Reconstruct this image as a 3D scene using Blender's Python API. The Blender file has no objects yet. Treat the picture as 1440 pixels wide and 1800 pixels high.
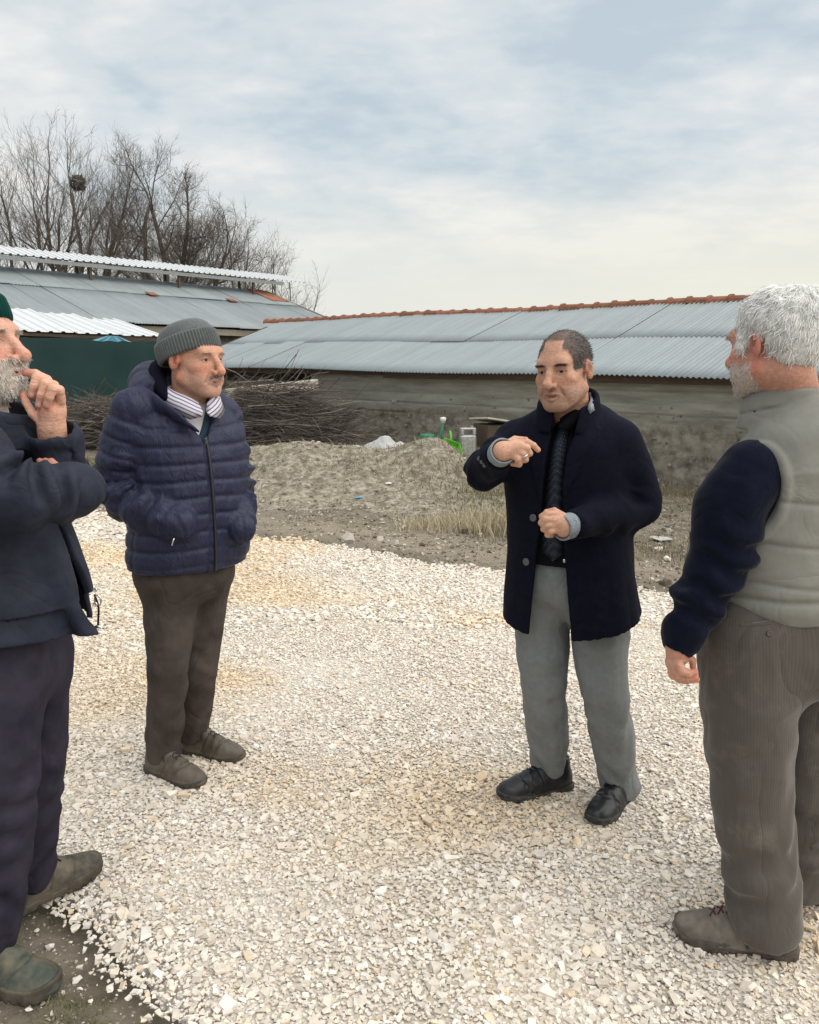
import bpy, bmesh, math, random
import numpy as np
from mathutils import Vector, Matrix

# ------------------------------------------------------------------ camera, sky, sun, exposure
scene = bpy.context.scene
CAM_H = 1.55
PITCH = math.atan(265 / 1440.0)
FPX = 1440.0
cam_data = bpy.data.cameras.new('camera')
cam_data.sensor_fit = 'HORIZONTAL'
cam_data.sensor_width = 36.0
cam_data.lens = 36.0
cam_data.clip_start = 0.05
cam_data.clip_end = 2000.0
cam = bpy.data.objects.new('camera', cam_data)
scene.collection.objects.link(cam)
cam.location = (0, 0, CAM_H)
cam.rotation_euler = (math.pi / 2 - PITCH, 0, 0)
scene.camera = cam

SUN_EL = math.radians(56)
SUN_AZ = math.radians(108)       # clockwise from +Y (straight ahead), so to the right
world = bpy.data.worlds.new('World')
scene.world = world
world.use_nodes = True
def build_world():
    nt = world.node_tree
    nt.nodes.clear()
    N = nt.nodes.new
    L = nt.links.new
    out = N('ShaderNodeOutputWorld')
    bg = N('ShaderNodeBackground')
    bg.inputs['Strength'].default_value = 0.068
    sky = N('ShaderNodeTexSky')
    sky.sky_type = 'NISHITA'
    sky.sun_disc = False
    sky.sun_elevation = SUN_EL
    sky.sun_rotation = SUN_AZ
    sky.air_density = 1.0
    sky.dust_density = 1.5
    tc = N('ShaderNodeTexCoord')
    sep = N('ShaderNodeSeparateXYZ')
    L(tc.outputs['Generated'], sep.inputs[0])
    def math_(op, a, b=None, clamp=False):
        m = N('ShaderNodeMath'); m.operation = op; m.use_clamp = clamp
        for i, v in enumerate((a, b)):
            if v is None: continue
            if isinstance(v, (int, float)): m.inputs[i].default_value = v
            else: L(v, m.inputs[i])
        return m.outputs[0]
    zz = math_('MAXIMUM', sep.outputs['Z'], 0.0)
    den = math_('ADD', zz, 0.24)
    px = math_('DIVIDE', sep.outputs['X'], den)
    py = math_('DIVIDE', sep.outputs['Y'], den)
    comb = N('ShaderNodeCombineXYZ')
    L(px, comb.inputs[0]); L(py, comb.inputs[1])
    def noise(scale, detail, rough, sx, sy, rot, dist=0.0, off=0.0):
        mp = N('ShaderNodeMapping')
        mp.inputs['Scale'].default_value = (sx, sy, 1)
        mp.inputs['Rotation'].default_value = (0, 0, rot)
        mp.inputs['Location'].default_value = (off, off * .7, 0)
        L(comb.outputs[0], mp.inputs[0])
        n = N('ShaderNodeTexNoise')
        n.inputs['Scale'].default_value = scale
        n.inputs['Detail'].default_value = detail
        n.inputs['Roughness'].default_value = rough
        n.inputs['Distortion'].default_value = dist
        L(mp.outputs[0], n.inputs['Vector'])
        return n.outputs['Fac']
    big = noise(0.85, 4.0, 0.50, 1.0, 1.1, 0.25, 0.2, 5.4)
    mid = noise(3.2, 6.0, 0.52, 1.0, 1.0, 0.5, 0.25, 7.7)
    fine = noise(11.0, 4.0, 0.5, 0.9, 1.35, 0.35, 0.2, 1.3)
    cover = math_('ADD', math_('ADD', math_('MULTIPLY', big, 0.66), math_('MULTIPLY', mid, 0.40)), math_('MULTIPLY', fine, 0.17))
    ramp = N('ShaderNodeValToRGB')
    L(cover, ramp.inputs[0])
    e = ramp.color_ramp.elements
    e[0].position = 0.51; e[0].color = (4.0, 4.6, 4.98, 1)
    e[1].position = 0.74; e[1].color = (6.3, 6.3, 6.1, 1)
    m1 = ramp.color_ramp.elements.new(0.59); m1.color = (4.75, 5.2, 5.42, 1)
    m2 = ramp.color_ramp.elements.new(0.65); m2.color = (5.2, 5.45, 5.6, 1)
    # blue of the clear sky shows weakly through the thin parts of the cloud deck
    thin = N('ShaderNodeMapRange')
    thin.inputs['From Min'].default_value = 0.66; thin.inputs['From Max'].default_value = 0.50
    thin.inputs['To Min'].default_value = 0.0; thin.inputs['To Max'].default_value = 0.14
    L(cover, thin.inputs['Value'])
    mixs = N('ShaderNodeMix'); mixs.data_type = 'RGBA'
    L(thin.outputs[0], mixs.inputs['Factor'])
    L(ramp.outputs[0], mixs.inputs['A']); L(sky.outputs[0], mixs.inputs['B'])
    # towards the horizon the deck merges into an even pale layer, warmer on the sun's side
    warm = N('ShaderNodeVectorMath'); warm.operation = 'DOT_PRODUCT'
    L(tc.outputs['Generated'], warm.inputs[0])
    warm.inputs[1].default_value = (math.sin(SUN_AZ), math.cos(SUN_AZ), 0)
    wr = N('ShaderNodeMapRange')
    wr.inputs['From Min'].default_value = -0.75; wr.inputs['From Max'].default_value = 0.35
    L(warm.outputs['Value'], wr.inputs['Value'])
    hc = N('ShaderNodeMix'); hc.data_type = 'RGBA'
    L(wr.outputs[0], hc.inputs['Factor'])
    hc.inputs['A'].default_value = (5.40, 5.56, 5.45, 1)
    hc.inputs['B'].default_value = (6.3, 6.1, 5.1, 1)
    hz = N('ShaderNodeMapRange'); hz.interpolation_type = 'SMOOTHSTEP'
    hz.inputs['From Min'].default_value = 0.24; hz.inputs['From Max'].default_value = 0.06
    hz.inputs['To Min'].default_value = 0.0; hz.inputs['To Max'].default_value = 0.92
    L(sep.outputs['Z'], hz.inputs['Value'])
    mixh = N('ShaderNodeMix'); mixh.data_type = 'RGBA'
    L(hz.outputs[0], mixh.inputs['Factor'])
    L(mixs.outputs['Result'], mixh.inputs['A']); L(hc.outputs['Result'], mixh.inputs['B'])
    L(mixh.outputs['Result'], bg.inputs['Color'])
    L(bg.outputs[0], out.inputs[0])
build_world()

sun_data = bpy.data.lights.new('sun', 'SUN')
sun_data.energy = 1.5
sun_data.angle = math.radians(95)
sun_data.color = (1.0, 0.95, 0.87)
sun = bpy.data.objects.new('sun', sun_data)
scene.collection.objects.link(sun)
sd = Vector((math.sin(SUN_AZ) * math.cos(SUN_EL), math.cos(SUN_AZ) * math.cos(SUN_EL), math.sin(SUN_EL)))
sun.rotation_euler = (-sd).to_track_quat('-Z', 'Y').to_euler()
sun.location = sd * 30

vs = scene.view_settings
vs.view_transform = 'Standard'
vs.look = 'None'
vs.exposure = 1.08
vs.gamma = 1.0
vs.use_curve_mapping = False
scene.render.engine = 'CYCLES'
scene.cycles.max_bounces = 6
scene.cycles.diffuse_bounces = 3
scene.render.resolution_x = 819
scene.render.resolution_y = 1024

# ------------------------------------------------------------------ helpers
COL = scene.collection
random.seed(11)
RNG = np.random.default_rng(7)
_c, _s = math.cos(PITCH), math.sin(PITCH)
def W(u, v, y):
    """the point of the place seen at photo pixel (u, v) at distance y ahead"""
    x = (u - 720.0) / FPX; z = -(v - 900.0) / FPX
    d = np.array([x, _c + z * _s, -_s + z * _c])
    return np.array([0, 0, CAM_H]) + d * (y / d[1])
def GR(u, v, z=0.0):
    x = (u - 720.0) / FPX; zz = -(v - 900.0) / FPX
    d = np.array([x, _c + zz * _s, -_s + zz * _c])
    return np.array([0, 0, CAM_H]) + d * ((z - CAM_H) / d[2])

def tag(o, label=None, cat=None, group=None, kind=None):
    if label: o['label'] = label
    if cat: o['category'] = cat
    if group: o['group'] = group
    if kind: o['kind'] = kind
    return o
def empty(name, loc=(0, 0, 0), rz=0.0):
    o = bpy.data.objects.new(name, None)
    o.empty_display_size = 0.1
    COL.objects.link(o)
    o.location = loc
    o.rotation_euler = (0, 0, rz)
    return o
def np_mesh(name, V, F, cols=None, smooth=False, attrs=None, sharp=None):
    """V (n,3); F (m,k) or a list of such arrays"""
    V = np.asarray(V, np.float32)
    Fs = F if isinstance(F, list) else [F]
    Fs = [np.asarray(f, np.int32) for f in Fs if len(f)]
    me = bpy.data.meshes.new(name)
    me.vertices.add(len(V))
    me.vertices.foreach_set('co', V.ravel())
    nl = sum(f.size for f in Fs); npol = sum(len(f) for f in Fs)
    me.loops.add(nl); me.polygons.add(npol)
    me.loops.foreach_set('vertex_index', np.concatenate([f.ravel() for f in Fs]))
    ls = []; s = 0
    for f in Fs:
        k = f.shape[1]
        ls.append(s + np.arange(len(f), dtype=np.int32) * k)
        s += f.size
    me.polygons.foreach_set('loop_start', np.concatenate(ls).astype(np.int32))
    me.polygons.foreach_set('use_smooth', np.full(npol, smooth))
    if cols is not None:
        a = me.attributes.new('Col', 'FLOAT_COLOR', 'POINT')
        c = np.ones((len(V), 4), np.float32); c[:, :3] = cols
        a.data.foreach_set('color', c.ravel())
    for k, v in (attrs or {}).items():
        v = np.asarray(v, np.float32)
        if v.ndim == 1:
            a = me.attributes.new(k, 'FLOAT', 'POINT'); a.data.foreach_set('value', v)
        else:
            a = me.attributes.new(k, 'FLOAT_VECTOR', 'POINT'); a.data.foreach_set('vector', v.ravel())
    me.update(calc_edges=True)
    return me
def obj(name, me, mat=None, parent=None, loc=None):
    o = bpy.data.objects.new(name, me)
    if mat is not None and not me.materials: me.materials.append(mat)
    COL.objects.link(o)
    if parent is not None: o.parent = parent
    if loc is not None: o.location = loc
    return o
class MB:
    """collects simple shapes into one mesh"""
    def __init__(s): s.v = []; s.f3 = []; s.f4 = []; s.n = 0; s.c = []
    def add(s, V, F, col=None):
        V = np.asarray(V, float); F = np.asarray(F, int)
        s.v.append(V); (s.f4 if F.shape[1] == 4 else s.f3).append(F + s.n); s.n += len(V)
        s.c.append(np.tile(np.array(col if col is not None else (1, 1, 1), float), (len(V), 1)))
        return s
    def box(s, c, size, M=None, col=None, bevel=0.0):
        x, y, z = [q / 2 for q in size]
        if bevel <= 0:
            V = np.array([[a * x, b * y, d * z] for a in (-1, 1) for b in (-1, 1) for d in (-1, 1)])
            F = [[0, 1, 3, 2], [4, 6, 7, 5], [0, 4, 5, 1], [2, 3, 7, 6], [0, 2, 6, 4], [1, 5, 7, 3]]
        else:
            bm = bmesh.new(); bmesh.ops.create_cube(bm, size=1.0)
            for v in bm.verts: v.co = Vector((v.co.x * size[0], v.co.y * size[1], v.co.z * size[2]))
            bmesh.ops.bevel(bm, geom=bm.edges[:], offset=bevel, segments=1, affect='EDGES')
            bmesh.ops.triangulate(bm, faces=bm.faces[:])
            bm.verts.index_update()
            V = np.array([v.co[:] for v in bm.verts]); F = [[v.index for v in f.verts] for f in bm.faces]
            bm.free()
        if M is not None: V = V @ np.asarray(M).T
        return s.add(V + np.asarray(c), F, col)
    def tube(s, pts, rad, n=6, caps=True, col=None, flat=None):
        V, F3, F4 = tube_geo(np.asarray(pts, float), rad, n, caps)
        k = s.n
        s.v.append(V); s.n += len(V)
        s.c.append(np.tile(np.array(col if col is not None else (1, 1, 1), float), (len(V), 1)))
        s.f4.append(F4 + k)
        if len(F3): s.f3.append(F3 + k)
        return s
    def tubes(s, P, R, n=3, cols=None):
        V, F = tubes_geo(P, R, n); k = s.n
        s.v.append(V); s.f4.append(F + k); s.n += len(V); per = P.shape[1] * n
        s.c.append(np.repeat(np.asarray(cols, float), per, 0) if cols is not None else np.ones((len(V), 3)))
        return s
    def mesh(s, name, smooth=False, col=False):
        Fs = []
        if s.f4: Fs.append(np.concatenate(s.f4))
        if s.f3: Fs.append(np.concatenate(s.f3))
        return np_mesh(name, np.concatenate(s.v), Fs, np.concatenate(s.c) if col else None, smooth)
    def build(s, name, mat, parent=None, smooth=False, col=False, loc=None):
        return obj(name, s.mesh(name, smooth, col), mat, parent, loc)
def frames(pts):
    t = np.gradient(pts, axis=0)
    t /= np.linalg.norm(t, axis=1, keepdims=True) + 1e-12
    ref = np.array([0, 0, 1.0]) if abs(t[0][2]) < 0.9 else np.array([1.0, 0, 0])
    N = np.zeros_like(pts)
    n = ref - t[0] * np.dot(ref, t[0]); n /= np.linalg.norm(n)
    N[0] = n
    for i in range(1, len(pts)):
        n = n - t[i] * np.dot(n, t[i]); n /= np.linalg.norm(n) + 1e-12
        N[i] = n
    return t, N, np.cross(t, N)
def tube_geo(pts, rad, n=6, caps=True):
    pts = np.asarray(pts, float)
    r = np.full(len(pts), rad, float) if np.isscalar(rad) else np.asarray(rad, float)
    t, N, B = frames(pts)
    a = np.arange(n) * 2 * math.pi / n
    V = (pts[:, None] + r[:, None, None] * (np.cos(a)[None, :, None] * N[:, None] + np.sin(a)[None, :, None] * B[:, None])).reshape(-1, 3)
    m = len(pts)
    i = np.arange(m - 1)[:, None] * n; j = np.arange(n)[None]; k = (j + 1) % n
    F4 = np.stack([i + j, i + k, i + n + k, i + n + j], -1).reshape(-1, 4)
    F3 = np.zeros((0, 3), int)
    if caps:
        V = np.concatenate([V, pts[:1], pts[-1:]])
        c0, c1 = m * n, m * n + 1
        j = np.arange(n); k = (j + 1) % n
        F3 = np.concatenate([np.stack([np.full(n, c0), k, j], -1), np.stack([np.full(n, c1), (m - 1) * n + j, (m - 1) * n + k], -1)])
    return V, F3, F4
def tubes_geo(P, R, n=3):
    """many thin tubes at once: P (m,k,3), R (m,k)"""
    P = np.asarray(P, float); R = np.asarray(R, float); m, k = P.shape[:2]
    t = np.gradient(P, axis=1); t /= np.linalg.norm(t, axis=2, keepdims=True) + 1e-12
    ax = P[:, -1] - P[:, 0]; ref = np.where(np.abs(ax[:, 2:3]) > .7 * np.linalg.norm(ax, axis=1, keepdims=True), np.array([[1., 0, 0]]), np.array([[0, 0, 1.]]))[:, None]
    N = ref - t * (t * ref).sum(2, keepdims=True); N /= np.linalg.norm(N, axis=2, keepdims=True) + 1e-9
    B = np.cross(t, N); a = np.arange(n) * 2 * math.pi / n
    V = P[:, :, None] + R[:, :, None, None] * (np.cos(a)[:, None] * N[:, :, None] + np.sin(a)[:, None] * B[:, :, None])
    i = (np.arange(m) * k * n)[:, None, None] + (np.arange(k - 1) * n)[None, :, None]; j = np.arange(n)[None, None]; q = (j + 1) % n
    F = np.stack([i + j, i + q, i + n + q, i + n + j], -1).reshape(-1, 4)
    return V.reshape(-1, 3), F
def catmull(P, m=8):
    P = np.asarray(P, float)
    if P.ndim == 1: P = P[:, None]
    Q = np.concatenate([2 * P[:1] - P[1:2], P, 2 * P[-1:] - P[-2:-1]])
    out = []
    for i in range(1, len(Q) - 2):
        t = np.linspace(0, 1, m, endpoint=False)[:, None]
        a, b, c, d = Q[i - 1], Q[i], Q[i + 1], Q[i + 2]
        out.append(0.5 * ((2 * b) + (-a + c) * t + (2 * a - 5 * b + 4 * c - d) * t ** 2 + (-a + 3 * b - 3 * c + d) * t ** 3))
    out.append(P[-1:])
    return np.concatenate(out)
# value noise in numpy
_perm = np.random.default_rng(5).random((32, 32, 32)).astype(np.float32)
def vnoise(p):
    p = np.asarray(p, np.float32)
    i = np.floor(p).astype(np.int32); f = p - i
    f = f * f * (3 - 2 * f)
    i &= 31; j = (i + 1) & 31
    x0, y0, z0 = i[..., 0], i[..., 1], i[..., 2]; x1, y1, z1 = j[..., 0], j[..., 1], j[..., 2]
    fx, fy, fz = f[..., 0], f[..., 1], f[..., 2]
    q = _perm
    a = q[x0, y0, z0] * (1 - fx) + q[x1, y0, z0] * fx
    b = q[x0, y1, z0] * (1 - fx) + q[x1, y1, z0] * fx
    c = q[x0, y0, z1] * (1 - fx) + q[x1, y0, z1] * fx
    d = q[x0, y1, z1] * (1 - fx) + q[x1, y1, z1] * fx
    return ((a * (1 - fy) + b * fy) * (1 - fz) + (c * (1 - fy) + d * fy) * fz) * 2 - 1
def fbm(p, o=3):
    p = np.asarray(p, np.float32); s = 0; a = 1.0; t = 0
    for k in range(o):
        s = s + a * vnoise(p * (2.03 ** k) + 7.3 * k); t += a; a *= 0.5
    return s / t

# ------------------------------------------------------------------ materials
def mat(name, color, rough=0.8, var=0.0, vscale=5.0, color2=None, bump=0.0, bscale=40.0, metal=0.0, spec=0.3,
        attr=False, objvar=0.0, sheen=0.0, vdetail=6.0, sss=0.0, stretch=None, ramp=(0.35, 0.65), extra=None, bdist=0.01, wr=None):
    m = bpy.data.materials.new(name); m.use_nodes = True
    nt = m.node_tree; N = nt.nodes.new; L = nt.links.new
    b = nt.nodes['Principled BSDF']
    b.inputs['Roughness'].default_value = rough
    b.inputs['Metallic'].default_value = metal
    b.inputs['Specular IOR Level'].default_value = spec
    if sheen: b.inputs['Sheen Weight'].default_value = sheen; b.inputs['Sheen Roughness'].default_value = 0.4
    if sss:
        b.inputs['Subsurface Weight'].default_value = sss
        b.inputs['Subsurface Radius'].default_value = (0.012, 0.005, 0.003)
        b.inputs['Subsurface Scale'].default_value = 0.6
    tc = N('ShaderNodeTexCoord'); vec = tc.outputs['Object']
    if stretch:
        mp = N('ShaderNodeMapping'); mp.inputs['Scale'].default_value = stretch
        L(vec, mp.inputs[0]); vec = mp.outputs[0]
    colsock = None
    if attr:
        at = N('ShaderNodeAttribute'); at.attribute_name = 'Col'; colsock = at.outputs['Color']
    else:
        rgb = N('ShaderNodeRGB'); rgb.outputs[0].default_value = (*color, 1); colsock = rgb.outputs[0]
    if color2 is not None:
        n = N('ShaderNodeTexNoise'); n.inputs['Scale'].default_value = vscale; n.inputs['Detail'].default_value = vdetail
        n.inputs['Roughness'].default_value = 0.6
        L(vec, n.inputs['Vector'])
        r = N('ShaderNodeMapRange'); r.inputs['From Min'].default_value = ramp[0]; r.inputs['From Max'].default_value = ramp[1]
        L(n.outputs['Fac'], r.inputs['Value'])
        mx = N('ShaderNodeMix'); mx.data_type = 'RGBA'
        L(r.outputs[0], mx.inputs['Factor']); L(colsock, mx.inputs['A']); mx.inputs['B'].default_value = (*color2, 1)
        colsock = mx.outputs['Result']
    if var or objvar:
        n = N('ShaderNodeTexNoise'); n.inputs['Scale'].default_value = vscale * 2.3; n.inputs['Detail'].default_value = vdetail
        L(vec, n.inputs['Vector'])
        r = N('ShaderNodeMapRange'); r.inputs['From Min'].default_value = 0.3; r.inputs['From Max'].default_value = 0.7
        r.inputs['To Min'].default_value = 1 - var; r.inputs['To Max'].default_value = 1 + var
        L(n.outputs['Fac'], r.inputs['Value'])
        val = r.outputs[0]
        if objvar:
            oi = N('ShaderNodeObjectInfo')
            r2 = N('ShaderNodeMapRange'); r2.inputs['To Min'].default_value = 1 - objvar; r2.inputs['To Max'].default_value = 1 + objvar
            L(oi.outputs['Random'], r2.inputs['Value'])
            mm = N('ShaderNodeMath'); mm.operation = 'MULTIPLY'; L(val, mm.inputs[0]); L(r2.outputs[0], mm.inputs[1]); val = mm.outputs[0]
        vm = N('ShaderNodeVectorMath'); vm.operation = 'SCALE'
        L(colsock, vm.inputs[0]); L(val, vm.inputs['Scale']); colsock = vm.outputs[0]
    L(colsock, b.inputs['Base Color'])
    if bump:
        n = N('ShaderNodeTexNoise'); n.inputs['Scale'].default_value = bscale; n.inputs['Detail'].default_value = 5
        L(vec, n.inputs['Vector'])
        bp = N('ShaderNodeBump'); bp.inputs['Strength'].default_value = bump; bp.inputs['Distance'].default_value = bdist
        L(n.outputs['Fac'], bp.inputs['Height']); L(bp.outputs[0], b.inputs['Normal'])
    if extra: extra(m, nt, b, vec, colsock)
    if wr:      # soft creases worn into cloth
        tc2 = N('ShaderNodeTexCoord'); mp = N('ShaderNodeMapping'); mp.inputs['Scale'].default_value = wr[3] if len(wr) > 3 else (1, 1, 1); mp.inputs['Rotation'].default_value = (.3, .4, .2)
        L(tc2.outputs['Object'], mp.inputs[0])
        n = N('ShaderNodeTexNoise'); n.inputs['Scale'].default_value = wr[0]; n.inputs['Detail'].default_value = 3; n.inputs['Roughness'].default_value = .5; n.inputs['Distortion'].default_value = .9
        L(mp.outputs[0], n.inputs['Vector'])
        s1 = N('ShaderNodeMath'); s1.operation = 'SUBTRACT'; L(n.outputs['Fac'], s1.inputs[0]); s1.inputs[1].default_value = .5
        s2 = N('ShaderNodeMath'); s2.operation = 'ABSOLUTE'; L(s1.outputs[0], s2.inputs[0])
        s3 = N('ShaderNodeMath'); s3.operation = 'POWER'; L(s2.outputs[0], s3.inputs[0]); s3.inputs[1].default_value = .7
        bp = N('ShaderNodeBump'); bp.inputs['Strength'].default_value = wr[1]; bp.inputs['Distance'].default_value = wr[2]
        L(s3.outputs[0], bp.inputs['Height'])
        if b.inputs['Normal'].is_linked: L(b.inputs['Normal'].links[0].from_socket, bp.inputs['Normal'])
        L(bp.outputs[0], b.inputs['Normal'])
    return m
# ================================================================== SETTING
FAR_X = np.array([-40, -9.0, -3.52, -1.46, 0.69, 1.87, 4.5, 9.0, 40]); FAR_Y = np.array([36, 12.6, 8.76, 7.36, 6.04, 5.41, 4.1, 2.0, -14])
NEAR_X = np.array([-40, -6.5, -2.6, -1.12, -0.93, -0.66, -0.42, 0.4, 6.0, 40]); NEAR_Y = np.array([38, 7.6, 3.6, 2.12, 1.93, 1.72, 1.45, 0.6, -5.0, -40])
def road_sd(x, y):
    """about how far inside the gravel road (positive) a ground point lies"""
    wob = 0.10 * fbm(np.stack([x * 1.3, y * 1.3, np.zeros_like(x)], -1), 3) + 0.05 * vnoise(np.stack([x * 7, y * 7, np.ones_like(x)], -1))
    a = (np.interp(x, FAR_X, FAR_Y) - y) * 0.85
    b = (y - np.interp(x, NEAR_X, NEAR_Y)) * 0.72 - 0.055
    return np.minimum(a + wob * 1.6, b + wob * 0.55)
def mound_h(x, y):
    def g(cx, cy, sx, sy, h, rot=0.0):
        dx, dy = x - cx, y - cy
        c, s = math.cos(rot), math.sin(rot)
        a = (dx * c + dy * s) / sx; b = (-dx * s + dy * c) / sy
        return h * np.exp(-(a * a + b * b))
    h = g(-1.35, 10.2, 1.25, 0.85, 0.54) + g(-0.2, 10.2, 0.7, 0.8, 0.17) + g(0.40, 10.2, 0.50, 0.70, 0.46) + g(-2.6, 10.7, 0.9, 0.8, 0.22)
    h = h + g(0.95, 11.9, 1.1, 0.70, 0.33) + g(-0.7, 11.5, 1.2, 0.7, 0.30) + g(0.5, 9.0, 1.3, 0.5, 0.10)
    n = fbm(np.stack([x * 1.7, y * 1.7, np.zeros_like(x)], -1), 4) * 0.10 + fbm(np.stack([x * 9, y * 9, np.ones_like(x)], -1), 2) * 0.018
    return h + n * np.clip(h * 5, 0, 1) - 0.035
def ground_h(x, y):
    sd = road_sd(x, y)
    n = fbm(np.stack([x * 0.9, y * 0.9, np.full_like(x, 3.0)], -1), 4) * 0.05 + fbm(np.stack([x * 6, y * 6, np.full_like(x, 9.0)], -1), 3) * 0.010
    t = np.clip((y - 5.0) / 4.0, 0.25, 1.0)
    off = np.clip(-sd / 0.25, 0, 1)
    return -0.030 * np.clip(sd / 0.15 + 1, 0, 1) + n * off * t - 0.006

def axis(parts):
    return np.unique(np.concatenate([np.arange(a, b, s) for a, b, s in parts]))
def height_grid(xs, ys, fn):
    X, Y = np.meshgrid(xs, ys, indexing='ij')
    Z = fn(X, Y)
    V = np.stack([X, Y, Z], -1).reshape(-1, 3)
    nx, ny = len(xs), len(ys)
    i = np.arange(nx - 1)[:, None] * ny; j = np.arange(ny - 1)[None]
    F = np.stack([i + j, i + ny + j, i + ny + j + 1, i + j + 1], -1).reshape(-1, 4)
    return V, F

# ---- dirt ground
def dirt_extra(m, nt, b, vec, col):
    N = nt.nodes.new; L = nt.links.new
    geo = N('ShaderNodeNewGeometry')
    def nz(scale, detail=6, rough=.6):
        n = N('ShaderNodeTexNoise'); n.inputs['Scale'].default_value = scale; n.inputs['Detail'].default_value = detail; n.inputs['Roughness'].default_value = rough
        L(geo.outputs['Position'], n.inputs['Vector']); return n.outputs['Fac']
    def mr(v, a, c, lo=0., hi=1.):
        r = N('ShaderNodeMapRange'); r.inputs[1].default_value = a; r.inputs[2].default_value = c; r.inputs[3].default_value = lo; r.inputs[4].default_value = hi
        L(v, r.inputs[0]); return r.outputs[0]
    def mix(f, a, c):
        x = N('ShaderNodeMix'); x.data_type = 'RGBA'; L(f, x.inputs['Factor'])
        for k, v in (('A', a), ('B', c)):
            if isinstance(v, tuple): x.inputs[k].default_value = (*v, 1)
            else: L(v, x.inputs[k])
        return x.outputs['Result']
    c = mix(mr(nz(0.9), .38, .62), (0.20, 0.170, 0.132), (0.29, 0.25, 0.198))
    c = mix(mr(nz(7, 8, .7), .40, .66), c, (0.125, 0.104, 0.078))
    c = mix(mr(nz(1.7, 7, .7), .54, .68, 0, .75), c, (0.10, 0.108, 0.045))
    at = N('ShaderNodeAttribute'); at.attribute_name = 'path'
    pm = N('ShaderNodeMath'); pm.operation = 'MULTIPLY'; L(at.outputs['Fac'], pm.inputs[0]); L(mr(nz(3.0, 6), .30, .55), pm.inputs[1])
    c = mix(pm.outputs[0], c, (0.30, 0.252, 0.195))
    v = N('ShaderNodeTexVoronoi'); v.inputs['Scale'].default_value = 38; L(geo.outputs['Position'], v.inputs['Vector'])
    c = mix(mr(v.outputs['Distance'], .22, .12, 0, .65), c, (0.46, 0.41, 0.34))
    L(c, b.inputs['Base Color'])
    bp = N('ShaderNodeBump'); bp.inputs['Strength'].default_value = 0.9; bp.inputs['Distance'].default_value = 0.02
    L(nz(22, 8, .7), bp.inputs['Height']); L(bp.outputs[0], b.inputs['Normal'])
M_dirt = mat('dirt', (0.24, 0.20, 0.15), 0.95, spec=0.1, extra=dirt_extra)
xs = axis([(-900, -60, 60), (-60, -16, 3.0), (-16, -6, 0.4), (-6, 7, 0.07), (7, 16, 0.4), (16, 60, 3.0), (60, 901, 60)])
ys = axis([(-30, 0.8, 2.0), (0.8, 3.0, 0.045), (3.0, 14, 0.09), (14, 26, 0.5), (26, 80, 4), (80, 1500, 90)])
V, F = height_grid(xs, ys, ground_h)
dv = V[:, 1] - np.interp(V[:, 0], FAR_X, FAR_Y)
path = np.exp(-((dv - .55) / .5) ** 2) * .9      # trodden strip of bare earth along the road
ground = tag(obj('ground', np_mesh('ground', V, F, smooth=True, attrs={'path': path}), M_dirt), kind='structure')

# ---- gravel road: base sheet of fine crushed stone, loose stones on top
def road_extra(m, nt, b, vec, col):
    N = nt.nodes.new; L = nt.links.new
    geo = N('ShaderNodeNewGeometry')
    n = N('ShaderNodeTexNoise'); n.inputs['Scale'].default_value = 0.75; n.inputs['Detail'].default_value = 5; L(geo.outputs['Position'], n.inputs['Vector'])
    r = N('ShaderNodeMapRange'); r.inputs[1].default_value = .47; r.inputs[2].default_value = .68; L(n.outputs['Fac'], r.inputs[0])
    x = N('ShaderNodeMix'); x.data_type = 'RGBA'; L(r.outputs[0], x.inputs['Factor'])
    x.inputs['A'].default_value = (0.73, 0.675, 0.605, 1); x.inputs['B'].default_value = (0.72, 0.60, 0.42, 1)
    v = N('ShaderNodeTexVoronoi'); v.inputs['Scale'].default_value = 60; L(geo.outputs['Position'], v.inputs['Vector'])
    hs = N('ShaderNodeVectorMath'); hs.operation = 'SCALE'
    r2 = N('ShaderNodeMapRange'); r2.inputs[1].default_value = 0.0; r2.inputs[2].default_value = 0.6; r2.inputs[3].default_value = 1.15; r2.inputs[4].default_value = 0.8
    L(v.outputs['Distance'], r2.inputs[0]); L(x.outputs['Result'], hs.inputs[0]); L(r2.outputs[0], hs.inputs['Scale'])
    L(hs.outputs[0], b.inputs['Base Color'])
    bp = N('ShaderNodeBump'); bp.inputs['Strength'].default_value = 1.0; bp.inputs['Distance'].default_value = 0.012; bp.invert = True
    L(v.outputs['Distance'], bp.inputs['Height']); L(bp.outputs[0], b.inputs['Normal'])
M_roadbase = mat('crushed_stone_base', (0.5, 0.42, 0.32), 0.95, spec=0.1, extra=road_extra)
xs = axis([(-40, -8, 1.0), (-8, -3, 0.12), (-3, 4, 0.05), (4, 10, 0.2), (10, 40, 1.0)])
ys = axis([(-20, 0.4, 0.5), (0.4, 9, 0.05), (9, 14, 0.2), (14, 38, 1.0)])
X, Y = np.meshgrid(xs, ys, indexing='ij')
SD = road_sd(X, Y)
V, F = height_grid(xs, ys, lambda x, y: np.zeros_like(x))
sdv = SD.reshape(-1)
tt = np.clip((sdv - .025) / .10, 0, 1); tt = tt * tt * (3 - 2 * tt)
V[:, 2] = (ground_h(V[:, 0], V[:, 1]) - .015) * (1 - tt) + (0.004 * fbm(V * 3, 2) + .0015) * tt
keep = (sdv[F] > -0.10).all(1)
F = F[keep]; used = np.unique(F); remap = np.zeros(len(V), int); remap[used] = np.arange(len(used))
road = tag(obj('gravel_road', np_mesh('gravel_road', V[used], remap[F], smooth=True), M_roadbase), kind='structure')

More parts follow.
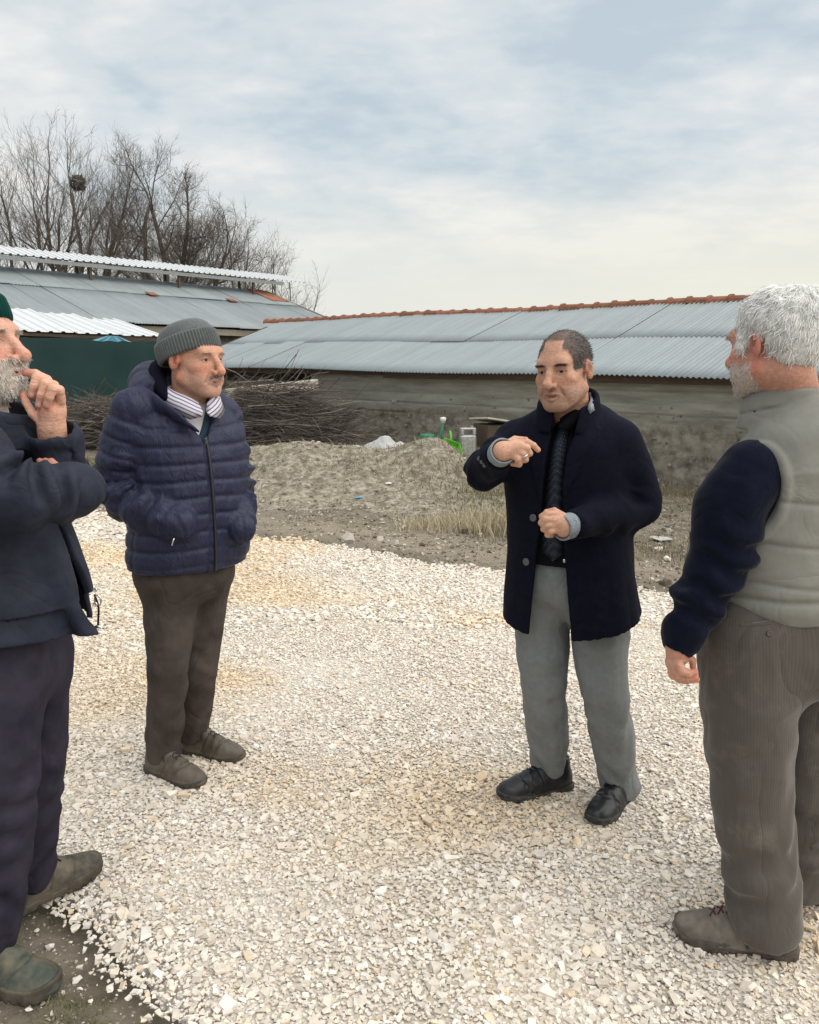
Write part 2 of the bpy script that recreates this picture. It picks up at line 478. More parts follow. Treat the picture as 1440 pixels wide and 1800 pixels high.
# ---- loose stones
ico = bmesh.new(); bmesh.ops.create_icosphere(ico, subdivisions=1, radius=1.0)
ICO_V = np.array([v.co[:] for v in ico.verts]); ICO_F = np.array([[v.index for v in f.verts] for f in ico.faces]); ico.free()
CUBE_V = np.array([[a, b, c] for a in (-1, 1) for b in (-1, 1) for c in (-1, 1)], float) / 3 ** .5
CUBE_F = np.array([[0, 1, 3], [0, 3, 2], [4, 6, 7], [4, 7, 5], [0, 4, 5], [0, 5, 1], [2, 3, 7], [2, 7, 6], [0, 2, 6], [0, 6, 4], [1, 5, 7], [1, 7, 3]])
def stone_variants(n, seed, base, jit):
    r = np.random.default_rng(seed); out = []
    for _ in range(n):
        d = base + r.normal(0, jit, base.shape)
        d /= np.linalg.norm(d, axis=1, keepdims=True)
        d *= (1 + r.uniform(-0.22, 0.16, (len(base), 1)))
        for k in range(3):      # crushed stone: a few flat broken faces
            nn = r.normal(0, 1, 3); nn /= np.linalg.norm(nn)
            h = d @ nn; lim = r.uniform(0.45, 0.7)
            d -= np.clip(h - lim, 0, None)[:, None] * nn
        out.append(d)
    return np.array(out)
STONES = stone_variants(40, 3, ICO_V, .23); CHIPS = stone_variants(60, 5, CUBE_V, .19)
PAL = np.array([[.66, .60, .52], [.72, .67, .60], [.60, .535, .45], [.76, .73, .68], [.645, .565, .46], [.54, .475, .39], [.67, .53, .35], [.58, .55, .51], [.82, .80, .76], [.66, .60, .55]])
PALP = np.array([.20, .19, .15, .11, .11, .06, .045, .045, .04, .05]); PALP /= PALP.sum()
def rand_rot(n, r, tilt):
    """random z turn then a random tilt"""
    a = r.uniform(0, 2 * np.pi, n); ca, sa = np.cos(a), np.sin(a)
    Rz = np.zeros((n, 3, 3)); Rz[:, 0, 0] = ca; Rz[:, 0, 1] = -sa; Rz[:, 1, 0] = sa; Rz[:, 1, 1] = ca; Rz[:, 2, 2] = 1
    ax = r.uniform(0, 2 * np.pi, n); k = np.stack([np.cos(ax), np.sin(ax), np.zeros(n)], -1)
    t = r.normal(0, tilt, n); c = np.cos(t)[:, None, None]; s = np.sin(t)[:, None, None]
    K = np.zeros((n, 3, 3)); K[:, 0, 2] = k[:, 1]; K[:, 1, 2] = -k[:, 0]; K[:, 2, 0] = -k[:, 1]; K[:, 2, 1] = k[:, 0]
    R = np.eye(3)[None] * c + s * K + (1 - c) * (k[:, :, None] * k[:, None, :])
    return R @ Rz
def stones_mesh(name, pos, size, r, tilt=0.45, cols=None, flat=(0.45, 0.75), lib=None, faces=None):
    n = len(pos); lib = STONES if lib is None else lib; faces = ICO_F if faces is None else faces; nv = lib.shape[1]
    base = lib[r.integers(0, len(lib), n)]
    sc = np.stack([size, size * r.uniform(0.55, 0.95, n), size * r.uniform(flat[0], flat[1], n)], -1)
    V = np.einsum('nij,nkj->nki', rand_rot(n, r, tilt), base * sc[:, None]) + pos[:, None]
    F = (faces[None] + (np.arange(n) * nv)[:, None, None]).reshape(-1, 3)
    if cols is None:
        cols = PAL[r.choice(len(PAL), n, p=PALP)] * r.uniform(0.84, 1.12, (n, 1))
        cols = cols * np.array([1.0, 0.985, 0.965])
    return np_mesh(name, V.reshape(-1, 3), F, np.repeat(cols, nv, 0))
M_stone = mat('limestone_gravel', (0.6, 0.55, 0.48), 0.9, var=0.10, vscale=30, spec=0.15, attr=True)
def gravel_field(y0, y1, sp, smin, smean, seed, layers=1.0):
    r = np.random.default_rng(seed)
    P = []
    yy = np.arange(y0, y1, sp)
    for y in yy:
        w = 0.58 * y + 0.30
        x = np.arange(-w, w, sp)
        P.append(np.stack([x, np.full_like(x, y)], -1))
    P = np.concatenate(P) + r.uniform(-0.62, 0.62, (sum(map(len, P)), 2)) * sp
    sd = road_sd(P[:, 0], P[:, 1])
    clump = fbm(np.stack([P[:, 0] * 2.4, P[:, 1] * 2.4, np.full(len(P), 2.0)], -1), 3)
    sandy = fbm(np.stack([P[:, 0] * 0.75, P[:, 1] * 1.1, np.full(len(P), 5.0)], -1), 3)
    k = r.random(len(P)) < np.clip(0.35 + sd / 0.10, 0.0, 1.0) * np.clip(1.05 - np.clip(sandy - 0.28, 0, 1) * 1.2, 0.5, 1)
    k &= sd > -0.10
    P = P[k]; sd = sd[k]; clump = clump[k]; sandy = sandy[k]; n = len(P)
    size = np.clip(smean * np.exp(r.normal(0, 0.36, n)) * (1 + 0.22 * clump), smin, smean * 2.3)
    z = size * 0.26 * r.uniform(0.5, 1.3, n) + np.clip(sd / 0.12, -1, 1) * 0.006 - 0.004
    cols = np.clip((PAL[r.choice(len(PAL), n, p=PALP)] * .62 + np.array([.66, .605, .53]) * .38) * np.array([1.13, 1.12, 1.115]) * r.uniform(0.88, 1.08, (n, 1)), 0, .9)
    band = np.exp(-((sd - 1.25 - .5 * sandy) / .42) ** 2) * (P[:, 1] > 3.4)
    t = np.clip(sandy * 1.6 - 0.15 + .55 * band, 0, 0.66)[:, None]
    cols = cols * (1 - t) + cols * np.array([1.0, 0.84, 0.60]) * t
    return np.column_stack([P, z]), size, cols, r
def gravel_obj(name, args):
    P, S, C = [], [], []
    for a in args:
        p, s, c, r = gravel_field(*a); P.append(p); S.append(s); C.append(c)
    me = stones_mesh(name, np.concatenate(P), np.concatenate(S), np.random.default_rng(99), cols=np.concatenate(C), tilt=.27, flat=(.28, .52), lib=CHIPS, faces=CUBE_F)
    return obj(name, me, M_stone)
gr = gravel_obj('gravel', [(1.40, 4.6, 0.0116, 0.0046, 0.0092, 21), (1.40, 4.4, 0.048, 0.009, 0.0155, 22), (4.6, 7.0, 0.020, 0.010, 0.0150, 23), (7.0, 12.2, 0.042, 0.014, 0.027, 24)])
tag(gr, 'cream coloured crushed limestone gravel spread over the road', 'gravel', kind='stuff')
# stray stones lying singly on the bare dirt corner
r = np.random.default_rng(4)
stray_px = [(88, 1672, 26, 'largest pale stone on the bare dirt between boot and gravel'), (135, 1726, 22, 'white broken stone on the dirt, highest of the two right of the boot toe'), (141, 1742, 15, 'white stone chip just below the white broken stone on the dirt'), (66, 1642, 15, 'small white stone on the dirt under the muddy lace shoe'),
            (160, 1765, 16, 'tan stone on the dirt nearest the bottom gravel edge'), (112, 1752, 13, 'small cream stone on the dirt right of the boot sole'), (52, 1790, 15, 'small pale stone in the moss at the bottom edge')]
stray_mesh = [stones_mesh('stone', np.zeros((1, 3)), np.array([1.0]), r, tilt=0.2, cols=np.array([[.72, .67, .60]])) for _ in range(5)]
for i, (u, v, w, lab) in enumerate(stray_px):
    p = GR(u, v, -0.03)
    s = w / FPX * 1.95 * 0.5
    gz = float(ground_h(np.array([p[0]]), np.array([p[1]]))[0])
    o = obj('stone', stray_mesh[i % 5], M_stone, loc=(p[0], p[1], gz + s * 0.35))
    o.scale = (s, s, s); o.rotation_euler = (0, 0, i * 1.7)
    tag(o, lab, 'stone', 'loose stones on the dirt corner')

# ---- soil mound
M_mound = mat('mound_soil', (0.36, 0.322, 0.262), 0.97, spec=0.05, color2=(0.16, 0.137, 0.10), vscale=9, var=0.36, bump=0.9, bscale=26, bdist=0.02)
V, F = height_grid(np.arange(-4.6, 3.4, 0.045), np.arange(7.6, 13.6, 0.05), lambda x, y: mound_h(x, y) - 0.03 * np.clip((np.abs(x + .6) - 3.2), 0, 1))
gh = ground_h(V[:, 0], V[:, 1])
kv = V[:, 2] > gh - 0.05
F = F[kv[F].any(1)]; used = np.unique(F); remap = np.zeros(len(V), int); remap[used] = np.arange(len(used))
mound = tag(obj('soil_mound', np_mesh('soil_mound', V[used], remap[F], smooth=True), M_mound), 'low mound of dry soil and rubble in front of the shed wall', 'mound', kind='structure')
def land(x, y):
    x = np.atleast_1d(np.asarray(x, float)); y = np.atleast_1d(np.asarray(y, float))
    return np.maximum(ground_h(x, y), mound_h(x, y) - 0.03 * np.clip((np.abs(x + .6) - 3.2), 0, 1))
# pebbles and clods over the verge and mound
def scatter_verge(n, seed):
    r = np.random.default_rng(seed)
    x = r.uniform(-6, 6.5, n * 3); y = r.uniform(4.5, 12.5, n * 3)
    sd = road_sd(x, y)
    far = np.interp(x, FAR_X, FAR_Y)
    dens = 0.25 + 0.75 * np.clip(fbm(np.stack([x * 1.2, y * 1.2, np.full_like(x, 4.)], -1), 3) * 2.2 + 0.3, 0, 1)
    k = (sd < -0.02) & (y > far - .3) & (r.random(n * 3) < dens)
    return x[k][:n], y[k][:n], r
x, y, r = scatter_verge(22000, 31)
s = 0.0095 * np.exp(r.normal(0, 0.45, len(x)))
cc = np.where(r.random((len(x), 1)) < 0.45, np.array([[.47, .43, .37]]), np.array([[.19, .16, .12]])) * r.uniform(0.7, 1.2, (len(x), 1))
big = r.random(len(x)) < 0.012; s[big] *= 3.4
tag(obj('verge_pebbles', stones_mesh('verge_pebbles', np.stack([x, y, land(x, y) + s * 0.2], -1), s, r, cols=cc), M_stone), 'scattered pebbles and clods over the dirt verge and mound', 'pebbles', kind='stuff')
# the same on the near dirt corner
r = np.random.default_rng(8)
x = r.uniform(-1.7, -0.4, 4200); y = r.uniform(1.2, 2.6, 4200); k = road_sd(x, y) < -0.01; x = x[k]; y = y[k]
s = 0.0032 * np.exp(r.normal(0, 0.5, len(x)))
cc = np.where(r.random((len(x), 1)) < 0.4, np.array([[.56, .52, .46]]), np.array([[.27, .23, .18]])) * r.uniform(0.7, 1.2, (len(x), 1))
tag(obj('grit', stones_mesh('grit', np.stack([x, y, ground_h(x, y) + s * 0.25], -1), s, r, cols=cc), M_stone), 'fine grit over the bare dirt in the near corner', 'grit', kind='stuff')

# ---- dry grass
M_grass = mat('dry_grass', (0.4, 0.33, 0.2), 0.9, spec=0.1, attr=True)
def grass_mesh(name, x, y, h, cols, r, lean=0.5, w=0.003):
    n = len(x); z = land(x, y) - 0.005
    a = r.uniform(0, 2 * np.pi, n); la = r.uniform(0, 2 * np.pi, n); ll = np.abs(r.normal(0, lean, n)) * h
    b = np.stack([x, y, z], -1); d = np.stack([np.cos(a), np.sin(a), np.zeros(n)], -1) * (w * r.uniform(0.6, 1.5, n))[:, None]
    tip = b + np.stack([np.cos(la) * ll, np.sin(la) * ll, h * np.clip(1 - 0.25 * (ll / h), .2, 1)], -1)
    mid = b + (tip - b) * 0.55 + np.stack([np.zeros(n), np.zeros(n), h * 0.13], -1)
    V = np.stack([b - d, b + d, mid + d * .8, mid - d * .8, tip], 1).reshape(-1, 3)
    i = np.arange(n)[:, None] * 5
    return np_mesh(name, V, [i + np.array([[0, 1, 2, 3]]), i + np.array([[3, 2, 4]])], np.repeat(cols, 5, 0))
def grass_patch():
    r = np.random.default_rng(12)
    n = 170000
    x = r.uniform(-6, 6.5, n); y = r.uniform(4.6, 13.2, n)
    sd = road_sd(x, y); far = np.interp(x, FAR_X, FAR_Y)
    f = fbm(np.stack([x * 0.9, y * 0.9, np.full_like(x, 8.)], -1), 4)
    g = fbm(np.stack([x * 0.6, y * 0.8, np.full_like(x, 18.)], -1), 3)
    dist = y - far
    crest = np.clip((mound_h(x, y) - .28) * 4, 0, .8)
    dens = np.clip(f * 2.2 + 0.42, 0.04, 1) * np.clip((dist - .7) / .7, 0.06, 1) * (1 - crest)
    k = (sd < 0.0) & (dist > -0.1) & (r.random(n) < dens)
    x, y, f, g = x[k], y[k], f[k], g[k]
    # keep the shed floor clear
    s = (x - SH_O[0]) * SH_N[0] + (y - SH_O[1]) * SH_N[1]
    k = s < -0.05; x, y, f, g = x[k], y[k], f[k], g[k]; n = len(x)
    h = 0.040 * np.exp(r.normal(0, 0.5, n)) * (1 + f)
    straw = np.array([.40, .345, .245]); dark = np.array([.16, .132, .092]); green = np.array([.145, .155, .06])
    t = r.random((n, 1)); cols = straw * t + dark * (1 - t)
    gm = (r.random(n) < np.clip(g * 1.5 + 0.22, 0.05, 0.8))[:, None]
    cols = np.where(gm, green * r.uniform(.7, 1.3, (n, 1)), cols)
    tag(obj('dry_grass', grass_mesh('dry_grass', x, y, h, cols, r, 1.0), M_grass), 'short dry and green grass over the verge and mound', 'grass', kind='stuff')
    # standing tuft of tall straw in front of the mound
    n = 2600
    t = r.uniform(0, 1, n)
    x = -0.05 + 1.35 * t + r.normal(0, 0.10, n); y = 7.75 - 0.35 * t + r.normal(0, 0.16, n)
    h = 0.17 * np.exp(r.normal(0, 0.3, n)) * np.clip(0.35 + 1.1 * t, 0, 1.15)
    c = straw * r.uniform(1.0, 1.7, (n, 1))
    tag(obj('straw_tuft', grass_mesh('straw_tuft', x, y, h, c, r, 0.45, 0.0028), M_grass), 'tuft of tall straw coloured dead grass behind the man in the dark coat', 'grass', kind='stuff')
    # moss green grass by the boot in the near corner
    n = 6000
    x = r.uniform(-1.25, -0.50, n); y = r.uniform(1.40, 1.80, n)
    f = fbm(np.stack([x * 5, y * 5, np.full_like(x, 2.)], -1), 3) + np.clip((1.74 - y) * 1.6, -1, .35)
    k = (road_sd(x, y) < -0.03) & (f > 0.02); x, y = x[k], y[k]; n = len(x)
    h = 0.012 * np.exp(r.normal(0, 0.4, n)); c = green * r.uniform(.6, 1.3, (n, 1)) + np.array([.05, .04, .02]) * r.random((n, 1))
    tag(obj('moss_grass', grass_mesh('moss_grass', x, y, h, c, r, 0.8, 0.0012), M_grass), 'low green grass and moss on the dirt beside the boot', 'grass', kind='stuff')

# ---- long low shed with corrugated roof
SH_O = np.array([*W(1290, 660, 10.12)[:2], 0.0])
SH_E = np.array([-0.703, 0.711]); SH_N = np.array([0.711, 0.703])
SH_RZ = math.atan2(SH_E[1], SH_E[0])
def galv_extra(streak=6.0):
    def fn(m, nt, b, vec, col):
        N = nt.nodes.new; L = nt.links.new
        tc = N('ShaderNodeTexCoord'); oi = N('ShaderNodeObjectInfo')
        ad = N('ShaderNodeVectorMath'); ad.operation = 'ADD'; L(tc.outputs['Object'], ad.inputs[0]); L(oi.outputs['Location'], ad.inputs[1])
        mp = N('ShaderNodeMapping'); mp.inputs['Scale'].default_value = (9, 0.7, 1); L(ad.outputs[0], mp.inputs[0])
        n = N('ShaderNodeTexNoise'); n.inputs['Scale'].default_value = 1.0; n.inputs['Detail'].default_value = 6; L(mp.outputs[0], n.inputs['Vector'])
        r = N('ShaderNodeMapRange'); r.inputs[1].default_value = .3; r.inputs[2].default_value = .7; r.inputs[3].default_value = .90; r.inputs[4].default_value = 1.08; L(n.outputs['Fac'], r.inputs[0])
        n2 = N('ShaderNodeTexNoise'); n2.inputs['Scale'].default_value = 22; n2.inputs['Detail'].default_value = 4; L(ad.outputs[0], n2.inputs['Vector'])
        r2 = N('ShaderNodeMapRange'); r2.inputs[1].default_value = .70; r2.inputs[2].default_value = .80; r2.inputs[4].default_value = .5; L(n2.outputs['Fac'], r2.inputs[0])
        sc = N('ShaderNodeVectorMath'); sc.operation = 'SCALE'; L(col, sc.inputs[0]); L(r.outputs[0], sc.inputs['Scale'])
        mx = N('ShaderNodeMix'); mx.data_type = 'RGBA'; L(r2.outputs[0], mx.inputs['Factor']); L(sc.outputs[0], mx.inputs['A']); mx.inputs['B'].default_value = (0.17, 0.12, 0.09, 1)
        L(mx.outputs['Result'], b.inputs['Base Color'])
    return fn
M_galv = mat('galvanised_sheet', (0.265, 0.30, 0.315), 0.55, metal=0.15, spec=0.35, objvar=0.035, var=0.03, extra=galv_extra())
M_galv2 = mat('old_galvanised_sheet', (0.255, 0.282, 0.295), 0.6, metal=0.15, spec=0.3, objvar=0.06, var=0.03, extra=galv_extra())
M_white = mat('white_roof_sheet', (0.62, 0.635, 0.65), 0.5, spec=0.4, objvar=0.03, var=0.04, vscale=3)
M_tile = mat('terracotta', (0.36, 0.135, 0.07), 0.85, var=0.25, vscale=8, objvar=0.22, color2=(0.22, 0.11, 0.075), bump=0.3, bscale=60)
M_wood = mat('weathered_timber', (0.105, 0.075, 0.052), 0.9, var=0.3, vscale=3, stretch=(1, 12, 12), bump=0.4, bscale=20)
M_wood2 = mat('grey_timber', (0.30, 0.265, 0.21), 0.9, var=0.3, vscale=3, stretch=(1, 12, 12), bump=0.4, bscale=20)
M_dark = mat('dark_interior', (0.05, 0.045, 0.04), 0.95)
def corr_mesh(name, width, length, pitch=0.076, amp=0.0115, trap=False, seg=None, thick=0.0015, lift=0.0):
    """a corrugated sheet: x across, y up the slope from 0"""
    if trap:
        xs = []; zs = []
        x = 0.0
        while x < width - 1e-6:
            for a, h in ((0, 0), (0.60, 0), (0.70, 1), (0.90, 1), (1.0, 0)):
                if a < 1.0: xs.append(x + a * pitch); zs.append(h * amp * 2)
            x += pitch
        xs.append(x); zs.append(0)
        xs = np.array(xs); zs = np.array(zs)
    else:
        n = max(2, int(round(width / pitch)) * 6)
        xs = np.linspace(0, width, n + 1); zs = amp * np.cos(xs / pitch * 2 * np.pi)
    nx = len(xs); ny = 5
    ysx = np.linspace(0, length, ny)
    V = np.array([[x, y, z] for y in ysx for x, z in zip(xs, zs)])
    V = np.concatenate([V, V - [0, 0, thick]])
    i = np.arange(ny - 1)[:, None] * nx; j = np.arange(nx - 1)[None]
    F = np.stack([i + j, i + j + 1, i + nx + j + 1, i + nx + j], -1).reshape(-1, 4)
    k = nx * ny
    G = F[:, ::-1] + k
    j = np.arange(nx - 1); E = np.stack([j, j + k, j + k + 1, j + 1], -1)
    t = (ny - 1) * nx; E2 = np.stack([t + j, t + j + 1, t + j + k + 1, t + j + k], -1)
    return np_mesh(name, V, np.concatenate([F, G, E, E2]), smooth=not trap)
def roof_sheets(parent, me, mat_, s0, n, cover, t0, z0, t1, z1, offset=0.0, rnd=None, name='roof_sheet', jit=1.0, zfun=None, sgn=1.0):
    """sheets laid side by side along local x; the slope climbs from (t0,z0) to (t1,z1), t pointing away (local -y)"""
    ang = math.atan2(z1 - z0, t1 - t0)
    for i in range(n):
        o = obj(name, me, mat_, parent)
        s = s0 + i * cover
        rz = rnd.normal(0, 0.0012) * jit
        zz = zfun(s + cover) if zfun else 0.0
        roll = math.atan((zz - zfun(s)) / cover) if zfun else 0.0      # each sheet leans to meet its neighbours
        # local sheet axes: x -> along, y -> up slope (-y world local), z -> normal
        M = Matrix(((-1, 0, 0), (0, -1, 0), (0, 0, 1))).to_4x4()
        M = Matrix.Translation((s + cover, -t0 + rnd.normal(0, 0.010) * jit, z0 + zz + offset + .004)) @ Matrix.Rotation(-ang, 4, 'X') @ Matrix.Rotation(rz, 4, 'Z') @ M @ Matrix.Rotation(.003 + roll, 4, 'Y')
        o.matrix_local = M
def make_shed():
    root = empty('shed', SH_O, SH_RZ)
    tag(root, 'long low shed with grey corrugated roof and terracotta ridge', 'shed')
    r = np.random.default_rng(2)
    S0, S1 = -5.2, 13.6
    t_e, z_e = -0.34, 1.345
    t_r, z_r = 2.85, 2.47
    zf = lambda s: 0.007 * (s) + 0.015 * math.sin(s * 0.9)
    tm = t_e + (t_r - t_e) * 0.46; zm = z_e + (z_r - z_e) * 0.46
    Ls = math.hypot(t_r - t_e, z_r - z_e)
    n = int((S1 - S0) / 0.76)
    low = corr_mesh('roof_sheet', 0.836, Ls * 0.46 + 0.12); up = corr_mesh('roof_sheet', 0.836, Ls * 0.54)
    roof_sheets(root, low, M_galv, S0, n, 0.76, t_e, z_e, t_r, z_r, 0.0, r, zfun=zf)
    roof_sheets(root, up, M_galv, S0, n, 0.76, tm, zm, t_r, z_r, 0.006, r, zfun=zf)
    # rear slope, unseen from the yard but it closes the roof
    back = corr_mesh('roof_sheet', 0.836, Ls)
    for i in range(n):
        o = obj('roof_sheet', back, M_galv, root)
        s = S0 + i * 0.76
        ang = math.atan2(z_r - z_e, t_r - t_e)
        o.matrix_local = Matrix.Translation((s, -(2 * t_r - t_e), z_e + zf(s))) @ Matrix.Rotation(ang, 4, 'X')
    # ridge tiles: tapered half pipes, each lapping the next
    m = 7
    th = np.linspace(0, np.pi, m)
    def half(r0, r1, L0, t):
        A = np.stack([np.zeros(m), np.cos(th) * r0, np.sin(th) * r0], -1); B = np.stack([np.full(m, L0), np.cos(th) * r1, np.sin(th) * r1], -1)
        C = np.stack([np.full(m, L0 * .86), np.cos(th) * (r1 - .002), np.sin(th) * (r1 - .002)], -1); D = np.stack([np.full(m, L0 * .86), np.cos(th) * (r1 + .020), np.sin(th) * (r1 + .020)], -1)
        E = np.stack([np.full(m, L0), np.cos(th) * (r1 + .020), np.sin(th) * (r1 + .020)], -1)
        A2 = A * [1, 1 - t / r0, 1 - t / r0]; B2 = B * [1, 1 - t / r1, 1 - t / r1]
        V = np.concatenate([A, C, D, E, B2, A2])
        j = np.arange(m - 1)
        F = [np.stack([a * m + j, a * m + j + 1, b * m + j + 1, b * m + j], -1) for a, b in ((0, 1), (1, 2), (2, 3), (3, 4), (4, 5), (5, 0))]
        return np_mesh('ridge_tile', V, np.concatenate(F), smooth=False)
    tm_ = half(0.095, 0.105, 0.40, 0.014)
    s = S0
    while s < S1 - 0.1:
        o = obj('ridge_tile', tm_, M_tile, root)
        o.location = (s, -t_r + r.normal(0, 0.012), z_r + zf(s) - 0.035 + r.normal(0, 0.003))
        o.rotation_euler = (r.normal(0, 0.04), r.normal(0, 0.008) + 0.012, r.normal(0, 0.015))
        s += 0.345
    # walls: board-marked concrete above, pebbly rubble concrete below
    def wall_mesh(name, s0, s1, z0, z1, t, dep):
        xs_ = np.arange(s0, s1 + 0.01, 0.045); zs_ = np.arange(z0, z1 + 0.01, 0.0165)
        X, Z = np.meshgrid(xs_, zs_, indexing='ij')
        p = np.stack([X, Z, np.zeros_like(X)], -1)
        rough = np.clip((0.80 + 0.16 * vnoise(p * [0.8, 0.0, 0]) - Z) / 0.14, 0, 1)
        board = np.floor((Z - 0.02) / 0.165)
        d = 0.016 * vnoise(np.stack([board * 3.7, X * 0.25, board], -1)) + 0.004 * fbm(p * 9, 2)
        d = d + np.where(np.abs(((Z - 0.02) / 0.165) % 1.0 - 0.5) > 0.43, -0.020, 0.0)
        d = d * (1 - rough) + rough * (0.022 * fbm(p * 6, 4) + 0.020 * fbm(p * 15, 2) - 0.022)
        V = np.stack([X, np.full_like(X, -t) + d, Z], -1).reshape(-1, 3)
        nx, nz = X.shape
        i = np.arange(nx - 1)[:, None] * nz; j = np.arange(nz - 1)[None]
        F = np.stack([i + j, i + j + 1, i + nz + j + 1, i + nz + j], -1).reshape(-1, 4)[:, ::-1]
        k = len(V); Vb = V.copy(); Vb[:, 1] = -t - dep
        rim = []
        idx = np.arange(nx * nz).reshape(nx, nz)
        for a in (idx[0], idx[-1], idx[:, 0], idx[:, -1]): rim.append(np.stack([a[:-1], a[1:], a[1:] + k, a[:-1] + k], -1))
        return np_mesh(name, np.concatenate([V, Vb]), np.concatenate([F, F[:, ::-1] + k] + rim), smooth=True)
    def conc_extra(m, nt, b, vec, col):
        N = nt.nodes.new; L = nt.links.new
        tc = N('ShaderNodeTexCoord'); sp = N('ShaderNodeSeparateXYZ'); L(tc.outputs['Object'], sp.inputs[0])
        def nz(scale, det=6, st=(1, 1, 1)):
            mp = N('ShaderNodeMapping'); mp.inputs['Scale'].default_value = st; L(tc.outputs['Object'], mp.inputs[0])
            n = N('ShaderNodeTexNoise'); n.inputs['Scale'].default_value = scale; n.inputs['Detail'].default_value = det; n.inputs['Roughness'].default_value = .65; L(mp.outputs[0], n.inputs['Vector']); return n.outputs['Fac']
        def mr(v, a, c, lo=0., hi=1.):
            q = N('ShaderNodeMapRange'); q.inputs[1].default_value = a; q.inputs[2].default_value = c; q.inputs[3].default_value = lo; q.inputs[4].default_value = hi; L(v, q.inputs[0]); return q.outputs[0]
        def mix(f, a, c):
            x = N('ShaderNodeMix'); x.data_type = 'RGBA'; L(f, x.inputs['Factor'])
            for k, v in (('A', a), ('B', c)):
                if isinstance(v, tuple): x.inputs[k].default_value = (*v, 1)
                else: L(v, x.inputs[k])
            return x.outputs['Result']
        c_up = mix(mr(nz(2.2, 7, (0.5, 1, 4)), .35, .65), (0.29, 0.275, 0.232), (0.50, 0.48, 0.415))
        c_lo = mix(mr(nz(5, 8), .36, .64), (0.165, 0.145, 0.118), (0.42, 0.38, 0.315))
        v = N('ShaderNodeTexVoronoi'); v.inputs['Scale'].default_value = 17; L(tc.outputs['Object'], v.inputs['Vector'])
        c_lo = mix(mr(v.outputs['Distance'], .26, .16, 0, .3), c_lo, (0.52, 0.48, 0.40))
        h = N('ShaderNodeMath'); h.operation = 'ADD'; L(sp.outputs['Z'], h.inputs[0]); L(mr(nz(1.3), 0, 1, -.16, .16), h.inputs[1])
        c = mix(mr(h.outputs[0], .64, .86), c_lo, c_up)
        c = mix(mr(nz(0.8, 4), .55, .75, 0, .45), c, (0.33, 0.31, 0.265))
        L(c, b.inputs['Base Color'])
        bp = N('ShaderNodeBump'); bp.inputs['Strength'].default_value = .8; bp.inputs['Distance'].default_value = .015
        L(nz(30, 8), bp.inputs['Height']); L(bp.outputs[0], b.inputs['Normal'])
    M_conc = mat('rubble_concrete', (.2, .18, .15), .95, spec=.1, extra=conc_extra)
    obj('wall', wall_mesh('wall', S0 + .3, 8.35, -0.15, 1.37, 0.0, 0.25), M_conc, root)
    obj('wall', wall_mesh('wall', 8.45, S1 - .3, -0.15, 1.12, 0.35, 0.2), M_conc, root)
    mb = MB(); mb.box((8.9, -5.35, .65), (9, .2, 1.5)); mb.box((S1 - .4, -2.8, .65), (.2, 5.0, 1.5)); mb.box((S0 + .4, -2.8, .65), (.2, 5.0, 1.5)); mb.box((0, -5.35, .65), (9, .2, 1.5))
    mb.build('rear_wall', M_conc, root)
    # rubble stones bedded in the wall
    sm = [stones_mesh('stone', np.zeros((1, 3)), np.array([1.0]), r, tilt=0.1, cols=np.array([c_])) for c_ in ([.38, .335, .27], [.28, .23, .18], [.48, .43, .36], [.22, .175, .135])]
    M_bed = mat('bedded_stone', (.3, .27, .22), .9, spec=.1, attr=True, var=.25, vscale=2)
    for i in range(260):
        s = r.uniform(-4.6, 8.2); z = r.uniform(0.08, 1.0) ** 0.8
        o = obj('stone', sm[i % 4], M_bed, root); q = 0.021 * math.exp(r.normal(0, .5))
        o.location = (s, 0.008 - q * .35, z); o.scale = (q * 1.25, q * .8, q); o.rotation_euler = (r.uniform(0, 6), r.uniform(0, .6), r.uniform(0, 6))
    # eave timbers
    for k in range(5):
        a = S0 + .2 + k * 3.7; L_ = 3.68
        mb = MB(); mb.box((a + L_ / 2, 0.17, 1.31 + zf(a + 2) - 0.012), (L_, 0.045, 0.10)); mb.build('fascia', M_wood, root)
        mb = MB(); mb.box((a + L_ / 2, -0.10, 1.40 + zf(a + 2)), (L_, 0.16, 0.055)); mb.build('wall_plate', M_wood, root)
    s = S0 + .5; k = 0
    while s < S1 - .2:
        mb = MB(); ang = math.atan2(z_r - z_e, t_r - t_e)
        R = np.array(Matrix.Rotation(-ang, 3, 'X'))
        cz = z_e + zf(s) + (1.2 - t_e) * math.tan(ang) - 0.075
        mb.box((s, -1.2, cz), (0.06, 2.9, 0.075), R)
        mb.build('rafter', M_wood2 if k % 3 == 0 else M_wood, root)
        s += 0.62 + r.uniform(-.1, .1); k += 1
    return root
make_shed()
grass_patch()

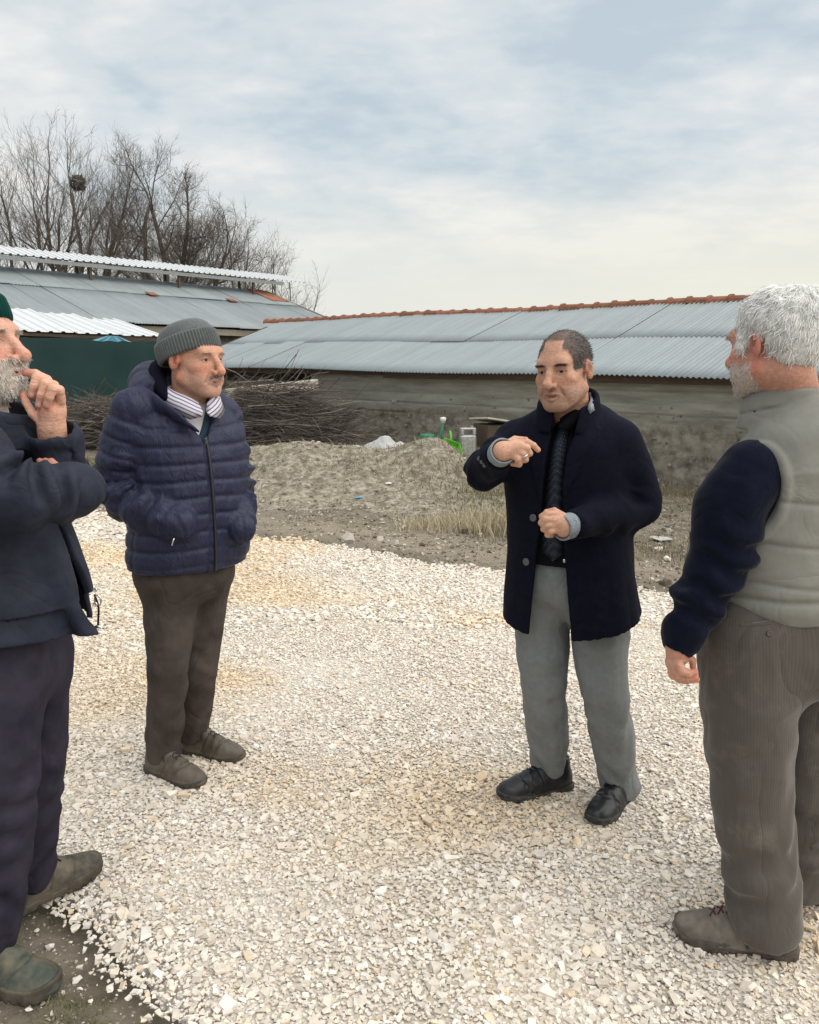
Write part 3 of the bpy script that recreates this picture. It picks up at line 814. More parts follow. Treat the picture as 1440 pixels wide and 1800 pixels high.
# small tiled roof corner at the right edge, nearer than the shed
def make_tile_shed():
    c = W(1452, 640, 8.2)
    root = empty('tiled_lean_to', (c[0] + 0.75, 8.3, 0), 0)
    tag(root, 'tiled lean-to roof corner at the right edge beside the white haired man', 'shed')
    m = 7; th = np.linspace(0, np.pi, m)
    A = np.stack([np.cos(th) * .075, np.zeros(m), np.sin(th) * .05], -1); B = np.stack([np.cos(th) * .09, np.full(m, .34), np.sin(th) * .06], -1)
    V = np.concatenate([A, B, A * [.85, 1, .75], B * [.85, 1, .75]]); j = np.arange(m - 1)
    F = np.concatenate([np.stack([a * m + j, b * m + j, b * m + j + 1, a * m + j + 1], -1) for a, b in ((1, 0), (2, 3), (0, 2), (3, 1))])
    me = np_mesh('roof_tile', V, F, smooth=True)
    r = np.random.default_rng(77)
    ang = math.radians(20)
    for i in range(9):
        for k in range(6):
            o = obj('roof_tile', me, M_tile, root)
            q = k * 0.27
            o.location = (-0.72 + i * 0.165 + r.normal(0, .006), -0.9 + q * math.cos(ang), 1.52 + q * math.sin(ang) + r.normal(0, .004))
            o.rotation_euler = (ang - .05, r.normal(0, .03), r.normal(0, .03))
    for x in (-.7, 0.0, .7):
        mb = MB(); mb.box((x, -0.1, 1.66), (.06, 1.7, .09), np.array(Matrix.Rotation(ang, 3, 'X'))); mb.build('rafter', M_wood, root)
    for x in (-.66, .66):
        for y in (-.8, .6):
            mb = MB(); mb.box((x, y, .72 + (y + .8) * .18), (.09, .09, 1.5 + (y + .8) * .36)); mb.build('post', M_wood, root)
    mb = MB(); mb.box((0, -.8, 1.46), (1.45, .07, .09)); mb.build('beam', M_wood, root)
make_tile_shed()

# ---- big barn behind on the left
def make_barn():
    A = W(0, 470, 22.4); B = W(490, 515, 29.8)
    e = (B - A)[:2]; Lr = np.linalg.norm(e); e = e / Lr
    rz = math.atan2(e[1], e[0])
    root = empty('barn', (A[0], A[1], 0), rz)      # local +x runs away to the right, local -y towards the yard
    tag(root, 'barn with long weathered grey corrugated roof and raised ridge vent', 'barn')
    r = np.random.default_rng(14)
    zr = A[2]; zr2 = B[2]; zf = lambda s: (zr2 - zr) * s / Lr
    run, drop = 4.55, 1.52
    S0 = -7.0; Ls = math.hypot(run, drop); ang = math.atan2(drop, run)
    n = int((Lr - S0) / 0.80); end = S0 + n * 0.80
    low = corr_mesh('roof_sheet', 0.88, Ls * .62 + .1, 0.088, 0.008); up = corr_mesh('roof_sheet', 0.88, Ls * .38 + .05, 0.088, 0.008); back = corr_mesh('roof_sheet', 0.88, Ls, 0.088, 0.008)
    for i in range(n):
        s = S0 + i * 0.80
        for me, t, off in ((low, run, 0.0), (up, run * .38, .014)):
            o = obj('roof_sheet', me, M_galv2, root)
            o.matrix_local = Matrix.Translation((s, -t + r.normal(0, .02), zr + zf(s) - drop * t / run + off + (i % 2) * .006 + r.normal(0, .003))) @ Matrix.Rotation(ang, 4, 'X') @ Matrix.Rotation(r.normal(0, .006), 4, 'Z')
        o = obj('roof_sheet', back, M_galv2, root)
        o.matrix_local = Matrix.Translation((s + .88, run, zr + zf(s) - drop)) @ Matrix.Rotation(math.pi, 4, 'Z') @ Matrix.Rotation(ang, 4, 'X')
    # rusty tiles capping the ridge end
    for k in range(9):
        o = MB(); o.box((0, 0, 0), (.26, .5, .03), bevel=.008); o = o.build('ridge_tile', M_tile, root)
        s = end - .2 - (k % 3) * .24
        o.location = (s, -.25 - (k // 3) * .42, zr + zf(s) + .045 - (.25 + (k // 3) * .42) * drop / run); o.rotation_euler = (ang, r.normal(0, .05), r.normal(0, .1))
    # verge board and rust-lifted sheet edges
    mb = MB(); mb.box((end + .03, -run / 2, zr + zf(end) - drop / 2 - .02), (.05, Ls, .14), np.array(Matrix.Rotation(ang, 3, 'X'))); mb.build('verge_board', M_wood2, root)
    mb = MB(); mb.box(((S0 + end) / 2, -run + .12, zr + zf(2) - drop - .12), (end - S0, .05, .16), np.array(Matrix.Rotation(math.atan2(zr - zr2, Lr), 3, 'Y'))); mb.build('fascia', M_wood2, root)
    for s_ in (3.4, 6.2):
        o = MB(); o.box((0, 0, 0), (.34, .24, .02)); o = o.build('patch', M_tile, root); o.location = (s_, -1.75, zr + zf(s_) - 1.75 * drop / run + .05); o.rotation_euler = (ang + .06, 0, .2)
    # walls
    M_plaster = mat('barn_wall', (.16, .145, .12), .95, var=.3, vscale=2)
    mb = MB(); zb = zr - drop - .1
    mb.box(((S0 + end) / 2, -run + .5, zb / 2 - .1), (end - S0 - .6, .2, zb)); mb.box(((S0 + end) / 2, run - .5, zb / 2 - .1), (end - S0 - .6, .2, zb))
    mb.build('wall', M_plaster, root)
    for s_ in (S0 + .4, end - .4):
        V = np.array([[s_, -run + .6, -.1], [s_, run - .6, -.1], [s_, run - .6, zb - .1], [s_, 0, zr + zf(s_) - .25], [s_, -run + .6, zb - .1]])
        V2 = V + [.15, 0, 0]
        q = MB(); q.add(np.concatenate([V, V2]), [[0, 1, 2], [0, 2, 3], [0, 3, 4], [5, 7, 6], [5, 8, 7], [5, 9, 8]]); q.add(np.concatenate([V, V2]), [[0, 5, 6, 1], [1, 6, 7, 2], [2, 7, 8, 3], [3, 8, 9, 4], [4, 9, 5, 0]]); q.build('gable', M_plaster, root)
    # raised ridge vent roof on posts
    s_end = (B - A)[:2] @ e - 0.4
    vl = corr_mesh('vent_sheet', 1.02, 1.0, 0.20, 0.017, trap=True)
    va = math.radians(17)
    za = W(0, 447, 21.9)[2]; zb_ = W(470, 494, 29.0)[2]
    vz = lambda s: za + (zb_ - za) * s / Lr
    k = 0; s = S0
    while s < s_end:
        o = obj('vent_sheet', vl, M_white, root)
        o.matrix_local = Matrix.Translation((s, -.75, vz(s) + (k % 2) * .004)) @ Matrix.Rotation(va, 4, 'X')
        s += 1.0; k += 1
    tilt = np.array(Matrix.Rotation(math.atan2(za - zb_, Lr), 3, 'Y'))
    M_steel = mat('grey_steel', (.26, .27, .27), .6, metal=.4, var=.1)
    mid = (S0 + s_end) / 2
    mb = MB(); mb.box((mid, -.70, vz(mid) - .085), (s_end - S0, .05, .10), tilt); mb.build('vent_rail', M_steel, root)
    mb = MB(); mb.box((mid, .12, vz(mid) + .14), (s_end - S0, .05, .10), tilt); mb.build('vent_rail', M_steel, root)
    s = S0 + .5
    while s < s_end + .2:
        for y_, dz in ((-.62, -.04), (.12, .16)):
            zt = vz(s) + dz; zl = zr + zf(s) - abs(y_) * drop / run
            mb = MB(); mb.box((s, y_, (zt + zl) / 2), (.07, .07, zt - zl)); mb.build('post', M_wood, root)
        s += 2.9
make_barn()

# ---- white lean-to roof with the green tarpaulin hung below it
def make_lean():
    A = W(-60, 578, 15.6); B = W(292, 593, 18.6)
    e = (B - A)[:2]; Lr = np.linalg.norm(e); e /= Lr
    rz = math.atan2(e[1], e[0])
    root = empty('lean_to', (A[0], A[1], 0), rz)
    tag(root, 'open lean-to with bright white ribbed roof sheets in front of the barn', 'lean-to')
    r = np.random.default_rng(6)
    z0 = A[2]; z1 = B[2]; zf = lambda s: (z1 - z0) * s / Lr
    me = corr_mesh('roof_sheet', 1.0, 2.3, 0.25, 0.012, trap=True)
    n = int(Lr / 1.0) + 1
    for i in range(n):
        s = Lr - (i + 1) * 1.0
        a = math.radians(15.5 - 5.5 * (s / Lr))
        o = obj('roof_sheet', me, M_white, root)
        o.matrix_local = Matrix.Translation((s, 0, z0 + zf(s) + (i % 2) * .004)) @ Matrix.Rotation(a, 4, 'X')
    tilt = np.array(Matrix.Rotation(-math.atan2(z1 - z0, Lr), 3, 'Y'))
    mb = MB(); mb.box((Lr / 2, .08, z0 + (z1 - z0) / 2 - .05), (Lr + .2, .06, .06), tilt); mb.build('front_rail', M_wood, root)
    for s in np.linspace(.1, Lr - .1, 5):
        h = z0 + zf(s) - .06
        mb = MB(); mb.box((s, .09, h / 2 - .1), (.07, .07, h + .1)); mb.build('post', M_wood, root)
    # tarpaulin: a cloth with soft vertical folds, hung from the rail
    M_tarp = mat('green_tarp', (0.004, 0.030, 0.029), .6, spec=.35, var=.12, vscale=.8, bump=.12, bscale=3, bdist=.05)
    ss = np.linspace(-.1, Lr + .35, 120); zz = np.linspace(0, 1, 26)
    S, Z = np.meshgrid(ss, zz, indexing='ij')
    sag = .05 * np.abs(np.sin(S * 1.5))
    top = z0 + (z1 - z0) * S / Lr - .07 - sag
    H = -.02 + (top + .02) * Z
    D = -.03 + .022 * np.sin(S * 5 + 1.2 * np.sin(S * 1.7)) * (1.1 - Z) + .02 * vnoise(np.stack([S * 2, Z * 3, S * 0], -1))
    V = np.stack([S, D, H], -1).reshape(-1, 3); nx, nz = S.shape
    i = np.arange(nx - 1)[:, None] * nz; j = np.arange(nz - 1)[None]
    F = np.stack([i + j, i + nz + j, i + nz + j + 1, i + j + 1], -1).reshape(-1, 4)
    V2 = V + [0, .004, 0]
    o = obj('tarpaulin', np_mesh('tarpaulin', np.concatenate([V, V2]), np.concatenate([F, F[:, ::-1] + len(V)]), smooth=True), M_tarp)
    o.location = (A[0], A[1], 0); o.rotation_euler = (0, 0, rz)
    tag(o, 'dark green tarpaulin wall hanging under the white lean-to roof', 'tarpaulin')
    # scrap of light blue plastic caught under the edge
    c = W(193, 597, 17.0)
    M_blue = mat('blue_plastic', (.10, .30, .40), .4, spec=.5)
    k = 9; V = []
    for q in range(k):
        V += [[-.42 + .84 * q / (k - 1), -.02 * (q % 2), -.02 - .012 * (q % 3)], [(-.42 + .84 * q / (k - 1)) * .25, -.015, .075]]
    V = np.array(V); V2 = V + [0, .006, 0]
    F = np.array([[2 * q, 2 * q + 2, 2 * q + 3, 2 * q + 1] for q in range(k - 1)])
    o = obj('plastic_scrap', np_mesh('plastic_scrap', np.concatenate([V, V2]), np.concatenate([F, F[:, ::-1] + len(V)])), M_blue)
    p = c - np.array([e[1], -e[0], 0]) * -0.10
    o.location = p; o.rotation_euler = (0, 0, rz)
    tag(o, 'scrap of light blue plastic caught under the white roof edge', 'plastic')
make_lean()

# ---- bare trees
M_bark = mat('bark', (0.115, 0.095, 0.080), .95, var=.3, vscale=2, spec=.05)
def make_tree(u, y, v_top, label, seed, spread=0.5, density=1.0, base_r=0.16, lean=0.0, fork=2.2, stems=3, thin=1.0):
    r = np.random.default_rng(seed)
    base = W(u, 640, y); base[2] = -.1
    Ht = W(u, v_top, y)[2] + .1
    root = empty('bare_tree', base); tag(root, label, 'tree', 'bare trees behind the barn')
    big, small = MB(), MB(); twigs = []
    def grow(p, d, length, rad, depth, mb):
        n = 5 if depth < 2 else 4
        pts = [p]; q = p.copy(); dd = d / np.linalg.norm(d)
        bend = r.normal(0, 0.10 + 0.05 * depth, 3)
        for i in range(n):
            dd = dd + bend / n + r.normal(0, 0.08 + .02 * depth, 3) + np.array([0, 0, 0.05 if depth else 0.0])
            dd /= np.linalg.norm(dd)
            q = q + dd * length / n; pts.append(q.copy())
        pts = np.array(pts)
        end = rad * (0.55 if depth < 3 else 0.35)
        rr = np.linspace(rad, end, n + 1)
        if depth < 2: mb.tube(pts, rr, 6, caps=False)
        else: twigs.append((pts, rr))
        if depth >= 5 or rad < 0.0045: return
        kids = {0: 4, 1: 6, 2: 7, 3: 7, 4: 5}[depth]
        kids = max(2, int(round(kids * (density if depth >= 2 else 1) + r.normal(0, .6))))
        for k in range(kids):
            f = r.uniform(0.28, 1.0) if depth else r.uniform(0.45, 1.0)
            if k == 0: f = 1.0
            i = min(int(f * n), n - 1); a = f * n - i
            s = pts[i] * (1 - a) + pts[i + 1] * a
            dirp = pts[i + 1] - pts[i]; dirp /= np.linalg.norm(dirp)
            side = r.normal(0, 1, 3); side -= dirp * np.dot(side, dirp); side /= np.linalg.norm(side)
            ang = r.uniform(0.35, 0.85) * (spread / 0.5) if k else r.uniform(0.05, .3)
            nd = dirp * math.cos(ang) + side * math.sin(ang) + np.array([0, 0, 0.18])
            rl = rad * (1 - .45 * f)
            grow(s, nd, length * r.uniform(0.52, 0.80) * (1.05 - .25 * f), max(rl * r.uniform(.40, .60) if k else rl * .78, .004), depth + 1, small if depth >= 2 else big)
    for s in range(stems):
        a = 2 * np.pi * s / stems + r.uniform(0, 1)
        d = np.array([math.cos(a) * spread * .55 + lean, math.sin(a) * spread * .4, 1.0])
        grow(np.array([math.cos(a) * .12, math.sin(a) * .12, 0]), d, Ht * .42 * r.uniform(.85, 1.1), base_r * r.uniform(.75, 1.0), 0, big)
    small.tubes(np.array([q[0] for q in twigs]), np.array([q[1] for q in twigs]) * thin, 3)
    # fit the crown to the height
    z = max(np.percentile(np.concatenate(small.v)[:, 2], 98.5), 1)
    k = Ht / z
    for mb in (big, small):
        for i in range(len(mb.v)): mb.v[i] = mb.v[i] * np.array([k ** .5, k ** .5, k])
    big.build('trunk', M_bark, root, smooth=True); small.build('crown', M_bark, root)
    return root
make_tree(-20, 34, 255, 'tall bare tree cut by the left edge of the picture', 1, .60, .85, .19, thin=.8)
make_tree(52, 37, 240, 'slender bare tree second from the left edge behind the barn', 2, .55, .85, .16, thin=.8)
make_tree(135, 36, 232, 'dense bare tree holding a dark nest behind the barn', 3, .55, .9, .19, stems=4, thin=.8)
make_tree(285, 35, 285, 'rounded dark bare tree with leaning trunks above the ridge vent', 9, .80, 1.15, .24, lean=.22, stems=5, thin=.9)
make_tree(485, 38, 425, 'low pale bare shrub tree beside the barn roof end', 16, .75, 1.0, .08, stems=6, thin=.8)
make_tree(420, 43, 385, 'thin bare tree behind the end of the ridge vent', 22, .75, 1.0, .10, stems=4)
# nest
c = W(137, 322, 36)
mb = MB(); r = np.random.default_rng(3)
for i in range(260):
    a = r.uniform(0, 2 * np.pi); h = r.uniform(-.28, .28); R_ = .33 * math.sqrt(max(0, 1 - (h / .33) ** 2)) * r.uniform(.6, 1)
    p = np.array([math.cos(a) * R_, math.sin(a) * R_, h]); d = np.array([-math.sin(a), math.cos(a), r.normal(0, .4)]) * r.uniform(.15, .35)
    mb.tube([p - d / 2, p + r.normal(0, .03, 3), p + d / 2], .012, 3, caps=False)
o = mb.build('nest', M_bark); o.location = c; tag(o, 'dark round bird nest high in a bare tree', 'nest')

# ---- brushwood piles
M_twig = mat('brushwood', (.1, .085, .07), .9, spec=.1, attr=True, var=.2, vscale=3)
def brush(label, a, b, wid, hgt, n, nbig, seed):
    r = np.random.default_rng(seed)
    a = np.array([*a, 0.]); b = np.array([*b, 0.]); e = b - a; L0 = np.linalg.norm(e); e /= L0; nn = np.array([-e[1], e[0], 0])
    mid = (a + b) / 2
    root = empty('brush_pile', mid, 0); tag(root, label, 'brush pile')
    mb = MB()
    def stick(big):
        t = r.uniform(0, 1); prof = np.clip(min(t, 1 - t) * 5.0, .30, 1) ** .6
        w = r.normal(0, .42) * wid
        hmax = hgt * prof * max(0.05, 1 - (w / wid) ** 2 * .8)
        z = hmax * (r.uniform(.35, 1.0) if big else r.uniform(0, 1) ** .7)
        ln = r.uniform(.7, 2.0) if not big else r.uniform(.9, 2.3)
        ang = r.normal(0, .38); el = r.normal(0, .18)
        if r.random() < .10: el = r.uniform(.3, 1.0)
        d = (e * math.cos(ang) + nn * math.sin(ang)) * math.cos(el) + np.array([0, 0, math.sin(el)])
        if r.random() < .5: d = -d
        c0 = a + e * (t * L0) + nn * w + np.array([0, 0, z])
        k = 6; tt = np.linspace(-.5, .5, k)
        bend = r.normal(0, .20, 3)
        pts = c0 + d * (tt * ln)[:, None] + bend * ((tt ** 2) * ln * .6)[:, None] + r.normal(0, .018, (k, 3))
        pts[:, 2] = np.maximum(pts[:, 2], .02)
        rad = r.uniform(.003, .008) if not big else r.uniform(.006, .013)
        g = r.uniform(.55, 1.6); base = np.array([.105, .088, .078]) * g
        if r.random() < .12: base = np.array([.26, .22, .18]) * r.uniform(.8, 1.3)
        return pts - mid, np.linspace(rad, rad * .35, k), base
    A_, B_ = [], []
    for i in range(n):
        p, rr, c = stick(False); A_.append((p, rr, c))
        if r.random() < .5:
            q = p[3]; d = r.normal(0, 1, 3); d[2] = abs(d[2]) * .6; d /= np.linalg.norm(d)
            B_.append((np.array([q, q + d * .14 + r.normal(0, .02, 3), q + d * .34]), [.004, .003, .002], c))
    for l_ in (A_, B_): mb.tubes(np.array([q[0] for q in l_]), np.array([q[1] for q in l_]), 3, [q[2] for q in l_])
    o = mb.build('twigs', M_twig, root, col=True); o['kind'] = 'stuff'
    for i in range(nbig):
        p, rr, c = stick(True); q = MB(); q.tube(p, rr, 4, col=c)
        q.build('branch', M_twig, root, col=True)
brush('large heap of cut dark brushwood against the shed beside the quilted jacket', (-3.9, 14.2), (-1.15, 13.0), .55, 1.22, 1500, 70, 5)
brush('heap of pale twigs in front of the green tarpaulin between two men', (-6.6, 14.9), (-4.2, 14.35), .5, .88, 1100, 60, 6)

# pale timber beam resting on the brushwood
A = W(396, 694, 13.6); B = W(556, 676, 15.1)
mb = MB(); d = B - A; L_ = np.linalg.norm(d); q = Vector(d).to_track_quat('X', 'Z').to_matrix()
M_pale = mat('pale_timber', (.52, .48, .40), .85, var=.15, vscale=3, stretch=(1, 10, 10))
mb.box((0, 0, 0), (L_, .14, .19), bevel=.01); o = mb.build('timber_beam', M_pale); o.matrix_world = Matrix.Translation((A + B) / 2) @ q.to_4x4()
tag(o, 'pale squared timber beam lying over the brushwood under the shed eave', 'beam')

# ---- discarded things by the wall
def put(o, u, y, dz=0.0, rz=0.0):
    p = W(u, 700, y); z = float(land(p[0], y)[0])
    o.location = (p[0], y, z + dz); o.rotation_euler = (0, 0, rz)
M_green = mat('green_plastic', (.015, .17, .09), .45, spec=.4); M_lime = mat('lime_plastic', (.12, .48, .03), .45, spec=.4); M_wplast = mat('white_plastic', (.7, .72, .68), .4, spec=.4)
M_tin = mat('tin', (.45, .45, .43), .45, metal=.5, var=.2, vscale=12, bump=.3, bscale=15)
# watering can
root = empty('watering_can'); tag(root, 'dark green watering can with pale rose on the mound', 'watering can')
def lathe(prof, n=20):
    a = np.arange(n) * 2 * np.pi / n
    V = np.array([[rr * math.cos(t), rr * math.sin(t), z] for rr, z in prof for t in a])
    m = len(prof); i = np.arange(m - 1)[:, None] * n; j = np.arange(n)[None]; k = (j + 1) % n
    return V, np.stack([i + j, i + k, i + n + k, i + n + j], -1).reshape(-1, 4)
V, F = lathe([(.001, 0), (.11, 0), (.115, .02), (.105, .22), (.09, .24), (.085, .235), (.001, .225)])
obj('body', np_mesh('body', V, F, smooth=True), M_green, root)
mb = MB(); mb.tube([(.09, 0, .04), (.17, 0, .16), (.215, 0, .40)], [.03, .022, .018], 8); mb.build('spout', M_green, root, smooth=True)
V, F = lathe([(.001, .0), (.02, 0), (.042, .05), (.045, .07), (.03, .085), (.001, .09)]); o = obj('rose', np_mesh('rose', V, F, smooth=True), M_wplast, root); o.location = (.215, 0, .39)
mb = MB(); a = np.linspace(0, np.pi, 9); mb.tube(np.stack([-.06 - .10 * np.sin(a), a * 0, .13 + .09 * np.cos(a)], -1), .011, 6); mb.build('handle', M_green, root, smooth=True)
put(root, 752, 11.45, .0, -.1)
# lime scoop
root = empty('dustpan'); tag(root, 'lime green plastic dustpan tipped up behind the mound', 'dustpan')
def tray(w, l, h, t):
    mb = MB(); mb.box((0, 0, t / 2), (w, l, t), bevel=.004); mb.box((-w / 2 + t / 2, 0, h / 2 + t), (t, l, h), bevel=.003); mb.box((w / 2 - t / 2, 0, h / 2 + t), (t, l, h), bevel=.003); mb.box((0, l / 2 - t / 2, h / 2 + t), (w - 2.2 * t, t, h), bevel=.003); return mb
tray(.27, .24, .07, .012).build('pan', M_lime, root)
mb = MB(); mb.tube([(0, .12, .05), (0, .22, .075), (0, .30, .08)], [.018, .014, .016], 8); mb.build('handle', M_lime, root, smooth=True)
put(root, 793, 11.3, .10); root.rotation_euler = (.75, .35, .5)
# tin canister with a cut-out handle opening
root = empty('canister'); tag(root, 'dented silver metal canister standing beside the box', 'canister')
mb = MB(); mb.box((0, 0, .15), (.23, .15, .30), bevel=.02); mb.box((-.085, 0, .34), (.05, .13, .085), bevel=.012); mb.box((.085, 0, .34), (.05, .13, .085), bevel=.012); mb.box((0, 0, .385), (.22, .12, .03), bevel=.01)
mb.build('body', M_tin, root)
for x_ in (-.06, .0, .06):
    q = MB(); q.box((x_, -.077, .15), (.022, .008, .20), bevel=.003); q.build('rib', M_tin, root)
q = MB(); V, F = lathe([(.001, .0), (.024, 0), (.024, .03), (.001, .03)]); q.add(V, F); q.build('cap', M_tin, root, loc=(.06, 0, .395))
put(root, 823, 11.5, -.03, .15)
# box with pale lid
root = empty('wooden_box'); tag(root, 'low dark box with pale board lid behind the pointing hand', 'box')
mb = MB(); mb.box((0, 0, .19), (.62, .5, .38), bevel=.01); mb.build('box', M_wood, root)
mb = MB(); mb.box((.02, .02, .41), (.72, .62, .025), np.array(Matrix.Rotation(.16, 3, 'Y') @ Matrix.Rotation(-.08, 3, 'X')), bevel=.004); mb.build('lid', M_pale, root)
put(root, 880, 11.75, -.02, .35)
# crumpled cloth
n = 46
X, Y = np.meshgrid(np.linspace(-.34, .34, n), np.linspace(-.2, .2, 30), indexing='ij')
Z = .13 * np.exp(-((X + .02) / .15) ** 2 - (Y / .12) ** 2) + .06 * np.exp(-((X - .22) / .08) ** 2 - (Y / .1) ** 2) + .028 * np.abs(fbm(np.stack([X * 9, Y * 9, X * 0], -1), 3)) * 2 + .01
V = np.stack([X + .05 * vnoise(np.stack([Y * 8, X * 4, X * 0], -1)), Y + .06 * vnoise(np.stack([X * 6, Y * 3, X * 0 + 4], -1)), Z], -1).reshape(-1, 3)
i = np.arange(n - 1)[:, None] * 30; j = np.arange(29)[None]
F = np.stack([i + j, i + 30 + j, i + 31 + j, i + j + 1], -1).reshape(-1, 4)
M_cloth = mat('grey_cloth', (.46, .455, .45), .9, var=.15, vscale=9)
o = obj('cloth', np_mesh('cloth', np.concatenate([V, V - [0, 0, .008]]), np.concatenate([F, F[:, ::-1] + len(V)]), smooth=True), M_cloth)
put(o, 674, 10.75, .0, .1); o.location.z += .03; o.scale = (1.1, 1.1, 1.25)
tag(o, 'crumpled pale grey cloth lying behind the mound', 'cloth')
# bits of blue litter
def litter(u, v, w, label, seed, col):
    r = np.random.default_rng(seed); p = GR(u, v); z = float(land(p[0], p[1])[0])
    k = 6; a = np.arange(k) / k * 2 * np.pi
    V = np.concatenate([[[0, 0, .012]], np.stack([np.cos(a) * w * r.uniform(.5, 1, k), np.sin(a) * w * r.uniform(.3, .7, k), r.uniform(.0, .03, k)], -1)])
    V2 = V - [0, 0, .003]
    F = np.array([[0, i + 1, (i + 1) % k + 1] for i in range(k)])
    o = obj('litter', np_mesh('litter', np.concatenate([V, V2]), np.concatenate([F, F[:, ::-1] + len(V)])), mat('litter', col, .4, spec=.5)); o.location = (p[0], p[1], z + .01)
    tag(o, label, 'litter')
litter(631, 886, .055, 'small scrap of light blue plastic on the verge before the mound', 1, (.10, .36, .55))
litter(1173, 931, .05, 'small scrap of turquoise plastic on the dirt by the dark sleeve', 2, (.10, .38, .48))
litter(1166, 952, .16, 'flat pale scrap of board on the dirt right of the dark coat', 3, (.48, .46, .42))
for i, (u, v, w, lab) in enumerate([(1157, 968, 26, 'pale fist sized stone in the dirt right of the dark coat hem'), (1150, 845, 24, 'pale stone at the foot of the shed wall'), (712, 925, 18, 'pale flat stone at the road edge below the straw tuft'), (683, 877, 17, 'dull tan stone on the slope below the mound'), (1175, 830, 20, 'grey stone against the shed wall foot near the dark sleeve'), (1172, 985, 30, 'flat pale stone at the gravel edge near the dark sleeve')]):
    p = GR(u, v); z = float(land(p[0], p[1])[0]); s = w / FPX * p[1] * .5
    o = obj('stone', stray_mesh[i % 5], M_stone, loc=(p[0], p[1], z + s * .25)); o.scale = (s, s * .8, s * .7); o.rotation_euler = (0, 0, i * 2.1); tag(o, lab, 'stone')
# ================================================================== PEOPLE: signed-distance modelling
f32 = np.float32
def length(v): return np.sqrt((v * v).sum(-1))
def unit(v): v = np.asarray(v, float); return v / np.linalg.norm(v)
def smin(a, b, k):
    h = np.clip(0.5 + 0.5 * (b - a) / k, 0, 1)
    return b * (1 - h) + a * h - k * h * (1 - h)
def smax(a, b, k): return -smin(-a, -b, k)
def sph(c, r):
    c = np.asarray(c, f32)
    return lambda p: length(p - c) - r
def ell(c, r, R=None):
    c = np.asarray(c, f32); r = np.asarray(r, f32); R = None if R is None else np.asarray(R, f32)
    def fn(p):
        q = p - c
        if R is not None: q = q @ R
        k0 = length(q / r); k1 = length(q / (r * r)) + 1e-6
        return k0 * (k0 - 1) / k1
    return fn
def cap(a, b, ra, rb=None):
    a = np.asarray(a, f32); b = np.asarray(b, f32); rb = ra if rb is None else rb
    ba = b - a; dd = float(ba @ ba) + 1e-9
    def fn(p):
        h = np.clip(((p - a) @ ba) / dd, 0, 1)
        return length(p - a - h[..., None] * ba) - (ra + (rb - ra) * h)
    return fn
def chain(pts, rs, k=0.01):
    fs = [cap(pts[i], pts[i + 1], rs[i], rs[i + 1]) for i in range(len(pts) - 1)]
    return U(k, *fs)
def U(k, *fs):
    def fn(p):
        d = fs[0](p)
        for g in fs[1:]: d = smin(d, g(p), k)
        return d
    return fn
def SUB(k, a, b):
    return lambda p: smax(a(p), -b(p), k)
def limb(pts, rs, fold=None, ref=(0, 1, 0), m=3):
    """tube along a smooth curve; fold(t, angle, p) pushes the surface out"""
    P_ = catmull(np.asarray(pts, float), m).astype(f32); R_ = catmull(np.asarray(rs, float), m)[:, 0].astype(f32)
    seg = np.linalg.norm(np.diff(P_, axis=0), axis=1); T = np.concatenate([[0], np.cumsum(seg)]); T /= T[-1]
    ref = np.asarray(ref, f32)
    def info(p):
        ds, ts = [], []
        for i in range(len(P_) - 1):
            a = P_[i]; ba = P_[i + 1] - a; dd = float(ba @ ba) + 1e-9
            h = np.clip(((p - a) @ ba) / dd, 0, 1)
            ds.append(length(p - a - h[..., None] * ba) - (R_[i] + (R_[i + 1] - R_[i]) * h)); ts.append(T[i] + (T[i + 1] - T[i]) * h)
        best = ds[0]
        for d in ds[1:]: best = np.minimum(best, d)
        if fold is None: return best, None
        sw = np.zeros_like(best); st = np.zeros_like(best)      # soft nearest point, so folds stay continuous inside a bend
        for d, q in zip(ds, ts):
            w = np.exp((best - d) * 55); sw += w; st += w * q
        return best, st / sw
    def angle(p, tt):
        c = np.stack([np.interp(tt, T, P_[:, j]) for j in range(3)], -1)
        ax = P_[-1] - P_[0]; ax = ax / np.linalg.norm(ax)
        r1 = ref - ax * (ref @ ax); r1 /= np.linalg.norm(r1); r2 = np.cross(ax, r1)
        v = p - c
        return np.arctan2(v @ r2, v @ r1)
    def fn(p):
        d, t = info(p)
        if fold is not None: d = d - fold(t, angle(p, t), p)
        return d
    fn.info = info; fn.angle = angle
    return fn
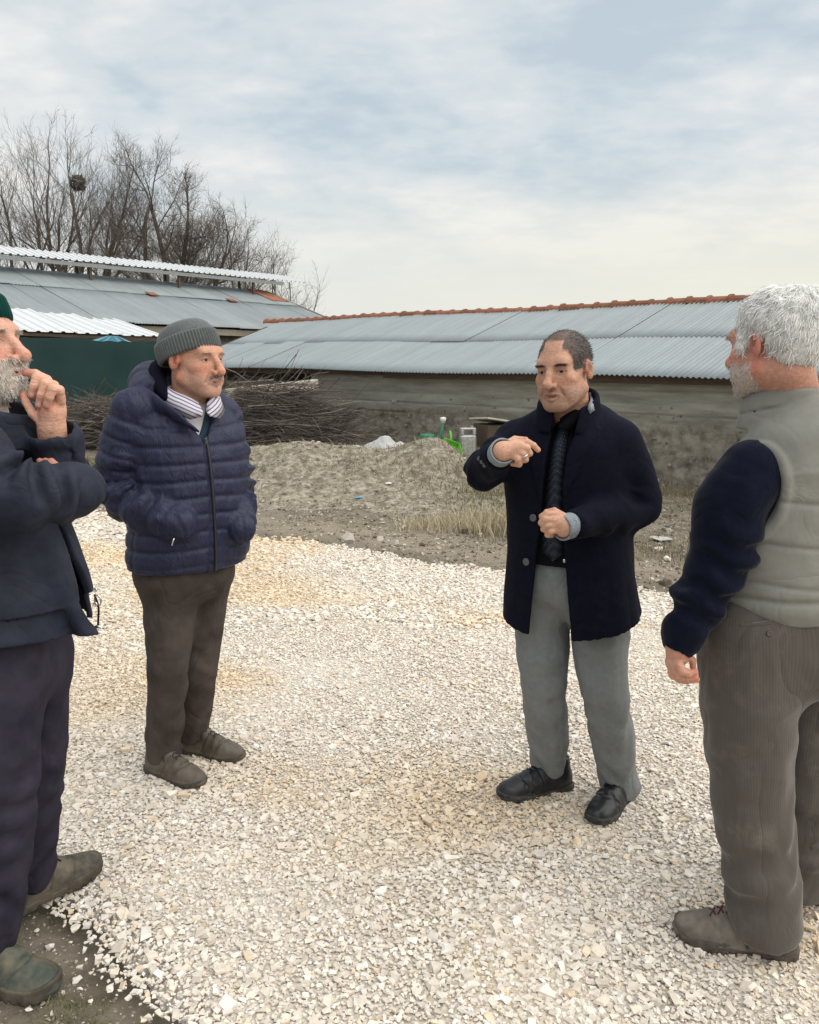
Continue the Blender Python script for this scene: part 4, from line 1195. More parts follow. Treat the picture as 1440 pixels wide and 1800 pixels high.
class Loft:
    """upright torso-like solid: rings (z, side, fwd, half width, half depth front, half depth back)"""
    def __init__(s, o, f, rings, n=2.3, fold=None, cap_r=0.02, sharp_lo=True, sharp_hi=False):
        s.o = np.asarray(o, f32); s.f = np.array([f[0], f[1], 0], f32) / math.hypot(f[0], f[1]); s.s = np.array([-s.f[1], s.f[0], 0], f32)
        R_ = np.array(sorted(rings), float)
        s.z0, s.z1 = R_[0, 0], R_[-1, 0]
        D = catmull(R_, 8); s.D = D; s.n = n; s.fold = fold; s.cr = cap_r; s.lo = sharp_lo; s.hi = sharp_hi
    def local(s, p):
        q = p - s.o
        return q @ s.s, q @ s.f, p[..., 2]
    def ring(s, z):
        return [np.interp(z, s.D[:, 0], s.D[:, j]).astype(f32) for j in range(1, 6)]
    def __call__(s, p):
        a, b, z = s.local(p)
        cs, cf, w, bf, bb = s.ring(z)
        a = a - cs; b = b - cf
        dep = np.where(b > 0, bf, bb); n = s.n
        qa = np.abs(a) / w + 1e-6; qb = np.abs(b) / dep + 1e-6
        k = (qa ** n + qb ** n) ** (1 / n)
        g = np.sqrt((qa ** (n - 1) / w) ** 2 + (qb ** (n - 1) / dep) ** 2) * k ** (1 - n)
        d = (k - 1) / g
        if s.fold is not None: d = d - s.fold(z, np.arctan2(a, b), p)
        lo, hi = s.z0 - z, z - s.z1
        d = np.maximum(d, lo) if s.lo else smax(d, lo, s.cr)
        d = np.maximum(d, hi) if s.hi else smax(d, hi, s.cr * 2)
        return d
    def front(s, lat, z, extra=0.0):
        """point on the front surface at side offset lat and height z"""
        cs, cf, w, bf, bb = [float(np.interp(z, s.D[:, 0], s.D[:, j])) for j in range(1, 6)]
        q = min(abs((lat - cs) / w), .999); b = bf * (1 - q ** s.n) ** (1 / s.n) + cf + extra
        return s.o + s.s * lat + s.f * b + np.array([0, 0, z - s.o[2]], f32)
def surface_nets(fn, lo, hi, vox, refine=1):
    lo = np.asarray(lo, float); hi = np.asarray(hi, float)
    C = 4
    n = (np.ceil((hi - lo) / vox / C).astype(int)) * C + 1
    def pts(i): return (lo + i * vox).astype(f32)
    # coarse pass
    nc = (n - 1) // C
    I = np.stack(np.meshgrid(*[np.arange(k) for k in nc], indexing='ij'), -1)
    Dc = fn(pts(I * C + C / 2.0).reshape(-1, 3)).reshape(nc)
    near = np.abs(Dc) < vox * C * 0.95 + 0.006
    D = np.repeat(np.repeat(np.repeat(Dc, C, 0), C, 1), C, 2)
    D = np.pad(D, ((0, 1), (0, 1), (0, 1)), mode='edge').astype(f32)
    mask = np.zeros(n, bool)
    nn = np.argwhere(near)
    if len(nn) == 0: return np.zeros((0, 3)), np.zeros((0, 4), int)
    off = np.stack(np.meshgrid(*[np.arange(C + 1)] * 3, indexing='ij'), -1).reshape(-1, 3)
    idx = (nn[:, None] * C + off[None]).reshape(-1, 3)
    mask[idx[:, 0], idx[:, 1], idx[:, 2]] = True
    act = np.argwhere(mask)
    for k in range(0, len(act), 400000):
        a = act[k:k + 400000]
        D[a[:, 0], a[:, 1], a[:, 2]] = fn(pts(a))
    ins = D < 0
    c = [ins[dx:n[0] - 1 + dx, dy:n[1] - 1 + dy, dz:n[2] - 1 + dz] for dx in (0, 1) for dy in (0, 1) for dz in (0, 1)]
    anyi = c[0].copy(); alli = c[0].copy()
    for q in c[1:]: anyi |= q; alli &= q
    cells = np.argwhere(anyi & ~alli)
    vid = np.full(n - 1, -1, np.int64); vid[cells[:, 0], cells[:, 1], cells[:, 2]] = np.arange(len(cells))
    corner = np.array([[dx, dy, dz] for dx in (0, 1) for dy in (0, 1) for dz in (0, 1)])
    cv = np.stack([D[cells[:, 0] + o[0], cells[:, 1] + o[1], cells[:, 2] + o[2]] for o in corner], -1)
    acc = np.zeros((len(cells), 3)); cnt = np.zeros(len(cells))
    for i in range(8):
        for j in range(i + 1, 8):
            if np.abs(corner[i] - corner[j]).sum() != 1: continue
            a, b = cv[:, i], cv[:, j]; x = (a < 0) != (b < 0)
            t = np.where(x, a / np.where(np.abs(a - b) < 1e-9, 1e-9, a - b), 0)
            acc += np.where(x[:, None], corner[i] + (corner[j] - corner[i]) * t[:, None], 0); cnt += x
    V = lo + (cells + acc / cnt[:, None]) * vox
    F = []
    for ax in range(3):
        o1, o2 = [q for q in range(3) if q != ax]
        sl = [slice(None)] * 3; sl2 = [slice(None)] * 3
        sl[ax] = slice(0, n[ax] - 1); sl2[ax] = slice(1, n[ax])
        ch = ins[tuple(sl)] != ins[tuple(sl2)]
        e = np.argwhere(ch)
        ok = (e[:, o1] > 0) & (e[:, o2] > 0) & (e[:, o1] < n[o1] - 1) & (e[:, o2] < n[o2] - 1)
        e = e[ok]
        q = []
        for d1, d2 in ((-1, -1), (0, -1), (0, 0), (-1, 0)):
            k = e.copy(); k[:, o1] += d1; k[:, o2] += d2; q.append(vid[k[:, 0], k[:, 1], k[:, 2]])
        q = np.stack(q, -1)
        s = ins[e[:, 0], e[:, 1], e[:, 2]]
        if ax == 1: s = ~s
        F.append(np.where(s[:, None], q, q[:, ::-1]))
    F = np.concatenate(F); F = F[(F >= 0).all(1)]
    for _ in range(refine):
        e = vox * 0.35; d0 = fn(V.astype(f32))
        g = np.stack([fn((V + np.eye(3)[k] * e).astype(f32)) - d0 for k in range(3)], -1) / e
        gl = np.clip((g * g).sum(-1), 0.25, 4)
        V = V - np.clip(d0 / gl, -vox, vox)[:, None] * g
    return V, F
def sdf_obj(name, fn, lo, hi, vox, mat_, parent, colfn=None, refine=1, smooth=True, attrfn=None):
    V, F = surface_nets(fn, lo, hi, vox, refine)
    org = np.array(root_of(parent).location) if parent is not None else np.zeros(3)
    cols = colfn(V) if colfn else None
    return obj(name, np_mesh(name, V - org, F, cols, smooth, attrfn(V) if attrfn else None), mat_, parent)
def root_of(o):
    while o.parent is not None: o = o.parent
    return o
def bbox(pts, pad):
    P_ = np.array(pts); return P_.min(0) - pad, P_.max(0) + pad
def place(mb, name, mat_, parent, smooth=False, col=False, attrs=None):
    """build a collected mesh given in world coordinates under a person"""
    org = np.array(root_of(parent).location)
    for i in range(len(mb.v)): mb.v[i] = mb.v[i] - org
    o = mb.build(name, mat_, parent, smooth, col)
    for k, v in (attrs or {}).items(): o.data.attributes.new(k, 'FLOAT', 'POINT').data.foreach_set('value', np.asarray(v, f32))
    return o

# cloth folds -------------------------------------------------------
def ridge(x): return 1 - np.abs(x)
def fold_fn(seed, amp, freq, prof=None, base=0.0, diag=0.5, tex=0.0):
    """creases round a limb: partial, slanting rings"""
    ts, as_ = (np.asarray(prof[0], float), np.asarray(prof[1], float)) if prof else (np.array([0, 1.]), np.array([1., 1.]))
    def fn(t, ang, p):
        w = np.interp(t, ts, as_).astype(f32)
        q = np.stack([np.cos(ang) * 0.9 + seed, np.sin(ang) * 0.9 + seed * .37, t * 3.1], -1)
        ph = vnoise(q) * 1.3
        s = np.sin(2 * np.pi * (freq * t + diag * np.sin(ang + seed * 1.7 + 2.5 * t) * .55) + ph * 2.2)
        s = np.sign(s) * np.abs(s) ** .8
        gate = np.clip(0.55 + 1.1 * vnoise(q * np.array([1.4, 1.4, 2.0]) + 11.3), 0.05, 1.2)
        out = amp * w * s * gate
        if tex: out = out + tex * fbm(p * 14 + seed, 2)
        return out.astype(f32)
    return fn
def drape(p, seed, freq, amp, slope=0.3):
    """soft vertical folds in hanging cloth (world space)"""
    q = np.stack([p[..., 0] * freq + seed + slope * p[..., 2] * freq * .4, p[..., 1] * freq, p[..., 2] * freq * .22], -1)
    n = vnoise(q); return amp * (np.abs(n) ** .8 * 2 - .6)
def crease(p, seed, freq, amp, aniso=(1, 1, 2.6)):
    n = vnoise(p * freq * np.asarray(aniso, f32) + seed) * .65 + vnoise(p * freq * 2.1 * np.asarray(aniso, f32) + seed * 2) * .35
    return amp * (1 - np.abs(n) * 2.2)

# head --------------------------------------------------------------
def frame(fwd, pitch=0.0, roll=0.0):
    """columns: side (its left), forward, up"""
    f = unit([fwd[0], fwd[1], 0]); s = np.array([-f[1], f[0], 0]); u = np.array([0, 0, 1.])
    f2 = f * math.cos(pitch) + u * math.sin(pitch); u2 = np.cross(s, f2) * -1
    u2 = u * math.cos(pitch) - f * math.sin(pitch)
    s3 = s * math.cos(roll) + u2 * math.sin(roll); u3 = u2 * math.cos(roll) - s * math.sin(roll)
    return np.stack([s3, f2, u3], -1)
def head_sdf(jaw=1.0, nose=1.0, cheek=1.0, fat=1.0, mouth_open=0.0, brow=1.0, squint=1.0, ears=True, hook=0.0):
    x = np.array
    cran = ell((0, -.018, .034), (.0745, .096, .083))
    face = ell((0, .026, -.030), (.0605 * fat, .066, .088))
    fs = [(.03, face)]
    for s in (-1, 1):
        fs.append((.028, cap((s * .052 * jaw, -.002, -.060), (s * .020 * jaw, .060, -.096), .021, .019)))
        fs.append((.022, sph((s * .044, .054, -.022), .0195 * cheek)))
        fs.append((.02, sph((s * .034 * fat, .058, -.062), .022 * fat)))
    fs.append((.02, cap((-.010, .072, -.098), (.010, .072, -.098), .0165)))
    fs.append((.022, cap((-.034, .070, .024), (.034, .070, .024), .0155 * brow)))
    core = cran
    def fn(p):
        q = p.copy(); 
        d = cran(q)
        for k, g in fs: d = smin(d, g(q), k)
        # temples and eye sockets
        for s in (-1, 1):
            d = smax(d, -sph((s * .088, .055, .012), .022)(q), .03)
            d = smax(d, -ell((s * .0315, .094, .003), (.022, .0165, .0135))(q), .010)
            # lids over the eyeball, parted by a thin slit
            lid = sph((s * .0315, .0665, .0015), .0148)(q)
            slit = ell((s * .032, .083, .0005), (.0135, .010, .0030 * squint))(q)
            d = smin(d, smax(lid, -slit, .0015), .005)
        # nose
        br = chain([(0, .080, .016), (0, .0955 + hook, -.006), (0, .108 * 1.0 + .004 * nose, -.032)], [.0085, .0085 * nose, .0105 * nose], .006)(q)
        tip = sph((0, .1085 + .004 * nose, -.0345), .0118 * nose)(q)
        d = smin(d, smin(br, tip, .006), .010)
        for s in (-1, 1):
            d = smin(d, ell((s * .0125 * nose, .0985, -.0385), (.0078 * nose, .0115, .0078))(q), .006)
            d = smax(d, -sph((s * .0065, .1045, -.0475), .0042)(q), .003)
        # mouth
        zl = -.0685
        up = U(.004, cap((-.023, .0835, zl + .001), (-.006, .0925, zl + .0055), .0042, .0056), cap((-.006, .0925, zl + .0055), (.006, .0925, zl + .0055), .0056), cap((.006, .0925, zl + .0055), (.023, .0835, zl + .001), .0056, .0042))(q)
        lo_ = U(.004, cap((-.022, .083, zl - .001 - mouth_open), (0, .0910, zl - .0065 - mouth_open), .0042, .0068), cap((0, .0910, zl - .0065 - mouth_open), (.022, .083, zl - .001 - mouth_open), .0068, .0042))(q)
        d = smin(d, up, .007); d = smin(d, lo_, .007)
        d = smax(d, -cap((-.021, .0925, zl - mouth_open * .5), (.021, .0925, zl - mouth_open * .5), .0022 + mouth_open * .6)(q), .003)
        # smile folds
        for s in (-1, 1):
            d = smax(d, -cap((s * .0225, .0925, -.040), (s * .036, .078, -.068), .0022)(q), .009)
        if ears:
            for s in (-1, 1):
                R_ = np.array(Matrix.Rotation(s * .35, 3, 'Z') @ Matrix.Rotation(-.18, 3, 'X'))
                e = ell((s * .0795, -.012, -.004), (.0070, .0170, .0295), R_)(q)
                e = smax(e, -ell((s * .0865, -.007, .002), (.0075, .0105, .0195), R_)(q), .003)
                e = smin(e, ell((s * .077, -.001, -.006), (.006, .006, .008))(q), .005)
                d = smin(d, e, .006)
        return d
    return fn
SKIN = np.array([.60, .325, .22])
def skin_cols(q, skin=SKIN, red=0.25, stubble=0.0, stub_col=(.25, .22, .20), lips=(.36, .15, .115), brow_col=None, seed=0.0, iris=(.03, .018, .012), hairline=None, hair_col=None, beard_z=-.042, eyes=True):
    x, y, z = q[:, 0], q[:, 1], q[:, 2]; n = len(q)
    c = np.tile(np.asarray(skin, float), (n, 1))
    blotch = fbm(q * 40 + seed, 3)[:, None]; c = c * (1 + .09 * blotch)
    def mixin(w, col): 
        nonlocal c
        w = np.clip(w, 0, 1)[:, None]; c = c * (1 - w) + np.asarray(col) * w
    rd = np.asarray(skin) * np.array([1.06, .70, .66])
    for s in (-1, 1): mixin(red * 1.6 * np.exp(-((x - s * .042) / .02) ** 2 - ((y - .065) / .03) ** 2 - ((z + .026) / .018) ** 2), rd)
    mixin(red * 1.8 * np.exp(-((x) / .016) ** 2 - ((y - .112) / .018) ** 2 - ((z + .034) / .014) ** 2), rd)
    mixin(red * 1.8 * np.exp(-((np.abs(x) - .08) / .012) ** 2) * (np.abs(y + .012) < .03), rd)
    # darker lids
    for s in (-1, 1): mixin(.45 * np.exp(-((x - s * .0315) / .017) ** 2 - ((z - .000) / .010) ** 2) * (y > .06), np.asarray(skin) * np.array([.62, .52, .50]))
    mixin(np.exp(-((z + .0685) / .0085) ** 4 - (x / .024) ** 4) * (y > .083), lips)
    if stubble:
        w = np.clip((beard_z - z) / .014, 0, 1) * np.clip((y + .005) / .02, 0, 1)
        w = np.maximum(w, np.exp(-((z + .053) / .008) ** 2 - (x / .026) ** 2) * (y > .08))
        w = w * (1 - .85 * np.exp(-((z + .0685) / .008) ** 4 - (x / .022) ** 4) * (y > .083))
        mixin(stubble * w * (.75 + .5 * fbm(q * 150 + seed, 2)), stub_col)
    if brow_col is not None:
        for s in (-1, 1):
            zb = .0205 - .20 * np.clip((np.abs(x) - .038), 0, 1) - .10 * np.clip(.028 - np.abs(x), 0, 1)
            mixin(.9 * np.exp(-((z - zb) / .0038) ** 4 - ((x - s * .0325) / .0175) ** 4) * (y > .055), brow_col)
    if eyes:
        for s in (-1, 1):
            e = np.sqrt((x - s * .032) ** 2 / .0128 ** 2 + (z - .0005) ** 2 / .0034 ** 2)
            ins = (e < 1) & (y > .06) & (y < .0835)
            c[ins] = [.40, .33, .30]
            c[ins & (np.hypot(x - s * .032, z - .0008) < .0055)] = iris
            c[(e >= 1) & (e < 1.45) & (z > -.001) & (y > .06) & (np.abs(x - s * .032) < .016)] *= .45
    for s in (-1, 1): mixin(.75 * np.exp(-((np.abs(x) - .081) / .006) ** 2 - ((y + .006) / .008) ** 2 - ((z + .001) / .014) ** 2), np.asarray(skin) * np.array([.5, .38, .36]))
    if hairline is not None:
        mixin(hairline(q), hair_col)
    return c
M_skin = mat('skin', (.5, .3, .2), .6, spec=.3, attr=True, var=.13, vscale=45, bump=.6, bscale=150, bdist=.003, wr=(38, .5, .004, (.5, .5, 2.2)))
def strands(mb, roots, dirs, length_, rad, r, wave=.3, segs=4, gravity=.0, col=(.7, .7, .68), cvar=.12, fn=None, lift=.0):
    """hair: thin tapering strands that start at roots and run along dirs"""
    n = len(roots)
    if n == 0: return
    L0 = (length_ * r.uniform(.6, 1.25, n))[:, None]; d = unit_rows(dirs + r.normal(0, wave, (n, 3))); k = r.normal(0, wave * .9, (n, 3))
    P_ = [roots.copy()]
    for s in range(segs):
        d = unit_rows(d + k / segs + np.array([0, 0, -gravity / segs])); P_.append(P_[-1] + d * L0 / segs)
    P_ = np.stack(P_, 1)
    if fn is not None:
        q = P_.reshape(-1, 3); dd = fn(q.astype(f32)); e = .003
        g = np.stack([fn((q + np.eye(3)[i] * e).astype(f32)) - dd for i in range(3)], -1) / e
        off = np.tile(np.linspace(.0, lift, segs + 1), n); q = q + g * (np.clip(off - dd, -.012, .03))[:, None]; P_ = q.reshape(n, segs + 1, 3)
    mb.tubes(P_, np.tile(np.linspace(rad, rad * .35, segs + 1), (n, 1)), 3, np.clip(np.asarray(col) * (1 + r.normal(0, cvar, (n, 1))), .004, .95))
def unit_rows(v): return v / (np.linalg.norm(v, axis=1, keepdims=True) + 1e-9)
def seed_surface(V, k, r):
    idx = np.nonzero(k)[0]
    return idx if len(idx) == 0 else r.choice(idx, len(idx), replace=False)

# shoes -------------------------------------------------------------
def shoe(person, heel, toe_dir, L0, m_up, m_sole, kind='shoe', name='shoe', z0=0.0, sole_h=.024, seed=0.0, lace_mat=None, colfn=None, high=.105, pitch=0.0, wid=1.0, toe_flat=1.0, lx=0.0):
    d = unit([toe_dir[0], toe_dir[1], 0]); s = np.array([-d[1], d[0], 0])
    R_ = np.stack([d, s, [0, 0, 1.]], -1)
    if pitch: R_ = R_ @ np.array(Matrix.Rotation(pitch, 3, 'Y'))
    org = np.array([heel[0], heel[1], z0]); k = L0 / .29
    def upper(q):
        q = q / k
        w = q * np.array([1, 1 / wid, 1], f32)
        a = U(.035, ell((.222, .004, .026), (.068, .0455, .036 * toe_flat)), ell((.150, .002, .034), (.075, .045, .050)), ell((.055, 0, .040), (.058, .037, .055)))(w)
        a = smin(a, chain([(.055, 0, .06), (.048, 0, high)], [.039, .037], .01)(w), .03)
        a = smin(a, chain([(.165, 0, .055), (.075, 0, high - .012)], [.024, .030], .01)(w), .025)
        a = a - .0016 * np.sin(w[..., 0] * 190) * np.exp(-((w[..., 0] - .185) / .022) ** 2) * (w[..., 2] > .03) - .0012 * fbm(q * 38 + seed, 2)
        seam = np.exp(-((w[..., 0] - .208 + .6 * w[..., 1] ** 2 / .04) / .0035) ** 2) + np.exp(-((w[..., 0] - .118 - .35 * (w[..., 2] - .03)) / .0035) ** 2) * (np.abs(w[..., 1]) > .014)
        a = a + .0035 * seam * (w[..., 2] > .02) - .004 * np.exp(-((w[..., 2] - .020) / .006) ** 2)
        a = smax(a, -cap((.05, 0, high + .005), (.05, 0, high + .09), .028)(w), .005)
        return smax(a, .012 - w[..., 2], .004) * k
    def sole(q):
        q = q / k
        X = q[..., 0]; Yc = np.interp(X, [0, .1, .22, .29], [0, 0, .005, .003]).astype(f32); hw = np.interp(X, [-.02, 0, .03, .09, .14, .20, .245, .275, .292], [.012, .024, .038, .036, .041, .0485, .044, .031, .010]).astype(f32) * wid * 1.05 + .002
        dd = np.abs(q[..., 1] - Yc) - hw; dd = smax(dd, X - .289, .012); dd = smax(dd, -X - .006, .012)
        lift = np.clip((X - .22) / .07, 0, 1) ** 2 * .012
        zz = q[..., 2] - lift
        groove = .0025 * (np.abs(np.sin(X * 130)) > .8) * (zz < .010)
        heelgap = np.where((X > .085) & (X < .165), .006, 0) if sole_h > .02 else 0.0
        v = np.maximum(heelgap - zz, zz - sole_h)
        return smax(dd + groove, v, .004) * k
    def tow(p): return ((p - org) @ R_).astype(f32)
    ex = np.array([[-.03, -.07, -.01], [.32, .07, high + .03]]) * k
    root = person
    for nm, fn, m_ in ((name, upper, m_up), ('sole', sole, m_sole)):
        V, F = surface_nets(fn, ex[0], ex[1], .0036)
        cols = colfn(V / k) if colfn else None
        Vw = V @ R_.T + org
        o = obj(nm, np_mesh(nm, Vw - np.array(root_of(person).location), F, cols, True), m_, person if nm == name else up_o)
        if nm == name: up_o = o
    if lace_mat is not None:
        mb = MB()
        for i, xx in enumerate((.100 + lx, .120 + lx, .140 + lx, .158 + lx)):
            for sg in (-1, 1):
                a = np.array([[xx, -.015 * sg, .0], [xx + .004, 0, .0], [xx + .012, .015 * sg, 0]])
                for j in range(3):      # drop on to the upper
                    zz = np.linspace(high + .03, .03, 60); pp = np.stack([np.full(60, a[j, 0]), np.full(60, a[j, 1]), zz], -1) * k
                    dd = upper(pp.astype(f32)); h = np.nonzero(dd < 0)[0]
                    a[j, 2] = (zz[h[0]] if len(h) else .05) + .003
                mb.tube(a * k @ R_.T + org, .0021 * k, 5)
        for sg in (-1, 1):
            a = np.array([[.098, .004 * sg, .088], [.105, .022 * sg, .094], [.118, .030 * sg, .078], [.125, .036 * sg, .060]])
            a[:, 2] += (high - .105) * .8 - lx * .55; a[:, 0] += lx
            mb.tube(catmull(a, 4) * k @ R_.T + org, .002 * k, 5)
        place(mb, 'lace', lace_mat, up_o, True)
    return up_o

# hands -------------------------------------------------------------
def hand_sdf(wrist, palm, fingers, rf=.0092, palm_r=.020, wrist_r=.027, arm=None):
    """palm: list of (point, radius) blobs; fingers: list of point chains"""
    pf = chain([wrist] + [p for p, _ in palm], [wrist_r] + [q for _, q in palm], .012)
    fs = []
    for i, ch in enumerate(fingers):
        n = len(ch); sc = [1.0, 1.05, 1.0, .95, .85][i] if i < 5 else 1
        fs.append(chain(ch, [rf * sc * (1.22 - .38 * j / (n - 1)) for j in range(n)], .003))
    def fn(p):
        d = pf(p)
        if arm is not None: d = smin(d, arm(p), .015)
        for i, g in enumerate(fs): d = smin(d, g(p), .0055)
        return d
    fn.tips = [np.array(c[-1]) for c in fingers]
    return fn
def on_surf(fn, u, v, y0, y1, lift=0.0):
    """first point of a solid met along the line of sight through (u, v)"""
    ys_ = np.linspace(y0, y1, 300); pp = np.array([W(u, v, y) for y in ys_]).astype(f32); h = np.nonzero(fn(pp) < 0)[0]
    i = h[0] if len(h) else 150
    d = unit(pp[0] - pp[-1]); return np.array(pp[i], float) + d * lift
# ------------------------------------------------------------------ shared cloth materials
def weave(scale, strength, dist=.002, kind='wave', axis='X'):
    def fn(m, nt, b, vec, col):
        N = nt.nodes.new; L = nt.links.new
        tc = N('ShaderNodeTexCoord')
        w = N('ShaderNodeTexWave'); w.wave_type = 'BANDS'; w.bands_direction = axis
        w.inputs['Scale'].default_value = scale; w.inputs['Distortion'].default_value = .6; w.inputs['Detail'].default_value = 2; w.inputs['Detail Scale'].default_value = 2
        L(tc.outputs['Object'], w.inputs['Vector'])
        n = N('ShaderNodeTexNoise'); n.inputs['Scale'].default_value = 70; n.inputs['Detail'].default_value = 4; L(tc.outputs['Object'], n.inputs['Vector'])
        ad = N('ShaderNodeMath'); ad.operation = 'ADD'; L(w.outputs['Fac'], ad.inputs[0]); L(n.outputs['Fac'], ad.inputs[1])
        bp = N('ShaderNodeBump'); bp.inputs['Strength'].default_value = strength; bp.inputs['Distance'].default_value = dist
        L(ad.outputs[0], bp.inputs['Height']); L(bp.outputs[0], b.inputs['Normal'])
    return fn
M_coat = mat('navy_wool', (.0052, .006, .0145), .9, spec=.12, var=.2, vscale=20, bump=.4, bscale=260, bdist=.002, wr=(5, .35, .02))
M_black = mat('black_knit', (.006, .006, .009), .9, spec=.1, bump=.3, bscale=300, bdist=.002)
M_greytr = mat('grey_suiting', (.205, .215, .215), .85, spec=.15, var=.07, vscale=25, extra=weave(110, .15, .001), wr=(6, .6, .026, (1, 1, .5)))
M_cuff = mat('grey_lining', (.26, .29, .32), .8, spec=.2)
M_bleather = mat('black_leather', (.010, .011, .014), .38, spec=.5, bump=.15, bscale=120, bdist=.002)
M_bsole = mat('black_rubber', (.035, .035, .036), .7, spec=.3, var=.3, vscale=30, color2=(.09, .085, .075))
M_blace = mat('black_lace', (.008, .008, .009), .8)
M_button = mat('horn_button', (.11, .11, .12), .4, spec=.5)
M_steel2 = mat('polished_steel', (.75, .75, .74), .2, metal=1.0)
def tie_extra(m, nt, b, vec, col):
    N = nt.nodes.new; L = nt.links.new
    tc = N('ShaderNodeTexCoord')
    mp = N('ShaderNodeMapping'); mp.inputs['Rotation'].default_value = (0, .5, .4); L(tc.outputs['Object'], mp.inputs[0])
    v = N('ShaderNodeTexVoronoi'); v.inputs['Scale'].default_value = 165; v.inputs['Randomness'].default_value = .15; L(mp.outputs[0], v.inputs['Vector'])
    r = N('ShaderNodeMapRange'); r.inputs[1].default_value = .34; r.inputs[2].default_value = .26; L(v.outputs['Distance'], r.inputs[0])
    x = N('ShaderNodeMix'); x.data_type = 'RGBA'; L(r.outputs[0], x.inputs['Factor']); x.inputs['A'].default_value = (.017, .021, .034, 1); x.inputs['B'].default_value = (.085, .095, .12, 1)
    L(x.outputs['Result'], b.inputs['Base Color'])
M_tie = mat('dotted_tie', (.01, .01, .02), .7, spec=.2, extra=tie_extra)

def new_person(base, label):
    o = bpy.data.objects.new('person', bpy.data.meshes.new('person')); COL.objects.link(o)
    o.location = base; tag(o, label, 'person', 'people talking on the gravel'); return o
def finish_body(root, pieces, default=SKIN):
    """pieces: (V, F, cols); they run into one another under the clothes and form the one body mesh"""
    Vs, Fs, Cs, n = [], [], [], 0
    for V, F, C in pieces:
        if len(V) == 0: continue
        Vs.append(V); Fs.append(F + n); Cs.append(C if C is not None else np.tile(default, (len(V), 1))); n += len(V)
    me = np_mesh('person', np.concatenate(Vs) - np.array(root.location), np.concatenate(Fs), np.concatenate(Cs), True)
    me.materials.append(M_skin); root.data = me
def head_piece(c, R_, sc, hs, neck, neck_r, cols, vox=.0027, throat=None):
    c = np.asarray(c); Rf = R_.astype(f32)
    nk = cap(c + R_ @ np.array([0, -.030, -.055]) * sc, neck, neck_r * .96, neck_r)
    ck = c.astype(f32)
    def fn(p):
        d = hs((p - ck) @ Rf / sc) * sc
        return smin(d, nk(p), .022)
    lo, hi = bbox([c + [.15, .15, .145], c - [.15, .15, .15], neck], .01); lo[2] = min(lo[2], neck[2] - .02)
    V, F = surface_nets(fn, lo, hi, vox, 2)
    q = (V - c) @ R_ / sc
    return (V, F, cols(q)), fn
def hand_piece(fn, pts, vox=.0026, skin=SKIN, seed=0., pad=.035, red=.25, nails=None):
    lo, hi = bbox(pts, pad); V, F = surface_nets(fn, lo, hi, vox, 1)
    c = np.tile(np.asarray(skin), (len(V), 1)) * (1 + .10 * fbm(V * 60 + seed, 3))[:, None]
    for t in fn.tips:
        w = np.exp(-(length(V - t) / .016) ** 2)[:, None] * red * 1.5; c = c * (1 - w) + np.asarray(skin) * np.array([1.08, .72, .68]) * w
    for t in (nails or []):
        k = length(V - np.asarray(t)) < .0058; c[k] = np.array([.62, .43, .36])
    return V, F, c
def core_piece(parts, lo, hi, vox=.012):
    V, F = surface_nets(U(.03, *parts), lo, hi, vox, 0); return V, F, None
def button(parent, p, n, r, m_):
    q = Vector(n).to_track_quat('Z', 'Y').to_matrix(); mb = MB()
    V, F = lathe([(.0005, .003), (r * .55, .0028), (r * .8, .004), (r, .003), (r, 0), (.0005, 0)], 14)
    mb.add(V @ np.array(q).T + p, F); return place(mb, 'button', m_, parent, True)
def strip(parent, name, m_, pts, widths, thick=.004, up=None, nrm=None, smooth=True, cols=None):
    """a flat band following pts; nrm gives the outward direction at each point"""
    pts = np.asarray(pts, float); n = len(pts); t = np.gradient(pts, axis=0); t /= np.linalg.norm(t, axis=1, keepdims=True)
    nr = np.tile(np.asarray(nrm, float), (n, 1)) if np.ndim(nrm) == 1 else np.asarray(nrm, float)
    sd = np.cross(t, nr); sd /= np.linalg.norm(sd, axis=1, keepdims=True); nr = np.cross(sd, t)
    w = np.asarray(widths, float)[:, None] / 2
    ring = np.stack([pts - sd * w, pts + nr * thick * .8, pts + sd * w, pts - nr * thick * .3], 1)
    V = ring.reshape(-1, 3); i = np.arange(n - 1)[:, None] * 4; j = np.arange(4)[None]; k = (j + 1) % 4
    F = np.stack([i + j, i + k, i + 4 + k, i + 4 + j], -1).reshape(-1, 4)
    mb = MB(); mb.add(V, F); mb.add(V[:4], [[0, 1, 2, 3]]); mb.add(V[-4:], [[3, 2, 1, 0]])
    ac = np.stack([-w[:, 0], 0 * w[:, 0], w[:, 0], 0 * w[:, 0]], 1).ravel(); ac = np.concatenate([ac, ac[:4], ac[-4:]])
    return place(mb, name, m_, parent, smooth, attrs={'across': ac})

